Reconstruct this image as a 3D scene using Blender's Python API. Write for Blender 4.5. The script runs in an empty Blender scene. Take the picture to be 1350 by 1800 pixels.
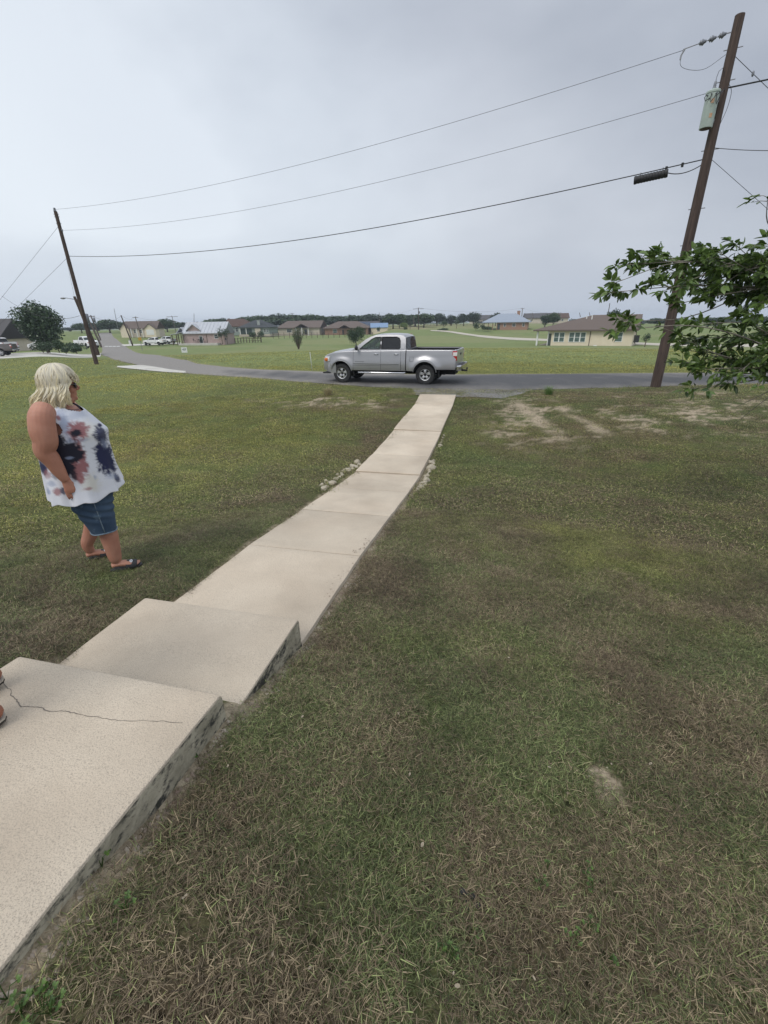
import bpy, bmesh, math, random
import numpy as np
from mathutils import Vector, Matrix, Quaternion
random.seed(7); rng = np.random.default_rng(11)
S = bpy.context.scene
COL = S.collection
PI = math.pi

# ------------------------------------------------------------------ camera, sky, sun, exposure
CZ = 2.2; FPX = 765.0; PITCH = math.radians(23.65); ROLL = math.radians(1.0)
camd = bpy.data.cameras.new('camera'); cam = bpy.data.objects.new('camera', camd); COL.objects.link(cam)
camd.sensor_fit = 'VERTICAL'; camd.sensor_height = 36; camd.lens = FPX / 1800 * 36
camd.clip_start = 0.05; camd.clip_end = 6000
_F = Vector((0, math.cos(PITCH), -math.sin(PITCH))); _R0 = Vector((1, 0, 0)); _U0 = Vector((0, math.sin(PITCH), math.cos(PITCH)))
_R = _R0 * math.cos(ROLL) - _U0 * math.sin(ROLL); _U = _R0 * math.sin(ROLL) + _U0 * math.cos(ROLL)
cam.matrix_world = Matrix(((_R.x, _U.x, -_F.x, 0), (_R.y, _U.y, -_F.y, 0), (_R.z, _U.z, -_F.z, CZ), (0, 0, 0, 1)))
S.camera = cam
SUN_EL, SUN_AZ = 52.0, 222.0           # degrees; azimuth measured clockwise from +Y
world = bpy.data.worlds.new('World'); S.world = world; world.use_nodes = True
def build_world():
    nt = world.node_tree; nt.nodes.clear(); N = nt.nodes.new; L = nt.links.new
    out = N('ShaderNodeOutputWorld'); bg = N('ShaderNodeBackground'); L(bg.outputs[0], out.inputs[0])
    sky = N('ShaderNodeTexSky'); sky.sky_type = 'NISHITA'; sky.sun_disc = False
    sky.sun_elevation = math.radians(SUN_EL); sky.sun_rotation = math.radians(SUN_AZ); sky.air_density = 1.5; sky.dust_density = 3
    sk = N('ShaderNodeVectorMath'); sk.operation = 'SCALE'; L(sky.outputs[0], sk.inputs[0]); sk.inputs['Scale'].default_value = 0.05
    tc = N('ShaderNodeTexCoord'); sep = N('ShaderNodeSeparateXYZ'); L(tc.outputs['Generated'], sep.inputs[0])
    mp = N('ShaderNodeMapping'); L(tc.outputs['Generated'], mp.inputs[0]); mp.inputs['Scale'].default_value = (1.0, 1.0, 2.0); mp.inputs['Location'].default_value = (.35, .2, .1)
    n1 = N('ShaderNodeTexNoise'); L(mp.outputs[0], n1.inputs[0]); n1.inputs['Scale'].default_value = 1.5; n1.inputs['Detail'].default_value = 5; n1.inputs['Roughness'].default_value = .48; n1.inputs['Distortion'].default_value = .1
    r = N('ShaderNodeValToRGB'); L(n1.outputs[0], r.inputs[0])
    e = r.color_ramp.elements; e[0].position = .34; e[0].color = (.50, .55, .635, 1); e[1].position = .62; e[1].color = (.765, .82, .895, 1)
    hz = N('ShaderNodeMapRange'); L(sep.outputs[2], hz.inputs[0]); hz.inputs[1].default_value = 0; hz.inputs[2].default_value = .17; hz.inputs[3].default_value = 1; hz.inputs[4].default_value = 0; hz.interpolation_type = 'SMOOTHSTEP'
    mx = N('ShaderNodeMix'); mx.data_type = 'RGBA'; L(hz.outputs[0], mx.inputs[0]); L(r.outputs[0], mx.inputs[6]); mx.inputs[7].default_value = (.61, .672, .77, 1)
    # broad thin (bright) and thick (dark) parts of the overcast
    res = mx.outputs[2]
    for d, lo, c in (((-.30, .90, .20), .90, (1.13, 1.14, 1.13, 1)), ((.42, .80, .43), .86, (.84, .84, .86, 1)), ((-.15, .85, .50), .93, (.93, .93, .945, 1))):
        v = Vector(d).normalized(); dp = N('ShaderNodeVectorMath'); dp.operation = 'DOT_PRODUCT'; L(tc.outputs['Generated'], dp.inputs[0]); dp.inputs[1].default_value = v
        ad = N('ShaderNodeMath'); ad.operation = 'MULTIPLY_ADD'; L(n1.outputs[0], ad.inputs[0]); ad.inputs[1].default_value = .16; L(dp.outputs['Value'], ad.inputs[2])
        m_ = N('ShaderNodeMapRange'); m_.interpolation_type = 'SMOOTHSTEP'; L(ad.outputs[0], m_.inputs[0]); m_.inputs[1].default_value = lo + .04; m_.inputs[2].default_value = 1.08
        q = N('ShaderNodeMix'); q.data_type = 'RGBA'; q.blend_type = 'MULTIPLY'; L(m_.outputs[0], q.inputs[0]); L(res, q.inputs[6]); q.inputs[7].default_value = c; res = q.outputs[2]
    # overcast luminance rises towards the zenith
    zr = N('ShaderNodeMapRange'); L(sep.outputs[2], zr.inputs[0]); zr.inputs[1].default_value = .45; zr.inputs[2].default_value = 1; zr.inputs[3].default_value = 1.0; zr.inputs[4].default_value = 1.7
    ml = N('ShaderNodeVectorMath'); ml.operation = 'SCALE'; L(res, ml.inputs[0]); L(zr.outputs[0], ml.inputs['Scale'])
    m2 = N('ShaderNodeMix'); m2.data_type = 'RGBA'; m2.inputs[0].default_value = .93; L(sk.outputs[0], m2.inputs[6]); L(ml.outputs[0], m2.inputs[7])
    L(m2.outputs[2], bg.inputs[0]); bg.inputs[1].default_value = 1.0
build_world()
sund = bpy.data.lights.new('sun', 'SUN'); sun = bpy.data.objects.new('sun', sund); COL.objects.link(sun)
sund.energy = 1.5; sund.angle = math.radians(28); sund.color = (1, .96, .9)
_el, _az = math.radians(SUN_EL), math.radians(SUN_AZ)
_sd = Vector((math.sin(_az) * math.cos(_el), math.cos(_az) * math.cos(_el), math.sin(_el)))
sun.rotation_euler = (-_sd).to_track_quat('-Z', 'Y').to_euler()
S.view_settings.view_transform = 'Standard'; S.view_settings.look = 'None'; S.view_settings.exposure = 0.0; S.view_settings.gamma = 1
S.view_settings.use_curve_mapping = False
S.render.engine = 'CYCLES'; S.cycles.use_denoising = True; S.cycles.max_bounces = 6; S.cycles.transparent_max_bounces = 12
S.cycles.sample_clamp_indirect = 4

# ------------------------------------------------------------------ numpy value noise
def _h(ix, iy, s):
    n = (ix.astype(np.int64) * 374761393 + iy.astype(np.int64) * 668265263 + s * 982451653) & 0x7fffffff
    n = (n ^ (n >> 13)) * 1274126177 & 0x7fffffff
    return ((n ^ (n >> 16)) & 0xffffff) / float(0xffffff)
def vnoise(x, y, s=0):
    x = np.asarray(x, float); y = np.asarray(y, float)
    ix, iy = np.floor(x), np.floor(y); fx, fy = x - ix, y - iy
    fx = fx * fx * (3 - 2 * fx); fy = fy * fy * (3 - 2 * fy)
    a = _h(ix, iy, s); b = _h(ix + 1, iy, s); c = _h(ix, iy + 1, s); d = _h(ix + 1, iy + 1, s)
    return (a * (1 - fx) + b * fx) * (1 - fy) + (c * (1 - fx) + d * fx) * fy
def fbm(x, y, o=4, s=0):
    t = 0; a = .5; m = 0
    for i in range(o):
        t = t + a * vnoise(x * 2 ** i + 7.3 * i, y * 2 ** i + 3.1 * i, s + i); m += a; a *= .5
    return t / m
def sstep(a, b, x):
    t = np.clip((np.asarray(x, float) - a) / (b - a), 0, 1); return t * t * (3 - 2 * t)

# ------------------------------------------------------------------ pixels of the photo -> directions (used to measure real places)
F_, R_, U_ = map(np.array, (_F, _R, _U))
def ray(px, py): return F_ * FPX + R_ * (px - 675) - U_ * (py - 900)
def atz(px, py, z):
    d = ray(px, py); return np.array([0, 0, CZ]) + d * (z - CZ) / d[2]
def atY(px, py, Y):
    d = ray(px, py); return np.array([0, 0, CZ]) + d * Y / d[1]

# ------------------------------------------------------------------ ground shape
TH = math.radians(13.75); PD = np.array([math.sin(TH), math.cos(TH)]); PN = np.array([PD[1], -PD[0]])
PR = np.array([-.751, 1.476]); PW = 1.15
Dp = [0, 14, 17, 22, 38, 51, 90, 130, 160, 180, 300, 600, 2000]; Zp = [.2, -.06, -.07, -.1, -.32, -.8, -2.3, -3.0, -2.2, -1.0, .0, -3.0, -6.0]
_dd = np.arange(0, 2000, .5); _zz = np.interp(_dd, Dp, Zp)
_k = np.hanning(9); _k /= _k.sum(); _zs = np.convolve(np.pad(_zz, 4, 'edge'), _k, 'valid')
_k2 = np.hanning(31); _k2 /= _k2.sum(); _zs2 = np.convolve(np.pad(_zz, 15, 'edge'), _k2, 'valid'); _zs = np.where(_dd > 45, _zs2, _zs)
T_PATH = [-3, -1.2, 0, .8, 1.0, 2.2, 3.5, 4.7, 5.8, 7, 8.1, 9, 10.3, 12.1, 13.1, 14, 16]
T_NEAR = [-4, -1.2, -.75, -.45, 0, .45, .85, 1.2, 2.2, 3.5, 4.7, 5.8, 7, 8.1, 9, 10.3, 12.1, 13.1, 14.5, 20]
Z_NEAR = [.84, .735, .67, .56, .525, .36, .25, .225, .145, -.012, -.17, -.285, -.315, -.29, -.255, -.195, -.145, -.015, -.05, -.05]
def ts(x, y):
    return (x - PR[0]) * PD[0] + (y - PR[1]) * PD[1], (x - PR[0]) * PN[0] + (y - PR[1]) * PN[1]
def H0(x, y):
    x = np.asarray(x, float); y = np.asarray(y, float)
    D = np.hypot(x, y); far = np.interp(D, _dd, _zs)
    t, s = ts(x, y)
    tt = np.where(t < 0, t * .55 / (.55 + np.abs(s + .5) * .25), t)
    nr = np.interp(t, T_NEAR, Z_NEAR)
    soft = np.interp(tt, [-4, -1, 0, 2, 4, 6, 7.5, 10, 13, 20], [.55, .5, .42, .14, -.1, -.26, -.31, -.22, -.06, -.05])
    w = sstep(.15, 1.6, np.where(s > 0, s, -s - PW))
    nr = nr * (1 - w) + soft * w
    nr = nr + .030 * sstep(-PW + .02, -PW - .12, s)
    nr = nr - .03 * sstep(.5, .0, s) * sstep(-.02, .05, s)
    k = sstep(13.2, 17, D) * sstep(12.5, 14, t + 1.2 * sstep(3, 9, np.abs(s))); k = np.maximum(k, sstep(16, 20, D))
    z = nr * (1 - k) + far * k
    z = z + (fbm(x * .35, y * .35, 3, 3) - .5) * .10 * sstep(.3, 3, np.where(s > 0, s, -s - PW)) * sstep(40, 10, D)
    z = z + (fbm(x * 2.2, y * 2.2, 3, 9) - .5) * .035 * sstep(.02, .5, np.where(s > 0, s, -s - PW)) * sstep(25, 8, D)
    azd = np.degrees(np.arctan2(x, y))
    mz = np.interp(D, [0, 130, 160, 215, 240, 300], [-3, -3.0, -2.5, -2.4, -1.0, 0])
    z = z + (mz - far) * sstep(-22, -19, azd) * sstep(1.5, -1, azd) * sstep(125, 135, D) * sstep(300, 290, D)
    z = z - 1.5 * sstep(14, 30, azd) * sstep(150, 260, D)
    lz = np.interp(D, [0, 38, 75, 100, 140, 180, 260], [-.06, -.32, -1.05, -1.5, -1.8, -1.0, -.6])
    z = z + (lz - far) * sstep(-32, -37, azd) * sstep(34, 50, D) * sstep(240, 180, D)
    return z
def hit(px, py):
    d = ray(px, py); d = d / np.hypot(d[0], d[1])
    D = np.concatenate([np.arange(.6, 30, .02), np.arange(30, 900, .2)])
    z = CZ + d[2] * D; g = H0(d[0] * D, d[1] * D); i = np.argmax(z <= g)
    if z[i] > g[i]: i = len(D) - 1
    return np.array([d[0] * D[i], d[1] * D[i], g[i]])
def polar(px, D, dz=0):          # a place at ground distance D in the direction seen at photo column px
    d = ray(px, 570); d = d / np.hypot(d[0], d[1]); x, y = d[0] * D, d[1] * D
    return np.array([x, y, float(H0(x, y)) + dz])
def atD(px, py, D):
    d = ray(px, py); d = d / np.hypot(d[0], d[1]); return np.array([d[0] * D, d[1] * D, CZ + d[2] * D])
def drop(px, py):                # column of the ground place whose image is (px,py)
    return hit(px, py)

# roads, driveways: pairs of edge polylines
ROAD_N = [(60, 16.5), (30, 16.4), (14.4, 16.2), (8.9, 16.1), (5.5, 15.65), (2.8, 15.9), (0, 17), (-2.6, 18.5), (-4.85, 20.2), (-7.5, 22.2), (-10.3, 24.3), (-13.5, 27.4), (-18, 33.4), (-22.5, 40), (-30, 51.5), (-39.1, 66.3), (-52, 86.3), (-67, 112), (-84.5, 141), (-91.8, 153), (-102, 170), (-125, 210)]
ROAD_F = [(60, 21), (30, 20.8), (14.4, 20.5), (9.2, 20.6), (6, 20.85), (3.6, 21.0), (0, 22), (-2.3, 23.2), (-4.9, 24.5), (-7.9, 26.6), (-10.6, 29.4), (-13.2, 32.6), (-16, 37.8), (-18.6, 42), (-25.2, 54), (-33.8, 69), (-46.9, 89), (-62.3, 115), (-80.3, 143.5), (-88.2, 155.4), (-98, 172), (-121, 212)]
def pxl(L): return [tuple(hit(*q)[:2]) for q in L]
def catmull(P, n):
    P = [np.array(p, float) for p in P]; P = [2 * P[0] - P[1]] + P + [2 * P[-1] - P[-2]]; out = []
    for i in range(1, len(P) - 2):
        for k in range(n):
            t = k / n; a, b, c, d = P[i - 1:i + 3]
            out.append(.5 * ((2 * b) + (c - a) * t + (2 * a - 5 * b + 4 * c - d) * t * t + (3 * b - a - 3 * c + d) * t ** 3))
    out.append(P[-2]); return np.array(out)
STRIPS = {
    'road': (catmull(ROAD_N, 10), catmull(ROAD_F, 10)),
    'driveway': (catmull(pxl([(-160, 634), (-60, 632), (30, 628.5), (110, 627.5), (176, 627)]), 6), catmull(pxl([(-160, 622), (-60, 621.5), (30, 620.5), (110, 620.5), (178, 621)]), 6)),
    'apron': (catmull(pxl([(206, 645.5), (248, 650), (290, 653.8), (326, 655.5)]), 4), catmull(pxl([(207, 643.8), (252, 641.8), (290, 646.6), (327, 652.5)]), 4)),
    'apron_small': (catmull(pxl([(258, 626.8), (268, 628.6), (274, 628.4)]), 4), catmull(pxl([(260, 625), (268, 625.2), (276, 627.2)]), 4)),
    'lane': (catmull(pxl([(214, 608.4), (255, 606.8), (300, 605.0), (318, 604.4)]), 4), catmull(pxl([(213, 605.4), (255, 604.2), (300, 602.8), (318, 602.0)]), 4)),
    'drive_right': (catmull(pxl([(757, 581.6), (785, 583.6), (818, 588.6), (850, 593.2), (883, 596), (915, 598), (953, 599), (1040, 602.5), (1122, 606), (1205, 608.5), (1400, 611)]), 6),
                    catmull(pxl([(757, 580.2), (785, 581.4), (818, 585.6), (850, 589.6), (883, 592.2), (915, 594), (953, 595.4), (1040, 598.5), (1122, 602), (1205, 604.2), (1400, 606)]), 6)),
}
POLYS = [np.vstack([a, b[::-1]]) for a, b in STRIPS.values()]
def poly_depth(x, y, P):
    """distance inside polygon (0 outside)"""
    ins = np.zeros(x.shape, bool); dm = np.full(x.shape, 1e9)
    n = len(P)
    for i in range(n):
        x1, y1 = P[i]; x2, y2 = P[(i + 1) % n]
        if y1 != y2:
            c = ((y1 > y) != (y2 > y)) & (x < (x2 - x1) * (y - y1) / (y2 - y1) + x1); ins ^= c
        L = (x2 - x1) ** 2 + (y2 - y1) ** 2 + 1e-12
        u = np.clip(((x - x1) * (x2 - x1) + (y - y1) * (y2 - y1)) / L, 0, 1)
        dm = np.minimum(dm, np.hypot(x - x1 - u * (x2 - x1), y - y1 - u * (y2 - y1)))
    return np.where(ins, dm, -dm)
def pave_depth(x, y):
    r = np.full(x.shape, -99.)
    for P in POLYS:
        lo, hi = P.min(0) - 3, P.max(0) + 3
        m = (x > lo[0]) & (x < hi[0]) & (y > lo[1]) & (y < hi[1])
        if m.any(): r[m] = np.maximum(r[m], poly_depth(x[m], y[m], P))
    return r

# ------------------------------------------------------------------ where the lawn is green, dry or bare
def bare_amt(x, y):
    t, s = ts(x, y); D = np.hypot(x, y)
    n = fbm(x * .8, y * 1.4, 3, 21) * .5 + fbm(x * 3.0, y * 4.6, 4, 33) * .5
    zr = sstep(.5, 1.6, s) * sstep(7.9, 10.2, y) * sstep(15.3, 14.0, y) * sstep(16, 11, x)
    zl = sstep(-1.5, -2.4, s) * sstep(10.5, 11.6, t) * sstep(14.3, 13.6, t) * sstep(-7.5, -4.5, s)
    b = np.maximum(zr, zl * .95)
    b = b * sstep(.52, .58, n + .02 * b) * (.15 + .85 * sstep(.40, .54, fbm(x * 6, y * 11, 3, 90)))
    # two worn wheel tracks right of the path
    for x0 in (4.0, 5.05):
        xc = x0 + .02 * (y - 11) ** 2 * .3
        b = np.maximum(b, sstep(.35, .05, np.abs(x - xc)) * sstep(9.4, 10.2, y) * sstep(14, 12.8, y) * sstep(.38, .52, n + .05))
    # foot of the slabs and path edges
    e = np.where(s > -.6, np.abs(s), np.abs(s + PW))
    b = np.maximum(b, sstep(.06, .01, e - .05 * vnoise(x * 9, y * 9, 4)) * sstep(9.5, 5, t) * .8)
    # ant mound
    b = np.maximum(b, sstep(.075, .05, np.hypot(x - MOUND[0], (y - MOUND[1]) * .8) + .12 * (fbm(x * 16, y * 16, 3, 8) - .5)))
    return np.clip(b, 0, 1)
MOUND = hit(1068, 1385)[:2]
def green_amt(x, y):
    t, s = ts(x, y); D = np.hypot(x, y)
    g = .49 + .85 * (fbm(x * .55 + 3, y * .55, 4, 41) - .5) + 1.35 * (fbm(x * 3.0, y * 3.0, 4, 47) - .5)
    g = g + .20 * sstep(-1.6, -3, s) * sstep(2.0, 4.5, y) + .10 * sstep(5, 9, D)
    g = g + .16 * sstep(-3, -9, x) + .45 * sstep(17, 21, D) * sstep(-1, 1, pave_side(x, y))
    g = g + .12 * sstep(15, 22, D)
    g = g - .10 * sstep(.8, 0, np.abs(s - .4)) * sstep(3, 0, t)
    return np.clip(g, 0, 1)
def yel_amt(x, y):
    t, s = ts(x, y); D = np.hypot(x, y)
    v = .16 + 1.1 * (fbm(x * .38 + 11, y * .5, 3, 55) - .42) + .5 * (fbm(x * 1.7, y * 1.7, 2, 57) - .5) + .35 * sstep(-1.5, -3, s) * sstep(2.5, 4.5, y) - .15 * sstep(4, 1.5, D)
    v = np.maximum(v, .75 * sstep(18, 22, D))
    return np.clip(v, 0, 1)
def pave_side(x, y): return y - np.interp(x, [-22, -13, -5, 0, 60], [60, 31, 22, 19, 18])

# ------------------------------------------------------------------ material helpers
def mat(name, c1, c2=None, scale=6, rough=.7, bump=0, bscale=60, metal=0, spec=.5, detail=4, coord='Object', c3=None, s3=40, t3=.62, coat=0, trans=0, contrast=.2, bdist=.01, stretch=None):
    m = bpy.data.materials.new(name); m.use_nodes = True; nt = m.node_tree; b = nt.nodes['Principled BSDF']
    N = nt.nodes.new; L = nt.links.new
    b.inputs['Base Color'].default_value = (*c1, 1); b.inputs['Roughness'].default_value = rough; b.inputs['Metallic'].default_value = metal
    b.inputs['Specular IOR Level'].default_value = spec; b.inputs['Coat Weight'].default_value = coat
    tc = N('ShaderNodeTexCoord'); src = tc.outputs['Object']
    if coord == 'World': g = N('ShaderNodeNewGeometry'); src = g.outputs['Position']
    if stretch: mp = N('ShaderNodeMapping'); mp.inputs['Scale'].default_value = stretch; L(src, mp.inputs[0]); src = mp.outputs[0]
    if c2:
        n = N('ShaderNodeTexNoise'); n.inputs['Scale'].default_value = scale; n.inputs['Detail'].default_value = detail; L(src, n.inputs[0])
        r = N('ShaderNodeValToRGB'); r.color_ramp.elements[0].position = .5 - contrast; r.color_ramp.elements[1].position = .5 + contrast
        r.color_ramp.elements[0].color = (*c1, 1); r.color_ramp.elements[1].color = (*c2, 1); L(n.outputs[0], r.inputs[0]); col = r.outputs[0]
        if c3:
            n3 = N('ShaderNodeTexNoise'); n3.inputs['Scale'].default_value = s3; n3.inputs['Detail'].default_value = 5; L(src, n3.inputs[0])
            r3 = N('ShaderNodeMapRange'); r3.inputs[1].default_value = t3 - .04; r3.inputs[2].default_value = t3 + .04; L(n3.outputs[0], r3.inputs[0])
            mx = N('ShaderNodeMix'); mx.data_type = 'RGBA'; L(r3.outputs[0], mx.inputs[0]); L(col, mx.inputs[6]); mx.inputs[7].default_value = (*c3, 1); col = mx.outputs[2]
        L(col, b.inputs['Base Color'])
    if bump:
        nb = N('ShaderNodeTexNoise'); nb.inputs['Scale'].default_value = bscale; nb.inputs['Detail'].default_value = 5; L(src, nb.inputs[0])
        bp = N('ShaderNodeBump'); bp.inputs['Strength'].default_value = bump; bp.inputs['Distance'].default_value = bdist; L(nb.outputs[0], bp.inputs['Height']); L(bp.outputs[0], b.inputs['Normal'])
    return m
def leafmat(name, base, var, yel=None, gloss=.45, tr=.3, attr=True):
    """foliage: colour varies per leaf (attribute 'tone'), light comes through"""
    m = bpy.data.materials.new(name); m.use_nodes = True; nt = m.node_tree; N = nt.nodes.new; L = nt.links.new
    b = nt.nodes['Principled BSDF']; out = nt.nodes['Material Output']
    a = N('ShaderNodeAttribute'); a.attribute_name = 'tone'
    r = N('ShaderNodeValToRGB'); r.color_ramp.elements[0].color = (*base, 1); r.color_ramp.elements[1].color = (*var, 1)
    if yel: e = r.color_ramp.elements.new(.96); e.color = (*yel, 1); r.color_ramp.elements[1].position = .94 if False else r.color_ramp.elements[1].position
    L(a.outputs['Fac'], r.inputs[0]); L(r.outputs[0], b.inputs['Base Color']); b.inputs['Roughness'].default_value = gloss
    t = N('ShaderNodeBsdfTranslucent'); L(r.outputs[0], t.inputs[0]); mx = N('ShaderNodeMixShader'); mx.inputs[0].default_value = tr
    L(b.outputs[0], mx.inputs[1]); L(t.outputs[0], mx.inputs[2]); L(mx.outputs[0], out.inputs[0])
    return m
def glassmat(name, tint, alpha, rough=.03):
    m = bpy.data.materials.new(name); m.use_nodes = True; nt = m.node_tree; N = nt.nodes.new; L = nt.links.new
    b = nt.nodes['Principled BSDF']; out = nt.nodes['Material Output']; b.inputs['Base Color'].default_value = (*[c * .25 for c in tint], 1); b.inputs['Roughness'].default_value = rough
    b.inputs['Specular IOR Level'].default_value = .8
    t = N('ShaderNodeBsdfTransparent'); t.inputs[0].default_value = (*tint, 1); mx = N('ShaderNodeMixShader'); mx.inputs[0].default_value = alpha
    L(t.outputs[0], mx.inputs[1]); L(b.outputs[0], mx.inputs[2]); L(mx.outputs[0], out.inputs[0]); return m

# ------------------------------------------------------------------ object helpers
def link(o, parent=None):
    COL.objects.link(o)
    if parent is not None: o.parent = parent
    return o
def meshobj(name, V, Fc, m, parent=None, smooth=False, mats=None, fm=None):
    me = bpy.data.meshes.new(name); me.from_pydata([tuple(map(float, v)) for v in V], [], [tuple(map(int, f)) for f in Fc])
    if m is not None: me.materials.append(m)
    for q in (mats or []): me.materials.append(q)
    if fm is not None: me.polygons.foreach_set('material_index', np.array(fm, dtype=np.int32))
    if smooth: me.polygons.foreach_set('use_smooth', np.ones(len(me.polygons), bool))
    me.update(); return link(bpy.data.objects.new(name, me), parent)
def fastmesh(name, V, Fq, m, parent=None, attrs=None, smooth=False):
    """numpy quads/tris mesh with point float attributes"""
    V = np.asarray(V, np.float32); Fq = np.asarray(Fq, np.int32); k = Fq.shape[1]
    me = bpy.data.meshes.new(name); me.vertices.add(len(V)); me.vertices.foreach_set('co', V.ravel())
    me.loops.add(Fq.size); me.loops.foreach_set('vertex_index', Fq.ravel()); me.polygons.add(len(Fq))
    me.polygons.foreach_set('loop_start', np.arange(0, Fq.size, k, dtype=np.int32))
    for an, av in (attrs or {}).items():
        if np.ndim(av) == 2:
            a = me.attributes.new(an, 'FLOAT_COLOR', 'POINT'); a.data.foreach_set('color', np.asarray(av, np.float32).ravel())
        else:
            a = me.attributes.new(an, 'FLOAT', 'POINT'); a.data.foreach_set('value', np.asarray(av, np.float32))
    me.update(calc_edges=True)
    if smooth: me.polygons.foreach_set('use_smooth', np.ones(len(Fq), bool))
    if m is not None: me.materials.append(m)
    return link(bpy.data.objects.new(name, me), parent)
def root(name, label, cat, loc, rz=0, group=None):
    o = bpy.data.objects.new(name, None); COL.objects.link(o); o.location = [float(v) for v in loc]; o.rotation_euler = (0, 0, rz); o.empty_display_size = .2
    o['label'] = label; o['category'] = cat
    if group: o['group'] = group
    return o
def tag(o, label=None, cat=None, group=None, kind=None):
    if label: o['label'] = label
    if cat: o['category'] = cat
    if group: o['group'] = group
    if kind: o['kind'] = kind
    return o
def copy_tree(o, parent=None):
    c = o.copy(); COL.objects.link(c)
    if parent is not None: c.parent = parent
    for ch in list(o.children): copy_tree(ch, c)
    return c
class MB:
    """collects boxes, tubes, lathes into one mesh"""
    def __init__(s): s.v = []; s.f = []; s.m = []; s.mi = 0
    def add(s, V, Fc):
        n = len(s.v); s.v += [tuple(map(float, v)) for v in V]; s.f += [tuple(i + n for i in f) for f in Fc]; s.m += [s.mi] * len(Fc)
    def box(s, x0, x1, y0, y1, z0, z1):
        s.add([(x0, y0, z0), (x1, y0, z0), (x1, y1, z0), (x0, y1, z0), (x0, y0, z1), (x1, y0, z1), (x1, y1, z1), (x0, y1, z1)],
              [(0, 3, 2, 1), (4, 5, 6, 7), (0, 1, 5, 4), (1, 2, 6, 5), (2, 3, 7, 6), (3, 0, 4, 7)]); return s
    def tube(s, P, r, n=8, cap=True, flat=1.0, up=None):
        P = [Vector(p) for p in P]; k = len(P); rr = r if hasattr(r, '__len__') else [r] * k
        u = None; rings = []
        for i in range(k):
            t = (P[min(i + 1, k - 1)] - P[max(i - 1, 0)]).normalized()
            if u is None:
                u = Vector(up) if up is not None else (Vector((0, 0, 1)) if abs(t.z) < .9 else Vector((1, 0, 0)))
            u = (u - t * u.dot(t)).normalized(); w = t.cross(u)
            rings.append([P[i] + (u * math.cos(a) * flat + w * math.sin(a)) * rr[i] for a in [2 * PI * j / n for j in range(n)]])
        V = [p for q in rings for p in q]; Fc = []
        for i in range(k - 1):
            for j in range(n): Fc.append((i * n + j, i * n + (j + 1) % n, (i + 1) * n + (j + 1) % n, (i + 1) * n + j))
        if cap: Fc.append(tuple(range(n))[::-1]); Fc.append(tuple((k - 1) * n + j for j in range(n)))
        s.add(V, Fc); return s
    def lathe(s, prof, n=24, axis='z', c=(0, 0, 0)):
        V = []; Fc = []
        for (r, h) in prof:
            for j in range(n):
                a = 2 * PI * j / n; p = (r * math.cos(a), r * math.sin(a), h)
                if axis == 'y': p = (p[0], h, p[1])
                if axis == 'x': p = (h, p[0], p[1])
                V.append((p[0] + c[0], p[1] + c[1], p[2] + c[2]))
        for i in range(len(prof) - 1):
            for j in range(n): Fc.append((i * n + j, i * n + (j + 1) % n, (i + 1) * n + (j + 1) % n, (i + 1) * n + j))
        s.add(V, Fc); return s
    def ell(s, c, r, nu=14, nv=9, R=None):
        V = []; Fc = []
        for i in range(nv + 1):
            ph = PI * i / nv
            for j in range(nu):
                a = 2 * PI * j / nu; p = Vector((r[0] * math.sin(ph) * math.cos(a), r[1] * math.sin(ph) * math.sin(a), r[2] * math.cos(ph)))
                if R is not None: p = R @ p
                V.append(p + Vector(c))
        for i in range(nv):
            for j in range(nu): Fc.append((i * nu + j, (i + 1) * nu + j, (i + 1) * nu + (j + 1) % nu, i * nu + (j + 1) % nu))
        s.add(V, Fc); return s
    def prism(s, poly, y0, y1, axis='y'):
        n = len(poly); V = []
        for yy in (y0, y1):
            for (a, b) in poly: V.append({'y': (a, yy, b), 'x': (yy, a, b), 'z': (a, b, yy)}[axis])
        s.add(V, [tuple(range(n)), tuple(range(n, 2 * n))[::-1]] + [(i, i + n, (i + 1) % n + n, (i + 1) % n) for i in range(n)]); return s
    def build(s, name, m, parent=None, smooth=False, bevel=0, mats=None, auto=None, weld=False, loc=None):
        me = bpy.data.meshes.new(name); me.from_pydata(s.v, [], s.f)
        me.materials.append(m)
        for q in (mats or []): me.materials.append(q)
        if mats: me.polygons.foreach_set('material_index', np.array(s.m, dtype=np.int32))
        bm = bmesh.new(); bm.from_mesh(me)
        if weld: bmesh.ops.remove_doubles(bm, verts=bm.verts, dist=1e-4)
        bmesh.ops.recalc_face_normals(bm, faces=bm.faces)
        if bevel:
            bmesh.ops.bevel(bm, geom=[e for e in bm.edges if e.is_manifold and e.calc_face_angle(0) > .5], offset=bevel, segments=2, affect='EDGES', profile=.6)
        if auto is not None:
            for f in bm.faces: f.smooth = True
            for e in bm.edges:
                if e.is_manifold and e.calc_face_angle(0) > auto: e.smooth = False
        bm.to_mesh(me); bm.free()
        if smooth: me.polygons.foreach_set('use_smooth', np.ones(len(me.polygons), bool))
        me.update(); o = link(bpy.data.objects.new(name, me), parent)
        if loc is not None: o.location = loc
        return o
exec_later = []

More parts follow.
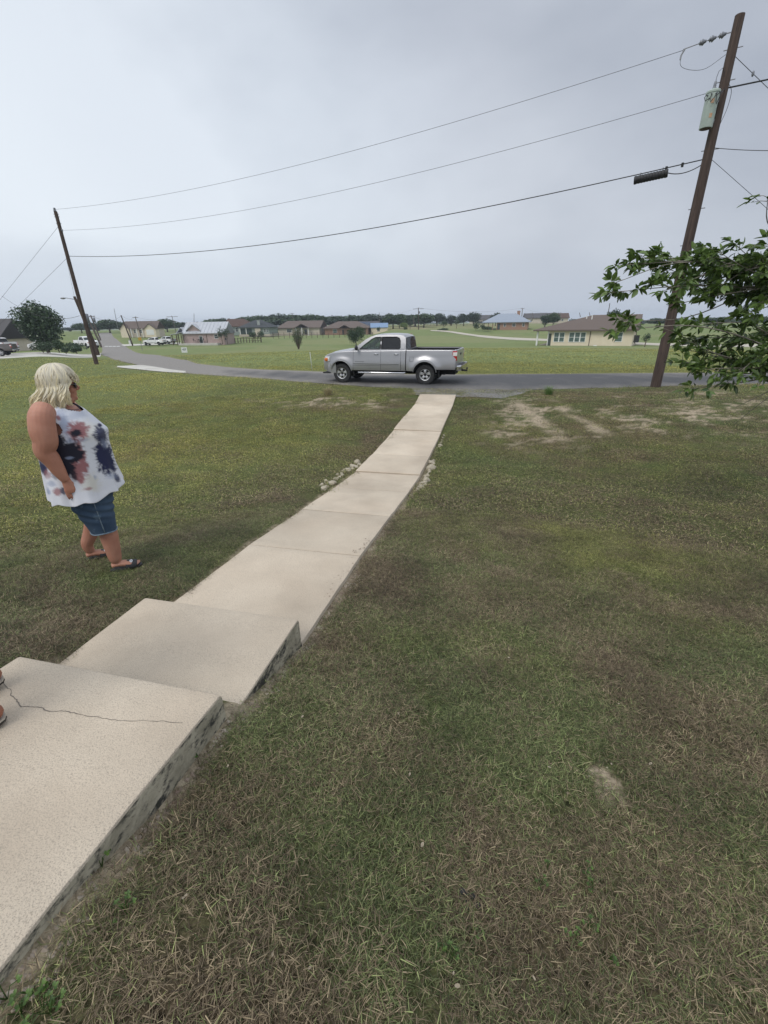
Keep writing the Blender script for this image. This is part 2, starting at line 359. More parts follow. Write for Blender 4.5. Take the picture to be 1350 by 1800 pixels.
# ================================================================== GROUND
def mat_ground():
    m = bpy.data.materials.new('lawn_soil'); m.use_nodes = True; nt = m.node_tree; N = nt.nodes.new; L = nt.links.new; b = nt.nodes['Principled BSDF']
    g = N('ShaderNodeNewGeometry'); P = g.outputs['Position']
    def noise(sc, d=4, st=None, ro=.55):
        src = P
        if st: mp = N('ShaderNodeMapping'); mp.inputs['Scale'].default_value = st; L(P, mp.inputs[0]); src = mp.outputs[0]
        n = N('ShaderNodeTexNoise'); n.inputs['Scale'].default_value = sc; n.inputs['Detail'].default_value = d; n.inputs['Roughness'].default_value = ro; L(src, n.inputs[0]); return n.outputs[0]
    def ramp(f, a, b_, p0=.35, p1=.65):
        r = N('ShaderNodeValToRGB'); r.color_ramp.elements[0].position = p0; r.color_ramp.elements[1].position = p1
        r.color_ramp.elements[0].color = (*a, 1); r.color_ramp.elements[1].color = (*b_, 1); L(f, r.inputs[0]); return r.outputs[0]
    def mix(f, a, b_):
        x = N('ShaderNodeMix'); x.data_type = 'RGBA'; L(f, x.inputs[0]); L(a, x.inputs[6]); L(b_, x.inputs[7]); return x.outputs[2]
    def attr(n): a = N('ShaderNodeAttribute'); a.attribute_name = n; return a.outputs['Fac']
    fine = noise(38, 6, ro=.7); mid = noise(5, 5); big = noise(.6, 4)
    straw = ramp(fine, (.020, .015, .009), (.15, .115, .070))
    green = ramp(fine, (.018, .026, .008), (.13, .165, .055))
    fgreen = ramp(mid, (.135, .170, .062), (.20, .235, .095))
    fg2 = ramp(big, (.145, .170, .068), (.192, .240, .092)); 
    fgm = N('ShaderNodeMix'); fgm.data_type = 'RGBA'; fgm.inputs[0].default_value = .5; L(fgreen, fgm.inputs[6]); L(fg2, fgm.inputs[7])
    near = mix(attr('green'), straw, mix(attr('yel'), green, ramp(fine, (.05, .06, .015), (.20, .215, .07))))
    col = mix(attr('far'), near, fgm.outputs[2])
    dry = N('ShaderNodeRGB'); dry.outputs[0].default_value = (.25, .235, .12, 1); col = mix(attr('dry'), col, dry.outputs[0])
    soil = ramp(noise(22, 7, ro=.75), (.16, .125, .085), (.52, .43, .31)); col = mix(attr('bare'), col, soil)
    L(col, b.inputs['Base Color']); b.inputs['Roughness'].default_value = .95; b.inputs['Specular IOR Level'].default_value = .15
    bp = N('ShaderNodeBump'); bp.inputs['Strength'].default_value = .7; bp.inputs['Distance'].default_value = .03; L(noise(30, 6, ro=.7), bp.inputs['Height']); L(bp.outputs[0], b.inputs['Normal'])
    return m
def build_ground():
    az = np.concatenate([np.arange(-180, -62, 3.0), np.arange(-62, 62, .26), np.arange(62, 180, 3.0)]) * PI / 180
    rr = [.25]
    while rr[-1] < 1500: rr.append(rr[-1] + max(.03, rr[-1] * .0105))
    rr = np.array(rr); A, Rr = np.meshgrid(az, rr); x = (Rr * np.sin(A)).ravel(); y = (Rr * np.cos(A)).ravel()
    z = H0(x, y); D = np.hypot(x, y)
    pd = pave_depth(x, y); z = z - .16 * sstep(-.15, .35, pd)
    V = np.stack([x, y, z], 1); n, m_ = len(rr), len(az)
    i = np.arange(n - 1)[:, None] * m_ + np.arange(m_)[None, :]; j = np.arange(n - 1)[:, None] * m_ + (np.arange(m_)[None, :] + 1) % m_
    Fq = np.stack([i, j, j + m_, i + m_], -1).reshape(-1, 4)
    # centre disc
    far = sstep(20, 36, D) * sstep(-.5, 2, pave_side(x, y)) ; far = np.maximum(far, .55 * sstep(-2, -12, x) * sstep(5, 9, D))
    azd = np.degrees(np.arctan2(x, y))
    dry = sstep(175, 195, D) * sstep(-4, 3, azd) * sstep(22, 14, azd) * (.5 + .5 * (fbm(x * .03, y * .03, 3, 70) > .45)) * sstep(330, 240, D)
    dry = np.maximum(dry, .35 * (fbm(x * .05, y * .08, 4, 77) > .58) * sstep(40, 60, D))
    dry = np.maximum(dry, .6 * sstep(-.45, -.05, pd) * sstep(12, 18, D))
    o = fastmesh('ground', V, Fq, mat_ground(), attrs={'green': green_amt(x, y), 'yel': yel_amt(x, y), 'bare': bare_amt(x, y), 'far': far, 'dry': dry}, smooth=True)
    bm_v = len(V); me = o.data
    tag(o, kind='structure', label='grassy ground falling away to the fields beyond the road')
    return o
build_ground()

# ------------------------------------------------------------------ asphalt and driveways
def mat_asphalt():
    m = bpy.data.materials.new('asphalt'); m.use_nodes = True; nt = m.node_tree; N = nt.nodes.new; L = nt.links.new; b = nt.nodes['Principled BSDF']
    g = N('ShaderNodeNewGeometry'); a = N('ShaderNodeAttribute'); a.attribute_name = 'age'
    def noise(s, d, st=None):
        src = g.outputs['Position']
        if st: mp = N('ShaderNodeMapping'); mp.inputs['Scale'].default_value = st; L(src, mp.inputs[0]); src = mp.outputs[0]
        n = N('ShaderNodeTexNoise'); n.inputs['Scale'].default_value = s; n.inputs['Detail'].default_value = d; L(src, n.inputs[0]); return n.outputs[0]
    def ramp(f, c, p):
        r = N('ShaderNodeValToRGB'); e = r.color_ramp.elements; e[0].position = p[0]; e[1].position = p[1]; e[0].color = (*c[0], 1); e[1].color = (*c[1], 1); L(f, r.inputs[0]); return r.outputs[0]
    new = ramp(noise(45, 5), ((.060, .060, .063), (.100, .099, .100)), (.3, .75)); old = ramp(noise(14, 6), ((.17, .158, .145), (.28, .258, .235)), (.3, .7))
    ad = N('ShaderNodeMath'); ad.operation = 'MULTIPLY_ADD'; L(noise(.9, 5, (1, .5, 1)), ad.inputs[0]); ad.inputs[1].default_value = .75; L(a.outputs['Fac'], ad.inputs[2])
    mr = N('ShaderNodeMapRange'); L(ad.outputs[0], mr.inputs[0]); mr.inputs[1].default_value = .42; mr.inputs[2].default_value = .95
    x = N('ShaderNodeMix'); x.data_type = 'RGBA'; L(mr.outputs[0], x.inputs[0]); L(new, x.inputs[6]); L(old, x.inputs[7]); L(x.outputs[2], b.inputs['Base Color'])
    b.inputs['Roughness'].default_value = .82; b.inputs['Specular IOR Level'].default_value = .35
    bp = N('ShaderNodeBump'); bp.inputs['Strength'].default_value = .5; bp.inputs['Distance'].default_value = .01; L(noise(90, 4), bp.inputs['Height']); L(bp.outputs[0], b.inputs['Normal']); return m
M_ASPH = mat_asphalt()
M_CONC = mat('concrete', (.53, .44, .34), (.64, .55, .435), scale=1.6, detail=9, rough=.9, bump=.8, bscale=110, coord='World', c3=(.43, .365, .29), s3=230, t3=.57, spec=.25, bdist=.006)
def slab_tone():
    nt = M_CONC.node_tree; b = nt.nodes['Principled BSDF']; src = b.inputs['Base Color'].links[0].from_socket; oi = nt.nodes.new('ShaderNodeObjectInfo'); mr = nt.nodes.new('ShaderNodeMapRange'); mr.inputs[3].default_value = .91; mr.inputs[4].default_value = 1.05; nt.links.new(oi.outputs['Random'], mr.inputs[0])
    g = nt.nodes.new('ShaderNodeNewGeometry'); n = nt.nodes.new('ShaderNodeTexNoise'); n.inputs['Scale'].default_value = .9; n.inputs['Detail'].default_value = 7; n.inputs['Roughness'].default_value = .62; nt.links.new(g.outputs['Position'], n.inputs[0])
    m2 = nt.nodes.new('ShaderNodeMapRange'); m2.inputs[1].default_value = .35; m2.inputs[2].default_value = .62; m2.inputs[3].default_value = .84; m2.inputs[4].default_value = 1.04; nt.links.new(n.outputs[0], m2.inputs[0])
    mu = nt.nodes.new('ShaderNodeMath'); mu.operation = 'MULTIPLY'; nt.links.new(mr.outputs[0], mu.inputs[0]); nt.links.new(m2.outputs[0], mu.inputs[1])
    v = nt.nodes.new('ShaderNodeVectorMath'); v.operation = 'SCALE'; nt.links.new(src, v.inputs[0]); nt.links.new(mu.outputs[0], v.inputs['Scale']); nt.links.new(v.outputs[0], b.inputs['Base Color'])
slab_tone()
M_CONCD = mat('driveway_concrete', (.46, .44, .40), (.58, .56, .51), scale=1.2, rough=.9, coord='World', spec=.2)
M_GRAVEL = mat('gravel', (.10, .10, .105), (.30, .28, .26), scale=38, rough=.95, bump=1, bscale=60, coord='World', detail=6, contrast=.12, bdist=.02)
def strip(name, key, m, lift=.02, nw=8, ragged=0, label=None):
    A, B = STRIPS[key]; n = len(A); V = []; age = []
    d = np.cumsum(np.r_[0, np.hypot(*(np.diff((A + B) / 2, axis=0)).T)])
    for i in range(n):
        a, b = A[i].copy(), B[i].copy(); w = (b - a) / max(1e-6, np.hypot(*(b - a)))
        if ragged: a = a + w * (fbm(d[i] * 1.7, 0., 3, 5) - .5) * ragged; b = b + w * (fbm(d[i] * 1.7, 9., 3, 6) - .5) * ragged
        for k in range(nw + 1):
            u = k / nw; p = a * (1 - u) + b * u; cr = .035 * (1 - (2 * u - 1) ** 2) if key == 'road' else 0
            e = -.03 if k in (0, nw) else 0
            V.append((p[0], p[1], float(H0(*p)) + lift + cr + e))
            if key == 'road':
                # resurfaced dark stretch in front of the truck, older pale stretch up the street; shoulders are paler
                ag = .02 + 1.0 * sstep(-6, -13, p[0]) + .22 * sstep(5, -6, p[0]) + .30 * sstep(.6, 1, abs(2 * u - 1)) + .45 * sstep(.5, .95, u) * sstep(8, -3, p[0]) + .4 * sstep(7, 14, p[0]) * sstep(.3, .9, u)
                age.append(float(ag))
            else: age.append(1.)
    Fq = [(i * (nw + 1) + k, i * (nw + 1) + k + 1, (i + 1) * (nw + 1) + k + 1, (i + 1) * (nw + 1) + k) for i in range(n - 1) for k in range(nw)]
    # thickness skirt so that the edge is a real edge
    o = fastmesh(name, V, Fq, m, attrs={'age': age}, smooth=True); o['kind'] = 'structure'
    if label: o['label'] = label
    return o
def resample(key, step):
    A, B = STRIPS[key]; out = []
    for P in (A, B):
        d = np.r_[0, np.cumsum(np.hypot(*np.diff(P, axis=0).T))]; out.append((P, d))
    n = int(max(out[0][1][-1], out[1][1][-1]) / step); n = min(n, 420); u = np.linspace(0, 1, n) ** 1.0
    STRIPS[key] = tuple(np.stack([np.interp(u * d[-1], d, P[:, 0]), np.interp(u * d[-1], d, P[:, 1])], 1) for P, d in out)
A0, B0 = STRIPS['road']
strip('road', 'road', M_ASPH, .02, 10, .16, 'asphalt road passing the end of the path and bending up the street')
strip('driveway', 'driveway', M_CONCD, .02, 4, .05, 'pale concrete driveway left of the street')
strip('apron', 'apron', M_CONCD, .035, 4, .15, 'pale concrete apron on the near edge of the road bend')
strip('apron_small', 'apron_small', M_CONCD, .03, 3, .1, 'small pale concrete patch on the far edge of the road')
strip('lane', 'lane', M_CONCD, .03, 3, .1, 'narrow concrete driveway under the two white pickups')
strip('gravel_lane', 'drive_right', mat('lane_gravel', (.42, .38, .31), (.52, .48, .41), scale=2, coord='World', rough=.95), .04, 3, .3, 'pale gravel lane curving through the field')
# worn white bars across the street
def crosswalk():
    mb = MB()
    for px in (187, 194, 201, 208):
        p = hit(px, 609.4); d = np.array([-.52, .85]); w = np.array([.85, .52]); c = p[:2]
        q = [c + d * a + w * b for a, b in ((-1.1, -.38), (-1.1, .38), (1.1, .38), (1.1, -.38))]
        mb.add([(x, y, float(H0(x, y)) + .075) for x, y in q], [(0, 1, 2, 3)])
    o = mb.build('road_marking', mat('worn_road_paint', (.5, .5, .48), (.7, .7, .68), scale=3, coord='World')); tag(o, kind='structure', label='worn white bars painted across the street')
crosswalk()
# gravel shoulder between the end of the path and the road
def shoulder():
    V = []; n = 26; k = 8
    for i in range(n + 1):
        for j in range(k + 1):
            t = 13.02 + (1.95 + .1 * i / n) * j / k; s = -1.9 + 4.6 * i / n * (.62 + .38 * j / k) + (1 - j / k) * .55 + .12 * (fbm(i * .7, j * .5, 2, 3) - .5)
            x, y = PR + PD * t + PN * s; V.append((x, y, float(H0(x, y)) + .012 + (-.05 if i in (0, n) else 0) - (.02 if j == k else 0)))
    Fq = [(i * (k + 1) + j, (i + 1) * (k + 1) + j, (i + 1) * (k + 1) + j + 1, i * (k + 1) + j + 1) for i in range(n) for j in range(k)]
    o = fastmesh('gravel_shoulder', V, Fq, M_GRAVEL, smooth=True); tag(o, kind='structure', label='dark gravel between the end of the path and the road')
shoulder()

# ------------------------------------------------------------------ the concrete path: two long steps, then slabs
def mat_stepside():
    m = bpy.data.materials.new('stained_concrete'); m.use_nodes = True; nt = m.node_tree; N = nt.nodes.new; L = nt.links.new; b = nt.nodes['Principled BSDF']
    g = N('ShaderNodeNewGeometry'); 
    def noise(s, d, st, ro=.6):
        mp = N('ShaderNodeMapping'); mp.inputs['Scale'].default_value = st; L(g.outputs['Position'], mp.inputs[0])
        n = N('ShaderNodeTexNoise'); n.inputs['Scale'].default_value = s; n.inputs['Detail'].default_value = d; n.inputs['Roughness'].default_value = ro; L(mp.outputs[0], n.inputs[0]); return n.outputs[0]
    def ramp(f, c, p):
        r = N('ShaderNodeValToRGB'); e = r.color_ramp.elements; e[0].position = p[0]; e[1].position = p[1]; e[0].color = (*c[0], 1); e[1].color = (*c[1], 1); L(f, r.inputs[0]); return r.outputs[0]
    base = ramp(noise(7, 6, (1, 1, 1)), ((.24, .215, .155), (.46, .41, .31)), (.35, .65))
    spm = N('ShaderNodeMath'); spm.operation = 'MULTIPLY_ADD'; L(noise(3.5, 3, (1, 1, 3)), spm.inputs[0]); spm.inputs[1].default_value = 1.0; L(noise(26, 8, (1, 1, 1.6), .7), spm.inputs[2]); sp = N('ShaderNodeMapRange'); L(spm.outputs[0], sp.inputs[0]); sp.inputs[1].default_value = 1.0; sp.inputs[2].default_value = 1.16
    x = N('ShaderNodeMix'); x.data_type = 'RGBA'; L(sp.outputs[0], x.inputs[0]); L(base, x.inputs[6]); x.inputs[7].default_value = (.045, .043, .036, 1); L(x.outputs[2], b.inputs['Base Color'])
    b.inputs['Roughness'].default_value = .95
    bp = N('ShaderNodeBump'); bp.inputs['Strength'].default_value = .8; bp.inputs['Distance'].default_value = .012; L(noise(40, 5, (1, 1, 1)), bp.inputs['Height']); L(bp.outputs[0], b.inputs['Normal']); return m
M_STEP = mat_stepside()
def w3(t, s, z): x, y = PR + PD * t + PN * s; return (x, y, z)
def slab(name, t0, t1, z0, z1, zb, sides, parent, tilt=0, nl=None, crack=None, bev=.012, rough_bottom=True):
    """slab whose top runs from z0 at t0 to z1 at t1; sloping top, rounded arrises, rough lower edge"""
    nl = nl or max(4, int((t1 - t0) / .08)); bm = bmesh.new(); V = []
    prof = [(0, 'b'), (0, 't'), (0, 'r')]
    def ring(u):
        t = t0 + (t1 - t0) * u; z = z0 + (z1 - z0) * u; w = .004 * (fbm(t * 4, 1., 2, 2) - .5) * 2; w2 = .006 * (fbm(t * 4, 9., 2, 2) - .5) * 2
        eb = .02 * (fbm(t * 7, 4., 3, 12) - .3) if rough_bottom else 0
        zr = tilt
        pts = [(eb, zb), (0 + w, zb + (z - zb) * .45), (w, z - bev), (w - bev * .3, z - bev * .3), (w - bev, z)]
        ns = 10; pts += [(-PW * k / ns + 0, z + zr * k / ns) for k in range(1, ns)]
        pts += [(-PW + bev + w2, z + zr), (-PW + w2 + bev * .3, z + zr - bev * .3), (-PW + w2, z + zr - bev), (-PW + w2, zb + .0)]
        return [w3(t, a, b) for a, b in pts]
    us = [0, bev / (t1 - t0) * .3, bev / (t1 - t0)] + list(np.linspace(0, 1, nl + 1)[1:-1]) + [1 - bev / (t1 - t0), 1 - bev / (t1 - t0) * .3, 1]
    R = []
    for i, u in enumerate(us):
        r = [bm.verts.new(p) for p in ring(u)]
        dz = bev if i in (0, len(us) - 1) else (bev * .3 if i in (1, len(us) - 2) else 0)
        if dz:
            for k in range(2, len(r) - 1): r[k].co.z -= dz
        R.append(r)
    mf = []
    n = len(R[0])
    for i in range(len(R) - 1):
        for k in range(n - 1):
            f = bm.faces.new((R[i][k], R[i][k + 1], R[i + 1][k + 1], R[i + 1][k])); f.material_index = 1 if (k < 2 or k >= n - 2) and sides else 0; f.smooth = True
        f = bm.faces.new((R[i][0], R[i + 1][0], R[i + 1][-1], R[i][-1]))
    for r, e in ((R[0], 0), (R[-1], 1)):
        f = bm.faces.new(r if e else r[::-1]); f.material_index = 1 if sides else 0
    bmesh.ops.recalc_face_normals(bm, faces=bm.faces)
    for e in bm.edges:
        if e.is_manifold and e.calc_face_angle(0) > .75: e.smooth = False
    me = bpy.data.meshes.new(name); bm.to_mesh(me); bm.free(); me.materials.append(M_CONC); me.materials.append(M_STEP)
    return link(bpy.data.objects.new(name, me), parent)
path = bpy.data.objects.new('path', None); COL.objects.link(path); tag(path, kind='structure', label='pale concrete path of two long steps and slabs leading to the road')
o = slab('step', -3.2, .0, .90, .671, .30, True, path, nl=50); o['label'] = 'nearest and highest concrete step, with a crack across it and a dark stained side'
o = slab('step', -.35, .82, .487, .470, .18, True, path, nl=20); o['label'] = 'second concrete step, lower than the cracked one'
ZJ = [(.5, .30), (2.18, .180), (3.46, .023), (4.72, -.135), (5.8, -.228), (6.97, -.242), (8.1, -.24), (9.0, -.217), (10.32, -.158), (11.6, -.115), (12.15, -.095), (13.05, .028)]
ZJ = [(.5, .305), (2.18, .180), (3.46, .023), (4.72, -.135), (5.79, -.235), (6.97, -.242), (8.1, -.24), (9.0, -.217), (10.34, -.158), (12.1, -.115), (13.05, .028)]
lift = {4: .022, 7: .012}
for i in range(len(ZJ) - 1):
    (a, za), (b, zb_) = ZJ[i], ZJ[i + 1]; l = .018 if i in (4,) else (.012 if i in (7,) else 0)
    slab('slab', a + .004, b - .004, za + l, zb_, min(za, zb_) - .22, False, path, bev=.005, tilt=.004 * random.uniform(-1, 1) + (.012 if i == 7 else 0))
# soil visible in the joints
mb = MB()
for i in range(1, len(ZJ) - 1):
    t, z = ZJ[i]; mb.add([w3(t - .03, .0 - .01, z - .014), w3(t + .03, -.01, z - .014), w3(t + .03, -PW + .01, z - .014), w3(t - .03, -PW + .01, z - .014)], [(0, 1, 2, 3)])
o = mb.build('joint_soil', mat('joint_soil', (.05, .045, .035), (.12, .10, .08), scale=30, coord='World'), path)
# the crack: a thin ragged dark groove strip lying in the top step
def crack():
    px = [(0, 1190), (5, 1200), (12, 1208), (20, 1213), (20, 1222), (27, 1228), (32, 1236), (37, 1243), (47, 1242), (60, 1243), (72, 1244), (80, 1249), (95, 1251), (110, 1250), (125, 1253), (140, 1255), (155, 1259), (175, 1261), (190, 1265), (210, 1266), (235, 1267), (262, 1267), (285, 1268), (310, 1270), (328, 1271)]
    P = []
    for q in px:
        z = .70
        for _ in range(4):
            p = atz(*q, z); t, s = ts(p[0], p[1]); z = .671 + (.90 - .671) * (-t) / 3.2
        P.append(p)
    Q = []
    for a, b in zip(P[:-1], P[1:]):
        for k in range(3):
            u = k / 3; Q.append(a * (1 - u) + b * u + np.array([random.uniform(-1, 1) * .003, random.uniform(-1, 1) * .003, 0]))
    V = []
    for i, p in enumerate(Q):
        w = .0007 + .0009 * random.random() + (.0007 if 10 < i < 45 else 0)
        d = Q[min(i + 1, len(Q) - 1)] - Q[max(i - 1, 0)]; nn = np.array([-d[1], d[0]]) / (np.hypot(d[0], d[1]) + 1e-9)
        t, s = ts(p[0], p[1]); z = .671 + (.90 - .671) * (-t) / 3.2 + .0012
        V += [(p[0] + nn[0] * w, p[1] + nn[1] * w, z), (p[0] - nn[0] * w, p[1] - nn[1] * w, z)]
    meshobj('crack', V, [(2 * i, 2 * i + 1, 2 * i + 3, 2 * i + 2) for i in range(len(Q) - 1)], mat('crack_dirt', (.17, .145, .12)), path)
crack()

# ================================================================== GRASS (scattered tufts)
M_BLADE = None
def mat_blade(name, bright=1):
    m = bpy.data.materials.new(name); m.use_nodes = True; nt = m.node_tree; N = nt.nodes.new; L = nt.links.new; b = nt.nodes['Principled BSDF']; out = nt.nodes['Material Output']
    a = N('ShaderNodeAttribute'); a.attribute_name = 'tone'; gi = N('ShaderNodeAttribute'); gi.attribute_type = 'INSTANCER'; gi.attribute_name = 'green'; ye = N('ShaderNodeAttribute'); ye.attribute_type = 'INSTANCER'; ye.attribute_name = 'yel'
    fi = N('ShaderNodeAttribute'); fi.attribute_type = 'INSTANCER'; fi.attribute_name = 'lush'
    gr = N('ShaderNodeValToRGB'); e = gr.color_ramp.elements; e[0].color = (.036, .050, .017, 1); e[1].color = (.29, .33, .135, 1); e[1].position = .97
    x = e.new(.55); x.color = (.128, .152, .062, 1)
    st = N('ShaderNodeValToRGB'); e = st.color_ramp.elements; e[0].color = (.055, .038, .024, 1); e[1].color = (.40, .32, .20, 1); x = e.new(.65); x.color = (.23, .178, .115, 1)
    t2 = N('ShaderNodeAttribute'); t2.attribute_name = 'tone2'; L(t2.outputs['Fac'], gr.inputs[0]); L(t2.outputs['Fac'], st.inputs[0])
    lt = N('ShaderNodeMath'); lt.operation = 'LESS_THAN'; L(a.outputs['Fac'], lt.inputs[0]); L(gi.outputs['Fac'], lt.inputs[1])
    mx = N('ShaderNodeMix'); mx.data_type = 'RGBA'; L(lt.outputs[0], mx.inputs[0]); L(st.outputs[0], mx.inputs[6]); gy = N('ShaderNodeMix'); gy.data_type = 'RGBA'; gy.blend_type = 'MULTIPLY'; L(ye.outputs['Fac'], gy.inputs[0]); L(gr.outputs[0], gy.inputs[6]); gy.inputs[7].default_value = (1.7, 1.36, 1.08, 1); L(gy.outputs[2], mx.inputs[7])
    lu = N('ShaderNodeMix'); lu.data_type = 'RGBA'; lu.blend_type = 'MULTIPLY'; L(fi.outputs['Fac'], lu.inputs[0]); L(mx.outputs[2], lu.inputs[6]); lu.inputs[7].default_value = (1.55, 1.5, 1.2, 1)
    lm = N('ShaderNodeAttribute'); lm.attribute_type = 'INSTANCER'; lm.attribute_name = 'lum'; sc_ = N('ShaderNodeVectorMath'); sc_.operation = 'SCALE'; L(lu.outputs[2], sc_.inputs[0]); L(lm.outputs['Fac'], sc_.inputs['Scale']); lu_out = sc_.outputs[0]; L(lu_out, b.inputs['Base Color']); b.inputs['Roughness'].default_value = .6; b.inputs['Specular IOR Level'].default_value = .3
    t = N('ShaderNodeBsdfTranslucent'); L(lu_out, t.inputs[0]); ms = N('ShaderNodeMixShader'); ms.inputs[0].default_value = .25; L(b.outputs[0], ms.inputs[1]); L(t.outputs[0], ms.inputs[2]); L(ms.outputs[0], out.inputs[0])
    return m
M_BLADE = mat_blade('grass_blades')
def tuft(name, n, rad, hmin, hmax, w, seed, lean=(15, 85), seg=3, straight=False):
    r = np.random.default_rng(seed); V = []; Fc = []; T = []; T2 = []
    for i in range(n):
        rr = rad * math.sqrt(r.random()); a = r.random() * 2 * PI; bx, by = rr * math.cos(a), rr * math.sin(a)
        flat = r.random() < .55; h = r.uniform(hmin, hmax); le = math.radians(r.uniform(62, 88) if flat else r.uniform(*lean)); d = r.random() * 2 * PI
        dx, dy = math.cos(d), math.sin(d); sx, sy = -dy, dx; ww = w * r.uniform(.6, 1.3) * .5; bend = r.uniform(.1, .7); hz = r.uniform(-.001, .016) if flat else -.008
        tone = r.random() * .8 + (.2 if flat else 0); t2 = r.random(); n0 = len(V)
        for k in range(seg + 1):
            u = k / seg; th = le * (1 if flat else (.35 + .65 * u)) + bend * (u - .4) * .6; 
            L_ = h * u; px = bx + dx * L_ * math.sin(th); py = by + dy * L_ * math.sin(th); pz = hz + L_ * math.cos(th) * (1 if not flat else .9)
            wk = ww * (1 - u ** 2 * .9)
            if k == seg: V.append((px, py, max(pz, .001)))
            else: V += [(px + sx * wk, py + sy * wk, max(pz, -.01)), (px - sx * wk, py - sy * wk, max(pz, -.01))]
        for k in range(seg - 1): q = n0 + 2 * k; Fc += [(q, q + 1, q + 3), (q, q + 3, q + 2)]
        q = n0 + 2 * (seg - 1); Fc.append((q, q + 1, q + 2))
        T += [tone] * (len(V) - n0); T2 += [t2] * (len(V) - n0)
    me_o = fastmesh(name, V, Fc, M_BLADE, attrs={'tone': T, 'tone2': T2}); COL.objects.unlink(me_o); return me_o
def scatter(name, pts, rot, scale, idx, green, yel, lum, lush, sources, label):
    me = bpy.data.meshes.new(name); me.vertices.add(len(pts)); me.vertices.foreach_set('co', np.asarray(pts, np.float32).ravel())
    for an, av in (('green', green), ('yel', yel), ('lum', lum), ('lush', lush), ('sc', scale), ('rz', rot)):
        a = me.attributes.new(an, 'FLOAT', 'POINT'); a.data.foreach_set('value', np.asarray(av, np.float32))
    a = me.attributes.new('ix', 'INT', 'POINT'); a.data.foreach_set('value', np.asarray(idx, np.int32))
    o = link(bpy.data.objects.new(name, me)); tag(o, label, 'grass', kind='stuff')
    ng = bpy.data.node_groups.new(name + '_gn', 'GeometryNodeTree'); ng.interface.new_socket('Geometry', in_out='INPUT', socket_type='NodeSocketGeometry'); ng.interface.new_socket('Geometry', in_out='OUTPUT', socket_type='NodeSocketGeometry')
    N = ng.nodes.new; L = ng.links.new; gi = N('NodeGroupInput'); go = N('NodeGroupOutput')
    j = N('GeometryNodeJoinGeometry'); L(j.outputs[0], go.inputs[0])
    def named(n, t): a = N('GeometryNodeInputNamedAttribute'); a.data_type = t; a.inputs['Name'].default_value = n; return a.outputs[0]
    for k, so in enumerate(sources):
        oi = N('GeometryNodeObjectInfo'); oi.inputs['Object'].default_value = so; oi.inputs['As Instance'].default_value = True
        ip = N('GeometryNodeInstanceOnPoints'); L(gi.outputs[0], ip.inputs['Points']); L(oi.outputs['Geometry'], ip.inputs['Instance'])
        c = N('FunctionNodeCompare'); c.data_type = 'INT'; c.operation = 'EQUAL'; L(named('ix', 'INT'), c.inputs[2]); c.inputs[3].default_value = k; L(c.outputs[0], ip.inputs['Selection'])
        cx = N('ShaderNodeCombineXYZ'); L(named('rz', 'FLOAT'), cx.inputs[2]); L(cx.outputs[0], ip.inputs['Rotation']); L(named('sc', 'FLOAT'), ip.inputs['Scale'])
        L(ip.outputs[0], j.inputs[0])
    md = o.modifiers.new('scatter', 'NODES'); md.node_group = ng; return o
def field(Dmin, Dmax, dens, azr=(-46, 48)):
    A = math.radians(azr[1] - azr[0]) / 2 * (Dmax ** 2 - Dmin ** 2); n = int(A * dens)
    az = np.radians(rng.uniform(*azr, n)); D = np.sqrt(rng.uniform(Dmin ** 2, Dmax ** 2, n)); return D * np.sin(az), D * np.cos(az)
def lawn_ok(x, y, pad=.03, road=True):
    t, s = ts(x, y); on = (s > -PW - pad) & (s < pad) & (t < 13.1) & (t > -6)
    ok = ~on
    if road: ok &= pave_depth(x, y) < -pad
    return ok
def grass():
    near = [tuft('n', 210, .12, .018, .052, .0019, 100 + i) for i in range(7)]
    mid = [tuft('m', 170, .30, .022, .055, .0062, 200 + i, seg=2) for i in range(4)]
    farm = [tuft('f', 130, .6, .022, .055, .010, 300 + i, seg=2) for i in range(3)]
    fars = [tuft('g', 120, 1.4, .03, .07, .024, 400 + i, seg=2) for i in range(3)]
    for nm, srcs, D0, D1, dens, pad, lab in (('near_grass', near, .4, 5.2, 250, .02, 'short mown lawn of mixed green and dead straw blades near the steps'), ('lawn_grass', mid, 5.0, 16.3, 30, .10, 'mown lawn farther down the slope'),
                                        ('verge_grass', farm, 15.8, 28, 9.0, .22, 'mown grass on both sides of the road'), ('field_grass', fars, 26, 62, 1.15, .6, 'green grass of the open field')):
        x, y = field(D0, D1, dens, (-60, 62) if D0 < 1 else (-46, 48)); ok = lawn_ok(x, y, pad); b = bare_amt(x, y); ok &= rng.random(len(x)) > np.clip(b * 1.02, 0, .93); ok &= np.hypot(x - MOUND[0], (y - MOUND[1]) * .8) > .10
        x, y, b = x[ok], y[ok], b[ok]; g = green_amt(x, y); D = np.hypot(x, y)
        g = .16 + g * .80 + rng.normal(0, .07, len(x)); lush = np.clip(sstep(4, 12, D) * .35 + .5 * sstep(17, 22, D) + .35 * sstep(-1, -4, x) * sstep(4, 7, D), 0, 1)
        sc = rng.uniform(.7, 1.25, len(x)) * (1 - .35 * b) * (.8 + .35 * fbm(x * .8, y * .8, 2, 60))
        z = H0(x, y) + .002
        scatter(nm, np.stack([x, y, z], 1), rng.uniform(0, 6.28, len(x)), sc, rng.integers(0, len(srcs), len(x)), g, yel_amt(x, y), np.clip(1.06 + .9 * (fbm(x * 3.6, y * 3.6, 4, 83) - .5) + rng.normal(0, .20, len(x)), .5, 1.8), lush, srcs, lab)
grass()

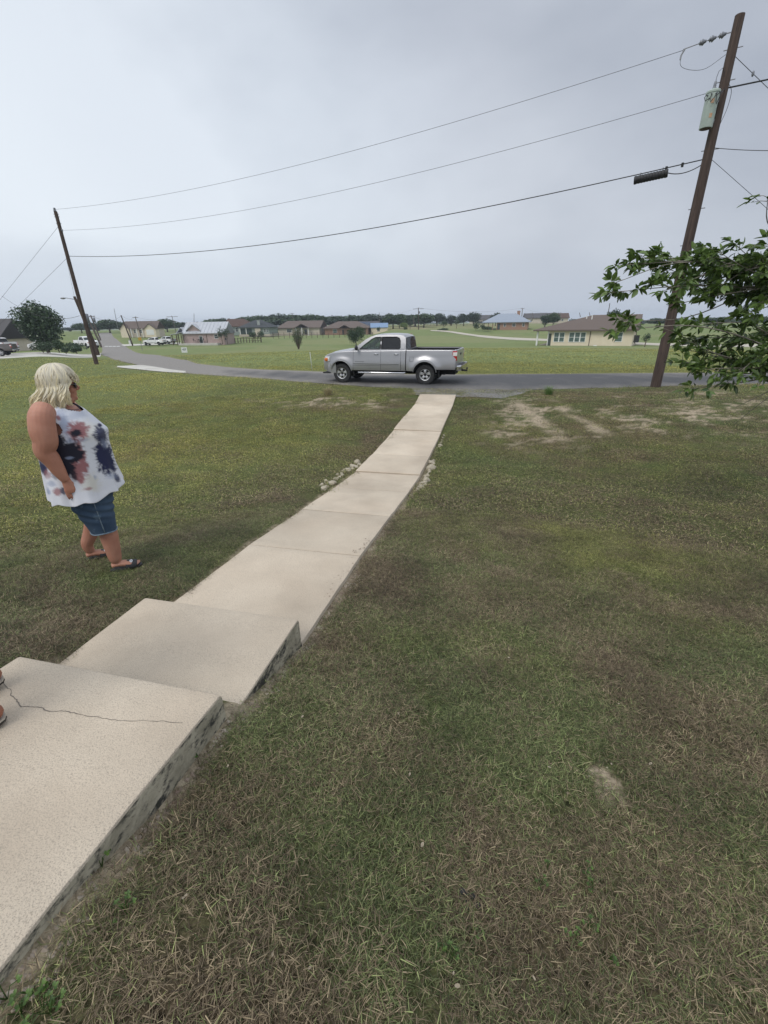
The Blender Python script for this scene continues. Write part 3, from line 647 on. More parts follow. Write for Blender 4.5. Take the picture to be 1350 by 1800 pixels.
# ================================================================== TREES AND PLANTS
M_BARK = mat('bark', (.10, .075, .055), (.20, .165, .13), scale=12, rough=.95, bump=.6, bscale=30)
M_BARKP = mat('pale_bark', (.24, .21, .17), (.38, .34, .29), scale=18, rough=.9, bump=.5, bscale=40)
M_LFAR = leafmat('far_leaves', (.022, .048, .020), (.060, .105, .034), tr=.15, gloss=.7)
M_LFAR2 = leafmat('blue_green_leaves', (.020, .040, .026), (.050, .080, .042), tr=.15, gloss=.7)
M_LBRT = leafmat('bright_leaves', (.07, .12, .02), (.20, .28, .05), tr=.2, gloss=.6)
M_LOAK = leafmat('dark_tree_leaves', (.018, .040, .018), (.060, .105, .040), tr=.15, gloss=.4)
def crown_mesh(name, n, rx, rz, zc, leaf, seed, mats, lumps=9, parent=None, fill=.35, flat=0):
    r = np.random.default_rng(seed)
    cl = r.normal(0, 1, (lumps, 3)); cl /= np.linalg.norm(cl, axis=1)[:, None]; cl *= r.uniform(.35, .72, (lumps, 1)); cr = r.uniform(.34, .55, lumps)
    k = r.integers(0, lumps, n); d = r.normal(0, 1, (n, 3)); d /= np.linalg.norm(d, axis=1)[:, None]
    rad = cr[k] * (1 - fill * r.random(n) ** 2) * r.uniform(.82, 1.16, n)
    P = cl[k] + d * rad[:, None]
    m = r.random(n) < .12; P[m] = np.clip(r.normal(0, .36, (m.sum(), 3)), -.62, .62)
    P = P * [rx, rx, rz]; 
    if flat: P[:, 2] = np.maximum(P[:, 2], -rz * flat + r.random(n) * .15 * rz)
    P[:, 2] += zc
    nrm = d * .6 + r.normal(0, .7, (n, 3)); nrm[:, 2] += .35; nrm /= np.linalg.norm(nrm, axis=1)[:, None]
    a = np.cross(nrm, r.normal(0, 1, (n, 3))); a /= np.linalg.norm(a, axis=1)[:, None]; b = np.cross(nrm, a)
    s = leaf * r.uniform(.5, 1.25, n)[:, None]
    V = np.stack([P + a * s, P + b * s * .55 + nrm * s * .12, P - a * s, P - b * s * .55 - nrm * s * .1], 1).reshape(-1, 3)
    Fq = np.arange(4 * n).reshape(n, 4)
    tone = np.clip(.5 * r.random(n) + .5 * r.random(lumps)[k], 0, 1)
    return fastmesh(name, V, Fq, mats, parent, attrs={'tone': np.repeat(tone, 4)})
def trunk_mesh(name, h, r0, seed, parent, m=None, limbs=4, spread=.35, lean=0):
    r = random.Random(seed); mb = MB(); P = [(0, 0, -.15)]; 
    for i in range(1, 6): P.append((lean * i / 5 + r.uniform(-.04, .04) * h * .3, r.uniform(-.04, .04) * h * .3, h * i / 5))
    mb.tube(P, [r0 * (1.25 - .11 * i) for i in range(6)], 7)
    for k in range(limbs):
        a = 2 * PI * k / limbs + r.uniform(-.4, .4); q = P[r.choice((2, 3, 4))]; L_ = h * spread * r.uniform(1.2, 1.9)
        mb.tube([q, (q[0] + math.cos(a) * L_ * .4, q[1] + math.sin(a) * L_ * .4, q[2] + L_ * .45), (q[0] + math.cos(a) * L_ * .75, q[1] + math.sin(a) * L_ * .75, q[2] + L_ * 1.0)], [r0 * .5, r0 * .34, r0 * .15], 5)
    return mb.build(name, m or M_BARK, parent, smooth=True)
# four kinds of far tree, copied with their parts
FARK = []
def far_tree(px, D, w, h, kind, label, group='trees beyond the houses', rz=None, z=None):
    """w: crown width in m, h: tree height in m"""
    p = polar(px, D)
    if kind not in [k for k, _ in FARK]:
        t = root('tree', label, 'tree', (0, 0, 0)); seed = 900 + kind * 13
        bright = kind in (5,); m = M_LBRT if bright else (M_LFAR2 if kind in (1, 3) else M_LFAR)
        trunk_mesh('trunk', 3.6, .22, seed, t)
        if kind == 4: crown_mesh('crown', 1500, 2.1, 4.3, 5.4, .34, seed, m, 16, t)
        else: crown_mesh('crown', 2400, 4.0, 3.2, 5.0, .42, seed, m, 16 + kind * 2, t, flat=.75)
        FARK.append((kind, t)); o = t
    else: o = copy_tree(dict(FARK)[kind])
    bw = 4.2 if kind == 4 else 8.0; bh = 9.6 if kind == 4 else 8.2
    o['label'] = label; o['group'] = group; o['category'] = 'tree'
    o.location = p if z is None else (p[0], p[1], z); o.scale = (w / bw, w / bw, h / bh); o.rotation_euler = (0, 0, rz if rz is not None else random.uniform(0, 6.28))
    return o
def mpx(px, D):      # metres per photo pixel at distance D
    d = ray(px, 570); return D / np.hypot(d[0], d[1])
def bgtree(px, top, base, wpx, D, kind, label, group='trees beyond the houses'):
    """tree whose crown spans wpx pixels and rises to row top"""
    s = mpx(px, D); p = polar(px, D); zt = atD(px, top, D)[2]
    return far_tree(px, D, wpx * s * 1.3, max(2, zt - p[2]), kind, label, group)

# ================================================================== HOUSES
def roofmat(name, a, b): return mat(name, a, b, scale=9, rough=.9, coord='Object', contrast=.3, stretch=(1, 1, 4), spec=.2)
M_ROOFB = roofmat('brown_shingle', (.115, .088, .076), (.17, .138, .12)); M_ROOFG = roofmat('grey_shingle', (.075, .072, .075), (.115, .11, .112))
M_ROOFD = roofmat('dark_shingle', (.045, .052, .055), (.075, .08, .085)); M_ROOFR = roofmat('red_brown_shingle', (.085, .055, .046), (.12, .08, .065))
M_METAL = mat('pale_metal_roof', (.42, .44, .47), (.52, .53, .56), scale=3, rough=.45, metal=.25); M_METALG = mat('grey_metal_roof', (.26, .30, .36), (.33, .37, .43), scale=3, rough=.5, metal=.25)
M_CREAM = mat('cream_siding', (.70, .61, .46), (.76, .67, .52), scale=1.5, rough=.85); M_CREAM2 = mat('pale_stucco', (.52, .46, .37), (.60, .53, .44), scale=1.5, rough=.9)
M_PINK = mat('pinkish_siding', (.36, .27, .25), (.42, .32, .295), scale=1.5, rough=.85); M_BRICK = mat('tan_brick', (.30, .17, .12), (.40, .25, .18), scale=14, rough=.95, contrast=.1)
M_GREENW = mat('grey_green_siding', (.20, .24, .22), (.26, .30, .27), scale=2, rough=.85); M_WHITE = mat('white_trim', (.72, .72, .70), (.78, .78, .76), scale=4, rough=.6)
M_DARKW = mat('dark_window_glass', (.035, .045, .05), (.07, .085, .09), scale=1, rough=.12, spec=.8); M_TEAL = mat('teal_window_glass', (.06, .10, .10), (.13, .18, .17), scale=2, rough=.12, spec=.8)
M_WOODD = mat('dark_wood', (.07, .05, .035), (.12, .09, .065), scale=8, rough=.85); M_STONE = mat('limestone_base', (.38, .33, .26), (.48, .43, .35), scale=6, rough=.95)
def house(name, label, P, rot, L, W, hw, rh, wall, roof, ends=('hip', 'hip'), over=.5, windows=(), rwindows=(), doors=(), posts=(), porch=None, chimney=None, base=None, garage=(), ridge_t=.5, group=None, hipin=None, drop_=1.0, cat='house', lwindows=(), scale_=None):
    """origin: front left corner; local x along the front, y to the back"""
    h = root(name, label, cat, (P[0], P[1], P[2]), -rot, group)
    mb = MB()
    zb = -drop_; x0 = porch[1] if porch and porch[0] == 'left' else 0; x1 = L - (porch[1] if porch and porch[0] == 'right' else 0)
    pts = [(x0, 0), (x1, 0), (x1, W), (x0, W)]
    V = [(x, y, zb) for x, y in pts] + [(x, y, hw) for x, y in pts]; Fc = [(0, 1, 5, 4), (1, 2, 6, 5), (2, 3, 7, 6), (3, 0, 4, 7), (4, 5, 6, 7)]; mb.add(V, Fc)
    ym = W * ridge_t; inset = hipin or W * .5 * .95
    if ends[0] == 'gable': mb.add([(x0, 0, hw), (x0, W, hw), (x0, ym, hw + rh * (1 - 0)), (x0 + .15, 0, hw), (x0 + .15, W, hw), (x0 + .15, ym, hw + rh)], [(0, 1, 2), (3, 5, 4), (0, 3, 4, 1), (1, 4, 5, 2), (2, 5, 3, 0)])
    if ends[1] == 'gable': mb.add([(x1, 0, hw), (x1, W, hw), (x1, ym, hw + rh), (x1 - .15, 0, hw), (x1 - .15, W, hw), (x1 - .15, ym, hw + rh)], [(0, 1, 2), (3, 5, 4), (0, 3, 4, 1), (1, 4, 5, 2), (2, 5, 3, 0)])
    mb.build('wall', wall, h)
    # roof: underside + top with fascia
    o = over; k = rh / ym; ze = hw - o * k * .6; th = .22
    a0, a1 = -o, L + o; r0 = a0 if ends[0] == 'gable' else inset; r1 = a1 if ends[1] == 'gable' else L - inset
    top = [(a0, -o, ze + th), (a1, -o, ze + th), (a1, W + o, ze + th), (a0, W + o, ze + th), (r0, ym, hw + rh + th), (r1, ym, hw + rh + th)]
    bot = [(x, y, z - th) for x, y, z in top]
    rb = MB(); rb.add(top + bot, [(0, 1, 5, 4), (2, 3, 4, 5), (1, 2, 5), (3, 0, 4), (6, 10, 11, 7), (8, 11, 10, 9), (7, 11, 8), (9, 10, 6), (0, 6, 7, 1), (1, 7, 8, 2), (2, 8, 9, 3), (3, 9, 6, 0)])
    rf = rb.build('roof', roof, h)
    def win(x, z, w, hh, face='f', n=1, glass=M_DARKW, fr=M_WHITE):
        for i in range(n):
            ww = w / n; xa = x + i * ww; f = MB(); t = .09
            def q(m_, a, b, c, d, y0, y1):
                if face == 'f': m_.box(a, b, y0, y1, c, d)
                elif face == 'r': m_.box(x1 - y1, x1 - y0, a, b, c, d)
                else: m_.box(x0 + y0, x0 + y1, a, b, c, d)
            q(f, xa, xa + ww, z, z + t, -.06, .05); q(f, xa, xa + ww, z + hh - t, z + hh, -.06, .05); q(f, xa, xa + t, z + t, z + hh - t, -.06, .05); q(f, xa + ww - t, xa + ww, z + t, z + hh - t, -.06, .05)
            q(f, xa + t, xa + ww - t, z + hh / 2 - .03, z + hh / 2 + .03, -.04, .03)
            o_ = f.build('window', fr, h); g = MB(); q(g, xa + t, xa + ww - t, z + t, z + hh / 2 - .03, -.02, .02); q(g, xa + t, xa + ww - t, z + hh / 2 + .03, z + hh - t, -.02, .02); g.build('pane', glass, o_)
    for w_ in windows: win(*w_[:4], 'f', *(w_[4:]))
    for w_ in rwindows: win(*w_[:4], 'r', *(w_[4:]))
    for w_ in lwindows: win(*w_[:4], 'l', *(w_[4:]))
    for (x, w, hh, m_) in doors:
        d = MB(); d.box(x - .1, x, -.05, .04, .0, hh + .1); d.box(x + w, x + w + .1, -.05, .04, 0, hh + .1); d.box(x, x + w, -.05, .04, hh, hh + .1); fr = d.build('door_frame', M_WHITE, h)
        MB().box(x, x + w, -.03, .02, 0, hh).build('door', m_, fr)
    for (x, w, hh, m_) in garage:
        d = MB(); d.box(x, x + w, -.04, .02, 0, hh); 
        g = d.build('garage_door', m_, h); 
        for i in range(4): MB().box(x + .05, x + w - .05, -.07, -.041, .05 + i * hh / 4, (i + 1) * hh / 4 - .03).build('panel', m_, g)
    for (x, y) in posts: MB().box(x - .13, x + .13, y - .13, y + .13, -drop_, hw).build('post', M_WHITE if wall is not M_BRICK else wall, h)
    if chimney: cx, cy, cw, ch, cm = chimney; c = MB(); c.box(cx, cx + cw, cy, cy + cw * .8, hw * .5, ch); c.box(cx - .1, cx + cw + .1, cy - .1, cy + cw * .8 + .1, ch, ch + .15); c.build('chimney', cm, rf)
    if base: MB().box(-base, L + base, -base, W + base, -drop_, .02).build('foundation', M_STONE, h)
    if scale_ is not None: h.scale = scale_
    return h
def gable(h, x0, x1, y0, y1, z, rh, wall, roof, over=.35, zb=None, name='gable'):
    """front facing gable wing on a house"""
    xm = (x0 + x1) / 2
    if wall is not None:
        mb = MB(); mb.add([(x0, y0, zb if zb is not None else z), (x1, y0, zb if zb is not None else z), (x1, y0, z), (xm, y0, z + rh), (x0, y0, z), (x0, y1, zb if zb is not None else z), (x1, y1, zb if zb is not None else z), (x1, y1, z), (xm, y1, z + rh), (x0, y1, z)],
              [(0, 1, 2, 3, 4), (9, 8, 7, 6, 5), (0, 4, 9, 5), (1, 6, 7, 2), (0, 5, 6, 1)])
        mb.build(name, wall, h)
    k = rh / (xm - x0); th = .2; rb = MB()
    for s in (-1, 1):
        xe = xm + s * (xm - x0 + over); ze = z - over * k
        A = [(xm, y0 - over, z + rh + .02), (xe, y0 - over, ze + .02), (xe, y1, ze + .02), (xm, y1, z + rh + .02)]
        B = [(a, b, c + th) for a, b, c in A]; rb.add(A + B, [(0, 1, 2, 3), (4, 7, 6, 5), (0, 4, 5, 1), (1, 5, 6, 2), (2, 6, 7, 3), (3, 7, 4, 0)])
    return rb.build('gable_roof', roof, h)
def G(px, D, dz=0): return polar(px, D, dz)
def zat(px, py, D, p): return atD(px, py, D)[2] - p[2]
def houses():
    # cream house with the brown hip roof, right
    p = G(946, 88); p[2] = atD(946, 608.5, 88)[2]
    h = house('cream_house', 'cream house with a brown hip roof and teal framed windows, right of the field', p, math.radians(30), 15.2, 14.0, 2.6, 2.15, M_CREAM, M_ROOFB, ('hip', 'gable'), .6,
          windows=[(2.9, .7, 1.8, 1.6, 2, M_TEAL), (5.4, .7, 2.7, 1.6, 3, M_TEAL), (12.6, .8, 1.1, 1.5, 1, M_TEAL)], posts=[(.1, .1), (2.0, .1)], porch=('left', 1.9), base=.25, drop_=1.5, hipin=8.0)
    MB().box(2.0, 2.5, -.04, .04, .1, 2.1).build('door', M_DARKW, h); MB().box(8.7, 8.8, -.1, 0, .1, 2.5).build('downspout', M_WOODD, h); MB().tube([(15.3, 11, .1), (15.3, 11, 2.7)], .06, 6).build('downspout', M_WOODD, h)
    for x, y in ((7.2, 5.0), (8.1, 4.7)): 
        MB().tube([(x, y, 3.9), (x, y, 4.9)], .09, 8).build('vent_pipe', M_WHITE, h)
    # grey metal hip roof, brick
    p = G(851, 176); p[2] = atD(851, 579.5, 176)[2]
    h = house('metal_roof_house', 'brick house with a wide blue-grey metal hip roof, behind the gravel lane', p, math.radians(20), 17.6, 11, 2.7, 2.7, M_BRICK, M_METALG, ('hip', 'hip'), .9,
          windows=[(8.0, .9, 1.0, 1.3), (11.5, .9, 1.4, 1.3), (15.5, .9, 1.0, 1.3)], posts=[(0, 0), (1.8, 0), (3.6, 0), (5.4, 0)], porch=('left', 5.4), chimney=(12.6, 6, 1.2, 6.4, M_BRICK), drop_=1, scale_=(.86, .86, .93))
    MB().box(5.5, 6.6, -.05, .03, 0, 2.1).build('door', M_DARKW, h)
    # houses on the skyline between
    for px, D, L, lab, rm in ((922, 290, 16, 'small grey roofed house far off behind the metal roof house', M_ROOFG), (958, 300, 13, 'far low house with a faded brown roof left of the cream house', M_ROOFR), (885 - 60, 330, 15, 'pale far house under the trees left of the metal roof house', M_ROOFG)):
        p = G(px, D); p[2] = max(p[2], atD(px, 576, D)[2]); house('far_house', lab, p, math.radians(10), L, 8, 2.8, 2.4, M_CREAM2, rm, ('gable', 'gable'), windows=[(3, 1, 1.2, 1.2), (9, 1, 1.2, 1.2)])
    # brick house behind the round shrub
    p = G(570, 190); p[2] = atD(570, 589, 190)[2]
    h = house('brick_house', 'tan brick house with a brown hip roof behind the round bush', p, math.radians(6), 17.6, 10, 2.9, 2.5, M_BRICK, M_ROOFB, ('hip', 'hip'), .8, windows=[(3.4, .7, 1.7, 1.7, 1, M_TEAL)], posts=[(7.3, -1.2), (9.8, -1.2)], drop_=1, base=.3, scale_=(.98, .98, .88))
    MB().box(6.9, 7.9, -.05, .03, 0, 2.1).build('door', M_DARKW, h); gable(h, 6.6, 10.5, -1.7, 1, 2.9, 1.1, None, M_ROOFB)
    MB().box(14.8, 16.9, -.12, 0, 0, 2.6).build('shutter', M_WOODD, h)
    # solar roof building and blue roof building
    p = G(621, 196); p[2] = atD(621, 587, 196)[2]
    h = house('solar_roof_house', 'house with dark solar panels on its roof behind the brick house', p, math.radians(2), 10.5, 8, 3.4, 3.0, M_CREAM2, M_ROOFG, ('gable', 'gable'), .3, scale_=(1, 1, .72))
    mb = MB()
    rf = [c for c in h.children if c.name.startswith('roof')][0]
    for i in range(6):
        q = MB(); a = math.atan2(3.0, 4.0); x0 = .3 + i * 1.1
        def on(x, v): return (x, v, 3.64 + v * 3.0 / 4.0 + .12)
        A = [on(x0, .5), on(x0 + 1.0, .5), on(x0 + 1.0, 3.4), on(x0, 3.4)]; q.add(A + [(x, y, z + .06) for x, y, z in A], [(0, 1, 2, 3), (4, 5, 6, 7), (0, 4, 5, 1), (1, 5, 6, 2), (2, 6, 7, 3), (3, 7, 4, 0)]); q.build('solar_panel', mat('solar_panel', (.03, .05, .09), rough=.15), rf)
    p = G(652, 190); p[2] = atD(652, 587, 190)[2]
    house('blue_roof_shed', 'cream building with a light blue metal roof left of the leafy tree', p, math.radians(0), 6.6, 7, 2.9, 1.9, M_CREAM, mat('light_blue_metal', (.15, .24, .38), (.19, .29, .44), scale=2, rough=.4), ('gable', 'gable'), .3, windows=[(2.4, 1.1, 1.2, 1.0)], cat='building', scale_=(1, 1, .8))
    # cream and brown house, middle
    p = G(488, 195); p[2] = atD(488, 588.5, 195)[2]
    h = house('tan_house', 'pale stucco house with a brown roof and small front gable, behind the bare shrub', p, math.radians(8), 15.5, 9.5, 2.8, 2.6, M_CREAM2, M_ROOFB, ('hip', 'gable'), .6, windows=[(3.2, .9, 1.9, 1.4)], rwindows=[(3.4, .8, 1.2, 1.6)], posts=[(7.2, -1.4), (9.4, -1.4), (11.8, -1.4)], drop_=1, base=.3, hipin=2.2, scale_=(1.1, 1.1, .9))
    MB().box(9.9, 10.9, -.05, .03, 0, 2.1).build('door', M_DARKW, h); gable(h, 7.0, 12.0, -1.7, 1.5, 2.75, 1.5, None, M_ROOFB)
    # dark roof house
    p = G(420, 185); p[2] = atD(420, 588, 185)[2]
    h = house('dark_roof_house', 'grey-green house with a dark hip roof, a stone chimney and a deep porch', p, math.radians(6), 13.6, 11, 3.0, 2.9, M_GREENW, M_ROOFD, ('hip', 'hip'), .7, windows=[(11.0, .7, .9, 1.6), (12.3, .7, .7, 1.6)], posts=[(.2, -.2), (3.0, -.2)], chimney=(8.0, 1.0, 1.1, 5.9, mat('chimney_stone', (.28, .31, .30), (.38, .40, .38), scale=5)), drop_=1, base=.4, scale_=(.84, .9, .80))
    MB().box(.4, 5.6, -.05, .0, .0, 2.5).build('screened_porch', mat('dark_green_screen', (.03, .05, .045)), h); MB().box(7.1, 9.6, -.35, 0, -.6, 2.6).build('stone_wall', M_CREAM2, h)
    p = G(396, 205); p[2] = atD(396, 586, 205)[2]
    house('red_roof_house', 'house wing with a faded red-brown roof left of the dark hip roof', p, math.radians(6), 11.5, 9, 3.3, 3.3, M_GREENW, M_ROOFR, ('gable', 'hip'), .6, windows=[(4.4, .6, 1.4, 2.0), (6.2, .6, 1.4, 2.0)], scale_=(.9, .9, .8))
    # pink metal roof building
    p = G(319, 138); p[2] = atD(319, 604, 138)[2]
    h = house('pink_house', 'pinkish building with a white metal roof and roof dormer, patio table beside its door', p, math.radians(3), 13.6, 9, 3.05, 3.1, M_PINK, M_METAL, ('gable', 'gable'), .45,
          windows=[(10.2, 1.3, 1.3, 1.35)], doors=[(5.2, 1.0, 2.1, M_DARKW)], drop_=1.2, scale_=(.82, .82, .83))
    gable(h, 1.4, 5.4, .6, 4.4, 4.1, 1.5, M_PINK, M_METAL, .5, zb=3.4, name='dormer')
    rf = [c for c in h.children if c.name.startswith('roof')][0]
    for i in range(12):
        x = -.3 + i * 1.22; sm = MB(); sm.add([(x, -.45, 3.12), (x + .05, -.45, 3.12), (x + .05, 4.45, 6.45), (x, 4.45, 6.45), (x, -.45, 3.18), (x + .05, -.45, 3.18), (x + .05, 4.45, 6.51), (x, 4.45, 6.51)], [(0, 1, 2, 3), (4, 5, 6, 7), (0, 4, 5, 1), (1, 5, 6, 2), (2, 6, 7, 3), (3, 7, 4, 0)]); sm.build('roof_seam', M_METAL, rf)
    MB().box(7.6, 7.72, -.12, 0, 0, 3).build('downspout', M_WOODD, h)
    # porch to the left
    pr = MB(); pr.add([(-3.6, -1.6, 2.7), (0, -1.6, 3.3), (0, 7, 3.3), (-3.6, 7, 2.7), (-3.6, -1.6, 2.85), (0, -1.6, 3.45), (0, 7, 3.45), (-3.6, 7, 2.85)], [(0, 3, 2, 1), (4, 5, 6, 7), (0, 1, 5, 4), (1, 2, 6, 5), (2, 3, 7, 6), (3, 0, 4, 7)]); pr.build('porch_roof', M_METAL, h)
    for x, y in ((-3.3, -1.3), (-1.8, -1.3), (-.2, -1.3), (-3.3, 3)): MB().box(x - .12, x + .12, y - .12, y + .12, -1, 2.85).build('post', M_WOODD, h)
    MB().box(-2.6, -.02, 4.5, 4.8, 0, 2.8).build('wall_panel', M_PINK, h); gable(h, -2.9, -.1, 2, 6, 3.3, 1.4, None, M_METAL)
    pt = MB(); pt.box(-1, 12, -2.6, 0, -1.2, .05); pt.build('patio', M_CONCD, h); 
    # far house at the end of the street
    p = G(214, 176); p[2] = atD(214, 589.5, 176)[2]
    h = house('street_end_house', 'cream house with a grey-brown roof and garage wing at the end of the street', p, math.radians(-4), 15.2, 9, 2.7, 2.9, M_CREAM2, M_ROOFB, ('gable', 'gable'), .4, windows=[(2.2, .8, 1.0, 1.4), (4.6, .8, 1.0, 1.4), (7.4, .8, 1.0, 1.4)], posts=[(4, -1.2), (6.5, -1.2), (9, -1.2)], drop_=1, scale_=(.70, .70, .72))
    gable(h, 10.6, 15.4, -2.4, 2, 2.6, 1.9, M_CREAM, M_ROOFB, .35, zb=-1); gable(h, -.8, 3.0, -1.2, 2, 2.6, 1.9, M_CREAM, M_ROOFB, .35, zb=-1)
    g = MB().box(11.3, 14.7, -2.46, -2.4, 0, 2.2).build('garage_door', M_WHITE, h)
    # grey roof house at the left edge
    p = G(-75, 108); p[2] = atD(-75, 620, 108)[2]
    h = house('grey_roof_house', 'house at the left edge with a big grey shingle roof, dark window and cream trim', p, math.radians(14), 13.4, 10, 2.75, 3.4, M_CREAM2, M_ROOFG, ('hip', 'gable'), .7, windows=[(10.3, .9, 2.0, 1.5)], drop_=1, scale_=(.6, .6, .82))
    gable(h, 3.6, 8.6, -2.6, 3, 2.5, 1.7, M_CREAM, M_ROOFG, .4, zb=-1)
houses()

# patio furniture by the pink building
def patio_set():
    b = polar(344, 135.6); b[2] = atD(344, 601.5, 135.6)[2]; M = mat('dark_patio_metal', (.05, .045, .045))
    t = root('patio_table', 'round dark patio table outside the pink building', 'table', b); MB().lathe([(0, .70), (.6, .70), (.6, .74), (0, .74)], 16).build('table_top', M, t)
    for a in range(4): MB().tube([(.5 * math.cos(a * PI / 2), .5 * math.sin(a * PI / 2), 0), (.1 * math.cos(a * PI / 2), .1 * math.sin(a * PI / 2), .7)], .03, 5).build('leg', M, t)
    c0 = None
    for i, (dx, dy, a, lab) in enumerate(((-1.1, 0, PI / 2, 'dark patio chair left of the round patio table'), (1.1, .1, -PI / 2, 'dark patio chair right of the round patio table'), (7.2, .2, .3, 'dark chair standing alone near the patio window'))):
        if c0 is None:
            c = root('patio_chair', lab, 'chair', b, 0, 'dark chairs outside the pink building'); MB().box(-.25, .25, -.25, .25, .42, .47).build('seat', M, c); MB().box(-.25, .25, .22, .26, .47, .95).build('backrest', M, c)
            for x in (-.23, .23):
                for y in (-.23, .23): MB().tube([(x, y, 0), (x, y, .44)], .02, 4).build('leg', M, c)
            c0 = c
        else: c = copy_tree(c0)
        c.location = (b[0] + dx, b[1] + dy, b[2]); c.rotation_euler = (0, 0, a); c['label'] = lab
patio_set()
# rail fence right of the pink building
def rail_fence():
    p0 = G(409, 140); p1 = G(455, 140); p0[2] = atD(409, 602, 140)[2]; p1[2] = atD(455, 601, 140)[2]
    f = root('rail_fence', 'low dark wooden rail fence right of the pink building', 'fence', p0); d = p1 - p0; n = 9
    for i in range(n + 1): q = d * i / n; MB().box(q[0] - .08, q[0] + .08, q[1] - .08, q[1] + .08, q[2] - .6, q[2] + 1.15 + (.3 if i in (3,) else 0)).build('post', M_WOODD, f)
    for z in (.35, .95):
        for i in range(n): MB().tube([d * i / n + [0, -.1, z], d * (i + 1) / n + [0, -.1, z]], .06, 4).build('rail', M_WOODD, f)
rail_fence()
# low border fence in front of the middle houses
def far_fence(px0, px1, D, py, label):
    f = root('post_fence', label, 'fence', G(px0, D)); b0 = np.array(f.location); n = 18; M = M_WOODD; prev = None
    for i in range(n + 1):
        px = px0 + (px1 - px0) * i / n; q = atD(px, py, D) - b0; MB().box(q[0] - .07, q[0] + .07, q[1] - .07, q[1] + .07, q[2] - .8, q[2] + 1.1).build('post', M, f)
        if prev is not None: MB().tube([prev + [0, 0, .9], q + [0, 0, .9]], .05, 4).tube([prev + [0, 0, .45], q + [0, 0, .45]], .05, 4).build('rail', M, f)
        prev = q
far_fence(480, 655, 158, 590.5, 'long low rail fence along the back of the field before the middle houses')
far_fence(745, 850, 262, 573.5, 'pale fence line before the far trees right of the pole'); 

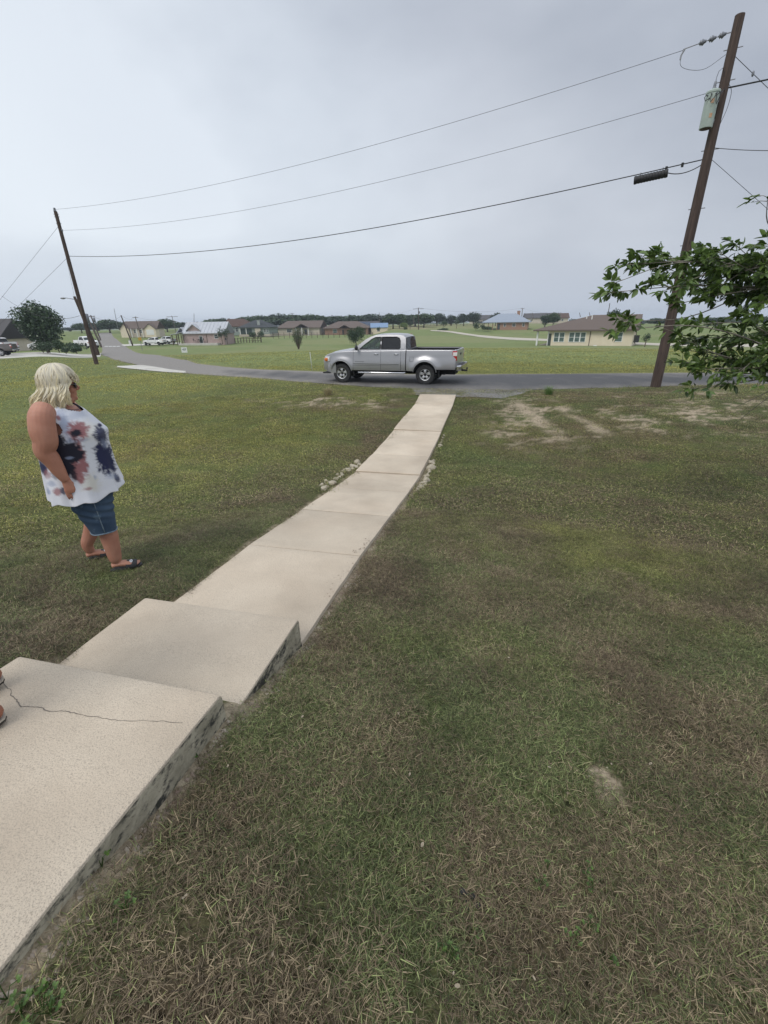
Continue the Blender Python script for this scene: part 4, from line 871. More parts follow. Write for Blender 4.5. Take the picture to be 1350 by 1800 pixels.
# ------------------------------------------------------------------ trees
def trees():
    L = 'dark green tree on the skyline'
    # left of the street
    for px, top, w, D, k, lab in ((140, 567, 26, 250, 0, 'rounded tree low on the skyline behind the left poles'), (163, 566, 30, 240, 1, 'wide blue-green tree between the left poles and the street'), (190, 561, 34, 235, 2, 'tallest tree at the end of the street, left of its crest'),
                                  (214, 566, 24, 260, 3, 'tree touching the left gable of the street end house'), (258, 565, 22, 260, 0, 'tree behind the roof of the street end house'), (292, 560, 30, 230, 2, 'large tree between the street end house and the pink building'), (276, 566, 20, 250, 1, 'smaller tree left of the pink building'),
                                  (236, 571, 24, 300, 3, 'low tree far behind the street end house'), (318, 566, 26, 260, 3, 'tree showing over the dormer of the pink building')): bgtree(px, top, 590, w, D, k, lab)
    # skyline, middle: individuals
    row = [(352, 565, 24), (374, 561, 26), (393, 559, 28), (414, 562, 24), (437, 556, 26), (458, 554, 32), (478, 555, 24), (494, 551, 32), (520, 552, 36), (548, 552, 30), (566, 556, 26), (585, 555, 30), (607, 553, 32), (628, 554, 28), (646, 551, 26), (663, 554, 28), (714, 551, 28), (730, 553, 24)]
    for i, (px, top, w) in enumerate(row):
        where = ('left end of the pink building roof', 'middle of the pink building roof', 'right end of the pink building roof', 'red-brown roof, left part', 'dark hip roof, left of its chimney', 'dark hip roof, right of its chimney', 'gap between the dark roof and the tan house', 'left end of the tan house roof', 'small front gable of the tan house', 'right end of the tan house roof', 'gap between the tan and the brick house', 'left slope of the brick house roof', 'ridge of the brick house', 'right slope of the brick house roof', 'dark solar panel roof', 'blue metal roof', 'gap right of the broad leafy tree', 'foot of the rounded mid green tree')[i]
        bgtree(px, top, 580, w * 1.7, 235 + 26 * random.random(), (0, 2, 1, 3)[i % 4], 'dark tree rising behind the ' + where, 'row of trees behind the middle houses')
    row = [(360, 571, 50), (410, 571, 50), (450, 568, 60), (500, 566, 60), (550, 566, 60), (600, 566, 60), (650, 566, 50), (700, 567, 44), (740, 568, 40), (790, 567, 50), (850, 569, 40), (970, 570, 50), (1020, 570, 60), (1080, 568, 60), (1130, 567, 70), (1190, 566, 70), (1250, 565, 80), (1320, 565, 80), (170, 574, 60), (120, 575, 60), (60, 577, 60), (230, 575, 50), (290, 573, 40)]
    for i, (px, top, w) in enumerate(row):
        bgtree(px, top, 580, w, 330 + 40 * random.random(), (3, 1)[i % 2], 'low hazy tree in the farthest tree line', 'farthest tree line')
    for px, top, w, D, k, lab in ((691, 549.5, 32, 205, 0, 'broad leafy tree just right of the blue roof building'), (702, 553, 18, 212, 2, 'tree merging with the broad leafy tree right of the blue roof'), (745, 550.5, 32, 215, 2, 'rounded mid green tree behind the crossarm pole'), (768, 550, 26, 250, 1, 'dark rounded tree right of the crossarm pole'),
                                  (793, 553, 16, 250, 4, 'slim uneven tree in the gap right of the dark rounded tree'), (815, 550.5, 20, 240, 1, 'loose crowned tree behind the field, left of the tallest one'), (832, 548, 22, 230, 3, 'tall tree just left of the metal roof house'), (871, 549, 20, 230, 1, 'tree showing above the left slope of the metal roof'), (900, 551, 28, 235, 0, 'dark tree behind the chimney of the metal roof house'),
                                  (958, 552, 14, 200, 4, 'first of the dark conifer like trees left of the cream house'), (972, 549, 18, 200, 2, 'tallest dark tree left of the cream house'), (1010, 560, 20, 250, 1, 'tree just above the brown hip roof'), (1077, 543, 24, 150, 3, 'tree showing above the right part of the cream house roof'), (1098, 556, 18, 190, 1, 'small tree above the cream house gable'),
                                  (1160, 558, 40, 240, 0, 'wide dark tree behind the leaning pole at right'), (1195, 560, 30, 250, 2, 'dark tree right of the leaning pole'), (1260, 556, 50, 260, 0, 'far tree seen through the leaves at right'), (1330, 556, 50, 250, 2, 'far tree at the right edge behind the leaves'),
                                  (710, 567, 12, 196, 5, 'small bright yellow-green tree right of the broad leafy tree')): bgtree(px, top, 580, w, D, k, lab, 'trees beyond the field')
    # small field trees
    for px, base, top, w, D, lab in ((391, 604, 574, 14, 132, 'young tree at the window of the pink building'), (400, 604, 576, 13, 133, 'young tree at the right corner of the pink building'), (446, 600, 581, 17, 140, 'young tree over the rail fence, left of a pair'), (460, 602, 580, 16, 140, 'young tree right of the rail fence'), (1133, 610, 584, 16, 78, 'slender young tree right of the cream house'),
                                 (802, 577, 560.5, 11, 190, 'small dark tree standing alone in the dry field'), (779, 580, 562, 15, 180, 'small bushy tree by the start of the gravel lane'), (721, 579, 564, 12, 190, 'small grey-green tree behind the field'), (1195, 597, 583, 7, 110, 'tiny sapling in the field right of the leaning pole')):
        s = mpx(px, D); p = atD(px, base, D); H = (base - top) * s * .93
        t = root('young_tree', lab, 'tree', p, 0, 'small trees in the field'); trunk_mesh('trunk', H * .62, .05 + H * .008, int(px), t, limbs=5, spread=.16)
        crown_mesh('crown', 620, w * s * .52, H * .34, H * .66, w * s * .055, int(px), M_LFAR if px != 721 else M_LFAR2, 9, t)
    for px, base, top, w, D, lab in ((836, 580, 566, 17, 172, 'dark bush at the left corner of the metal roof house'), (848, 580, 570, 12, 170, 'round bush under the porch of the metal roof house'), (858, 580, 573, 20, 168, 'low clipped hedge before the metal roof house'), (666, 582, 575, 9, 185, 'small round bush before the blue roof building'),
                                     (780, 581, 577, 20, 178, 'low scrub at the foot of the small bushy tree'), (713, 580, 575, 9, 188, 'low bush behind the field, right of the bright tree')):
        s = mpx(px, D); p = atD(px, base, D); H = (base - top) * s; t = root('bush', lab, 'bush', p); crown_mesh('foliage', 420, w * s * .5, H * .5, H * .5, w * s * .045 + .05, int(px * 3), M_LFAR, 8, t); trunk_mesh('stem', H * .5, .05, int(px), t)
    # bare shrub in the field and round bush by the pickup
    def bare_shrub(px, base, top, wpx, D, leaves, lab, dens):
        s = mpx(px, D); p = hit(px, base); D = np.hypot(p[0], p[1]); s = mpx(px, D); H = (base - top) * s; t = root('field_shrub', lab, 'shrub', p)
        r = random.Random(px); mb = MB(); tips = []
        for k in range(26):
            a = r.uniform(0, 2 * PI); z1 = H * r.uniform(.35, 1.0); sp = r.uniform(.2, 1.05) * wpx * s * .5 * (1.25 - .55 * z1 / H); q0 = (r.uniform(-.1, .1), r.uniform(-.1, .1), 0); q1 = (math.cos(a) * sp * .55, math.sin(a) * sp * .55, z1 * .5); q2 = (math.cos(a) * sp * 1.5 * .8, math.sin(a) * sp * 1.5 * .8, z1)
            mb.tube([q0, q1, q2], [.05, .035, .012], 5); tips += [q1, q2]
            for j in range(4):
                u = r.uniform(.3, 1); b_ = [q1[i] * (1 - u) + q2[i] * u for i in range(3)]; e = [b_[0] + r.uniform(-.4, .4) * wpx * s * .3, b_[1] + r.uniform(-.4, .4) * wpx * s * .3, b_[2] + r.uniform(-.05, .22) * H]; mb.tube([b_, e], [.018, .006], 4); tips.append(e)
        mb.build('branches', M_BARK, t)
        rr = np.random.default_rng(px); T = np.array(tips); k = rr.integers(0, len(T), leaves); P = T[k] + rr.normal(0, dens, (leaves, 3)) * [wpx * s, wpx * s, H]
        P[:, 2] = np.clip(P[:, 2], .15, H * 1.02); n = leaves; nr = rr.normal(0, 1, (n, 3)); nr /= np.linalg.norm(nr, axis=1)[:, None]; a = np.cross(nr, rr.normal(0, 1, (n, 3))); a /= np.linalg.norm(a, axis=1)[:, None]; b = np.cross(nr, a); q = .045 * s / .05 * rr.uniform(.5, 1.2, n)[:, None]
        fastmesh('foliage', np.stack([P + a * q, P + b * q * .5, P - a * q, P - b * q * .5], 1).reshape(-1, 3), np.arange(4 * n).reshape(n, 4), M_LFAR, t, attrs={'tone': np.repeat(rr.random(n), 4)})
    bare_shrub(525, 614, 579, 25, 76, 1500, 'sparse twiggy shrub standing alone in the middle of the field', .05)
    p = hit(626, 607); s = mpx(626, np.hypot(p[0], p[1])); t = root('round_bush', 'dense round bush in the field just above the pickup bonnet', 'bush', p); trunk_mesh('trunk', 16 * s, .10, 626, t, limbs=6, spread=.3); crown_mesh('crown', 3600, 17 * s, 17.5 * s, 17 * s, .14, 626, M_LFAR, 22, t, fill=.6)
    # big dark tree, left, with shrubs
    D = 84; s = mpx(85, D); p = atD(85, 618, D); H = (618 - 529) * s * .93; H *= .93; t = root('broad_tree', 'big dark green tree above the shrubs at left', 'tree', p); trunk_mesh('trunk', H * .45, .2, 5, t, limbs=7, spread=.3)
    crown_mesh('crown', 11000, 35 * s, H * .44, H * .58, .20, 77, M_LOAK, 34, t, fill=.5)
    for px, base, top, w, D, lab in ((76, 617, 599, 36, 80, 'wide dark shrub before the white car, left part of the shrub row'), (104, 617, 597, 30, 81, 'tall middle shrub of the row under the big dark tree'), (134, 617, 599, 32, 81, 'spreading shrub at the right end of the shrub row'), (116, 619, 608, 13, 78, 'small round shrub, left one of the clipped pair'), (135, 619, 607, 20, 78, 'small round shrub, right one of the clipped pair')):
        s = mpx(px, D); p = atD(px, base + 1, D); H = (base - top) * s * .95; t = root('shrub', lab, 'shrub', p, 0, 'shrubs under the big dark tree'); crown_mesh('foliage', 1500, w * s * .55, H * .52, H * .5, .10, int(px), M_LOAK if px != 104 else M_LFAR, 12, t); trunk_mesh('stem', H * .5, .05, px, t)
trees()

# ================================================================== POLES AND WIRES
M_POLE = mat('creosote_pole', (.045, .030, .025), (.105, .072, .058), scale=3, rough=.9, bump=.5, bscale=20, stretch=(6, 6, .35), c3=(.03, .02, .018), s3=6, t3=.6)
M_POLEG = mat('weathered_pole', (.10, .08, .07), (.16, .135, .12), scale=3, rough=.9, stretch=(4, 4, .4))
M_WIRE = mat('wire', (.06, .06, .065), rough=.5, metal=.3); M_CABLE = mat('black_cable', (.02, .02, .022), rough=.6); M_HW = mat('galvanised_steel', (.25, .25, .26), rough=.45, metal=.7); M_INS = mat('grey_insulator', (.18, .19, .22), rough=.3)
def wire(name, label, a, b, sag, r, m=None, n=26, cat='wire', group=None):
    a, b = np.array(a, float), np.array(b, float); P = [a + (b - a) * u - np.array([0, 0, sag * 4 * u * (1 - u)]) for u in np.linspace(0, 1, n)]
    o = MB().tube([p - a for p in P], r, 6).build(name, m or M_WIRE, smooth=True, loc=a); tag(o, label, cat, group); return o
def pole(name, label, base, H, r0, r1, top=None, m=None, group=None):
    base = np.array(base, float); t = root(name, label, 'pole', base, 0, group); top = np.array(top if top is not None else base + [0, 0, H]) - base; mb = MB()
    P = [(0, 0, -.4)] + [tuple(top * u) for u in (0, .25, .5, .75, 1)]; mb.tube(P, [r0 * 1.03, r0, r0 + (r1 - r0) * .25, r0 + (r1 - r0) * .5, r0 + (r1 - r0) * .75, r1], 14)
    mb.build('shaft', m or M_POLE, t, auto=.7); return t, top
RB = hit(1152, 680); DRp = np.hypot(RB[0], RB[1]); RT = atD(1301, 26, DRp)
LB = hit(170, 640.5); DLp = np.hypot(LB[0], LB[1]); LT = atD(97.5, 372, DLp)
rp, rtop = pole('utility_pole', 'dark brown utility pole with a transformer beside the road at right', RB, 0, .165, .115, RT)
lp, ltop = pole('utility_pole', 'dark brown utility pole on the left lawn, with wires running to the transformer pole', LB, 0, .15, .105, LT)
def on_pole(B, T, px, py):
    """point of the pole axis whose image row is py"""
    D = np.hypot(B[0], B[1]); q = atD(px, py, D); u = (q[2] - B[2]) / (T[2] - B[2]); return B + (T - B) * u
def transformer():
    c = on_pole(RB, RT, 1265, 190); e = np.array([-.93, -.36, 0]); e /= np.linalg.norm(e); base = c + e * .36 - [0, 0, .50]
    t = root('transformer', 'pale grey-green transformer can hanging on the pole at right', 'transformer', base, math.atan2(e[1], e[0])); MG = mat('pale_transformer_paint', (.34, .41, .37), (.42, .48, .44), scale=4, rough=.45, c3=(.25, .26, .22), s3=18, t3=.68)
    MB().lathe([(0, 0), (.2, 0), (.205, .02), (.205, .92), (.222, .925), (.222, .975), (.2, 1.0), (.10, 1.04), (0, 1.05)], 28).build('tank', MG, t, auto=.5)
    MB().lathe([(.0, -.004), (.17, -.004), (.17, -.012), (0, -.012)], 20).build('underside', mat('rusty_dark_base', (.09, .06, .06), rough=.8), t)
    MB().lathe([(0, 1.04), (.06, 1.04), (.06, 1.08), (.035, 1.10), (.055, 1.13), (.035, 1.15), (.05, 1.18), (.03, 1.2), (.04, 1.23), (.015, 1.25), (.012, 1.34), (0, 1.34)], 14).build('bushing', M_INS, t, smooth=True)
    MB().box(-.30, -.17, -.06, .06, .18, .28).box(-.30, -.17, -.06, .06, .72, .82).build('bracket', M_HW, t)
    for z, a in ((.62, 1.1), (.24, 1.25)):
        b = MB(); V = []; 
        for k in range(6):
            an = a + (k - 2.5) * .09 - .25; V += [(.212 * math.cos(an), .212 * math.sin(an), z), (.212 * math.cos(an), .212 * math.sin(an), z + .12)]
        b.add(V, [(2 * k, 2 * k + 2, 2 * k + 3, 2 * k + 1) for k in range(5)]); b.build('warning_sticker', mat('faded_orange_sticker', (.45, .22, .10), (.55, .42, .32), scale=30), t)
    for k in range(3): an = -.1 + .6 * k; MB().tube([(.2 * math.cos(an), .2 * math.sin(an), .86), (.27 * math.cos(an), .27 * math.sin(an), .86)], .022, 8).build('terminal', M_INS, t)
    L = MB()
    for k in range(3):
        an = -.1 + .6 * k; x, y = .27 * math.cos(an), .27 * math.sin(an)
        L.tube([(x, y, .86), (x * 1.25, y * 1.25, .80 - .1 * k), (x * 1.15, y * 1.2 + .03, .70 - .08 * k), (x * .8 - .03, y + .10, .78), (-.12, .25, .93), (-.42, .1, 1.08)], .012, 6)
    L.tube([(0, 0, 1.34), (-.05, 0, 1.5), (-.2, 0, 1.6), (-.34, 0, 1.45)], .008, 6)
    L.build('lead_wires', M_CABLE, t, smooth=True)
    t.scale = (.80, .80, .84)
    return t
transformer()
def right_hardware():
    a = on_pole(RB, RT, 1288, 56); c = on_pole(RB, RT, 1255, 160); g = on_pole(RB, RT, 1233, 281)
    dW = (LT - RT); dW[2] = 0; dW /= np.linalg.norm(dW)
    m = MB(); m.tube([a - RB + dW * .12, a - RB + dW * .22], .015, 6); m.build('eye_bolt', M_HW, rp)
    s = root('suspension_insulator', 'string of three grey disc insulators at the top of the transformer pole', 'insulator', a + dW * .2); sl = -.10
    for k in range(3):
        x = .12 + k * .22; p = np.array([dW[0] * x, dW[1] * x, sl * x]); b = MB()
        R = Vector((dW[0], dW[1], sl)).to_track_quat('Z', 'Y').to_matrix()
        pr = [(0, -.1), (.03, -.1), (.04, -.06), (.072, -.02), (.075, .0), (.04, .02), (.07, .04), (.03, .06), (0, .1)]; V = []; Fc = []
        for r_, h_ in pr:
            for j in range(14): an = 2 * PI * j / 14; V.append(R @ Vector((r_ * math.cos(an), r_ * math.sin(an), h_)) + Vector(p))
        for i in range(len(pr) - 1):
            for j in range(14): Fc.append((i * 14 + j, i * 14 + (j + 1) % 14, (i + 1) * 14 + (j + 1) % 14, (i + 1) * 14 + j))
        b.add(V, Fc); b.build('disc', M_INS, s, smooth=True)
    MB().tube([(0, 0, 0), (dW[0] * 1.0, dW[1] * 1.0, sl)], .012, 6).tube([(dW[0] * .95, dW[1] * .95, sl * .95), (dW[0] * 1.02, dW[1] * 1.02, sl - .12), (dW[0] * 1.02, dW[1] * 1.02, sl - .22)], .02, 6).build('clamp', M_HW, s)
    for z in (.93, .86, .70, .55, .45): 
        q = rtop * z; MB().tube([q + np.array([.02, 0, 0]) - dW * .22, q + dW * .2], .012, 6).build('through_bolt', M_HW, rp)
    a1 = a + dW * 1.2 + [0, 0, -.12]
    la = on_pole(LB, LT, 98, 366) ; la = LT + np.array([0, 0, .12]); lc = on_pole(LB, LT, 112, 406); lg = on_pole(LB, LT, 124, 451)
    wire('power_line', 'topmost overhead wire between the two brown poles', a1, la, .62, .0062)
    wire('power_line', 'middle overhead wire between the two brown poles, meeting the transformer', c + dW * .15, lc - dW * .25, .75, .0062)
    wire('telephone_cable', 'thick lowest overhead cable between the two brown poles', g + dW * .12, lg - dW * .2, .75, .0145, M_CABLE)
    MB().tube(catmull([a1 - RB, a1 - RB + [.05, 0, -.35], a - RB + dW * .6 + [0, 0, -.66], a - RB + dW * .12 + [0, 0, -.45]], 7), .0055, 5).build('jumper_wire', M_WIRE, rp, smooth=True)
    MB().tube(catmull([rtop * .855 + [.12, 0, 0], rtop * .84 + [.28, .05, -.02], rtop * .80 + [.27, .05, 0], rtop * .755 + [.12, 0, 0]], 7), .007, 5).build('ground_wire', M_WIRE, rp, smooth=True)
    # splice enclosure on the lowest cable
    sp = None
    u0 = None; L0 = g + dW * .12; L1 = lg - dW * .2; tot = np.linalg.norm(L1 - L0)
    def cab(u): return L0 + (L1 - L0) * u - np.array([0, 0, .75 * 4 * u * (1 - u)])
    best = min(np.linspace(.01, .2, 200), key=lambda u: abs((lambda p: 675 + FPX * ((p - [0, 0, CZ]) @ R_) / ((p - [0, 0, CZ]) @ F_))(cab(u)) - 1145)); p = cab(best); q = cab(best + .004) - cab(best - .004); q /= np.linalg.norm(q)
    t = root('splice_enclosure', 'black cable splice enclosure hanging under the lowest cable near the transformer pole', 'cable box', p - [0, 0, .14]); hl = .46
    Rm = Vector(q).to_track_quat('Z', 'Y').to_matrix(); b = MB(); pr = [(0, -hl), (.10, -hl), (.115, -hl + .03), (.115, -hl + .08)]
    for k in range(9): x = -hl + .1 + k * (2 * hl - .2) / 9; pr += [(.10, x), (.112, x + .02), (.112, x + .06), (.10, x + .08)]
    pr += [(.115, hl - .06), (.115, hl - .02), (.10, hl), (0, hl)]; V = []; Fc = []
    for r_, h_ in pr:
        for j in range(16): an = 2 * PI * j / 16; V.append(Rm @ Vector((r_ * math.cos(an), r_ * math.sin(an), h_)))
    for i in range(len(pr) - 1):
        for j in range(16): Fc.append((i * 16 + j, i * 16 + (j + 1) % 16, (i + 1) * 16 + (j + 1) % 16, (i + 1) * 16 + j))
    b.add(V, Fc); b.build('case', M_CABLE, t, auto=.6)
    for s_ in (-.3, .3): qq = Vector(q) * s_; MB().tube([qq + Vector((0, 0, .09)), qq + Vector((0, 0, .17))], .015, 6).build('hanger', M_HW, t)
    wire('cable_tail', 'looping cable tail between the splice enclosure and the pole', p + q * -.46 - [0, 0, .14], g + dW * .1 - [0, 0, .12], .10, .013, M_CABLE, 10)
    for f_ in (.25, .6): qq = p + (g - p) * f_; 
    for f_ in (.3, .62): 
        qq = cab(best * (1 - f_)) ; o = MB().box(-.03, .03, -.02, .02, -.07, .04).build('cable_clamp', M_CABLE, loc=qq); tag(o, 'small black clamp on the lowest cable, %s the splice enclosure' % ('just right of' if f_ < .5 else 'farther right of'), 'clamp')
    # wires leaving to the right and the guy wires
    wire('service_drop', 'thick twisted service cable leaving the transformer pole to the right', c + [.1, 0, .02], atD(1350, 140, DRp * 1.02) + (atD(1350, 140, DRp * 1.02) - c) * 3, .0, .02, M_CABLE, cat='cable')
    d1 = on_pole(RB, RT, 1255, 258); e1 = atD(1350, 250, DRp * 1.0); wire('side_wire', 'thin wire leaving the transformer pole level to the right', d1, d1 + (e1 - d1) * 4, .25, .009)
    ga = on_pole(RB, RT, 1297, 90); gb = on_pole(RB, RT, 1254, 273)
    def down(p0, px, py, z):
        e = atY(px, py, p0[1] * 1.0) - p0; k = (z - p0[2]) / e[2]; return p0 + e * k
    an = down(gb, 1350, 368, float(H0(gb[0] + 5, gb[1]))); wire('guy_wire', 'lower guy wire stretched from the transformer pole down to the right', gb, an, 0, .007)
    an = down(ga, 1350, 155, float(H0(ga[0] + 5, ga[1]))); wire('guy_wire', 'upper guy wire stretched from the transformer pole down to the right', ga, an, 0, .008)
    o = MB().ell((0, 0, 0), (.035, .035, .07)).build('strain_insulator', M_INS, loc=ga + (an - ga) * .05, smooth=True); tag(o, 'small dark insulator on the upper guy wire at right', 'insulator')
    # left pole
    for z in (.985, .97, .93): MB().tube([ltop * z - [.17, 0, 0], ltop * z + [.17, 0, 0]], .02, 6).build('crossbolt', M_HW, lp)
    MB().lathe([(.0, 0), (.09, 0), (.10, .05), (.05, .08), (.09, .11), (.05, .15), (.08, .18), (.03, .22), (0, .22)], 14, c=tuple(ltop + [-.02, 0, .0])).build('top_insulator', M_INS, lp, smooth=True)
    MB().lathe([(0, -.06), (.05, -.06), (.03, 0), (.05, .06), (0, .06)], 12, c=tuple(lc - LB - dW * .22)).tube([lc - LB, lc - LB - dW * .24], .012, 6).build('spool_insulator', M_INS, lp, smooth=True)
    g1 = on_pole(LB, LT, 102, 396); g2 = on_pole(LB, LT, 116, 452)
    def downl(p0, px, py):
        e = atY(px, py, p0[1]) - p0; k = (-.6 - p0[2]) / e[2]; return p0 + e * k
    wire('guy_wire', 'upper guy wire stretched from the left brown pole down to the left', g1, downl(g1, 0, 527), 0, .008); wire('guy_wire', 'lower guy wire stretched from the left brown pole down to the left', g2, downl(g2, 8, 562), 0, .008)
right_hardware()
def far_poles():
    def P(px, base, tx, top, D, lab, m=M_POLEG, arm=0, w=.14, can=False):
        b = polar(px, D); b[2] = atD(px, base, D)[2]; T = atD(tx, top, D); t, tp = pole('utility_pole', lab, b, 0, w, w * .7, T, m, 'poles along the street')
        if arm: MB().tube([tp * .95 + [-arm, 0, 0], tp * .95 + [arm, 0, 0]], .07, 5).build('crossarm', m, t)
        if can: MB().lathe([(0, 0), (.2, 0), (.22, .9), (0, .95)], 10, c=tuple(tp * .78 + [.35, 0, -.4])).build('transformer_can', M_INS, t, smooth=True)
        return t, tp + b
    ps = [P(158.5, 617, 130.5, 521, 52, 'second pole behind the left brown pole, carrying a street lamp', M_POLE, w=.15)]
    t, T = ps[0]; b = np.array(t.location)
    MB().tube([T - b + [0, 0, -.25], T - b + [-.7, -.2, -.12]], .03, 5).ell(tuple(T - b + [-.9, -.25, -.15]), (.25, .1, .08), 10, 6).build('lamp_arm', M_HW, t, smooth=True)
    MB().lathe([(0, 0), (.2, 0), (.22, .8), (0, .85)], 12, c=tuple((T - b) * .6 + [.33, -.1, -.4])).build('transformer_can', M_INS, t, smooth=True)
    ps.append(P(167.5, 606, 151, 552, 85, 'third pole up the left side of the street', arm=0)); ps.append(P(169.5, 595, 159, 554, 112, 'fourth pole up the left side of the street, with a crossarm', arm=.8, can=True))
    ps.append(P(224.5, 605, 212.5, 554, 128, 'bare dark pole right of the street before the street end house', M_POLE, w=.16)); ps.append(P(243, 588, 237.5, 556.5, 165, 'pole with a short crossarm before the street end house', arm=.9, w=.16)); ps.append(P(254, 588, 249, 565.5, 178, 'thin pole before the street end house roof', w=.13))
    ps.append(P(307, 588, 302, 555, 200, 'pole with a long crossarm above the pink building roof', arm=2.2, w=.14)); 
    t, T2 = P(205.5, 575, 200.5, 542.5, 230, 'thin grey lattice mast above the street end trees', M_HW, w=.12)
    t['category'] = 'mast'
    ps2 = [P(516.5, 570, 513, 550, 240, 'pole standing above the tan house roof', arm=1.2, w=.17), P(667, 575, 666.5, 549, 230, 'thin pole left of the broad leafy tree', w=.12), P(736, 578.5, 735.5, 541, 185, 'pole with a crossarm and transformer standing at the back of the field', M_POLE, arm=2.0, w=.17, can=True), P(727.5, 573, 727, 556, 200, 'short pale post left of the crossarm pole', w=.14),
          P(916, 562, 918.5, 541.5, 220, 'pole right of the metal roof house chimney', arm=.8, w=.17), P(935, 562, 936, 549.5, 260, 'first of the small far poles right of the metal roof house', w=.15), P(984, 562, 986, 549, 260, 'far pole between the dark trees and the cream house', w=.15), P(1018, 556, 1018.5, 549.5, 260, 'far pole above the brown hip roof, left one', w=.15), P(1035, 556, 1036, 549, 260, 'far pole above the brown hip roof, right one', w=.15), P(1066, 562, 1072, 533, 170, 'dark pole behind the cream house roof, partly hidden by leaves', M_POLE, w=.13), P(342, 565, 341, 551, 240, 'thin pole above the roof of the pink building', w=.12)]
    pr = [T for t, T in ps]
    wire('street_wire', 'wire from the street lamp pole to the left brown pole', pr[0], LT - [0, 0, .3], .3, .008)
    wire('street_wire', 'wire between the street lamp pole and the third pole', pr[0] - [0, 0, .3], pr[1], .5, .012); wire('street_wire', 'wire between the third and fourth pole of the street', pr[1], pr[2], .4, .015)
    wire('street_wire', 'wire crossing the street to the bare dark pole', pr[2], pr[3] - [0, 0, .2], 1.0, .018); wire('street_wire', 'wire from the bare dark pole to the crossarm pole', pr[3], pr[4], .8, .018); wire('street_wire', 'wire from the crossarm pole past the pink building roof', pr[4], pr[6], 1.2, .018)
    q = [T for t, T in ps2]; wire('field_wire', 'wire running right from the crossarm pole behind the field', q[2], q[4], 1.5, .02); wire('field_wire', 'wire between the far poles left and right behind the field', q[1], q[2], 1.2, .02); wire('field_wire', 'wire from the chimney pole toward the cream house', q[4], q[6], 1.0, .022)
    b = pr[0] - [0, 0, 1.6]; wire('house_drop', 'sagging wire from the street lamp pole behind the big dark tree', b, polar(20, 66, 6.2), 1.0, .014, cat='cable')
far_poles()

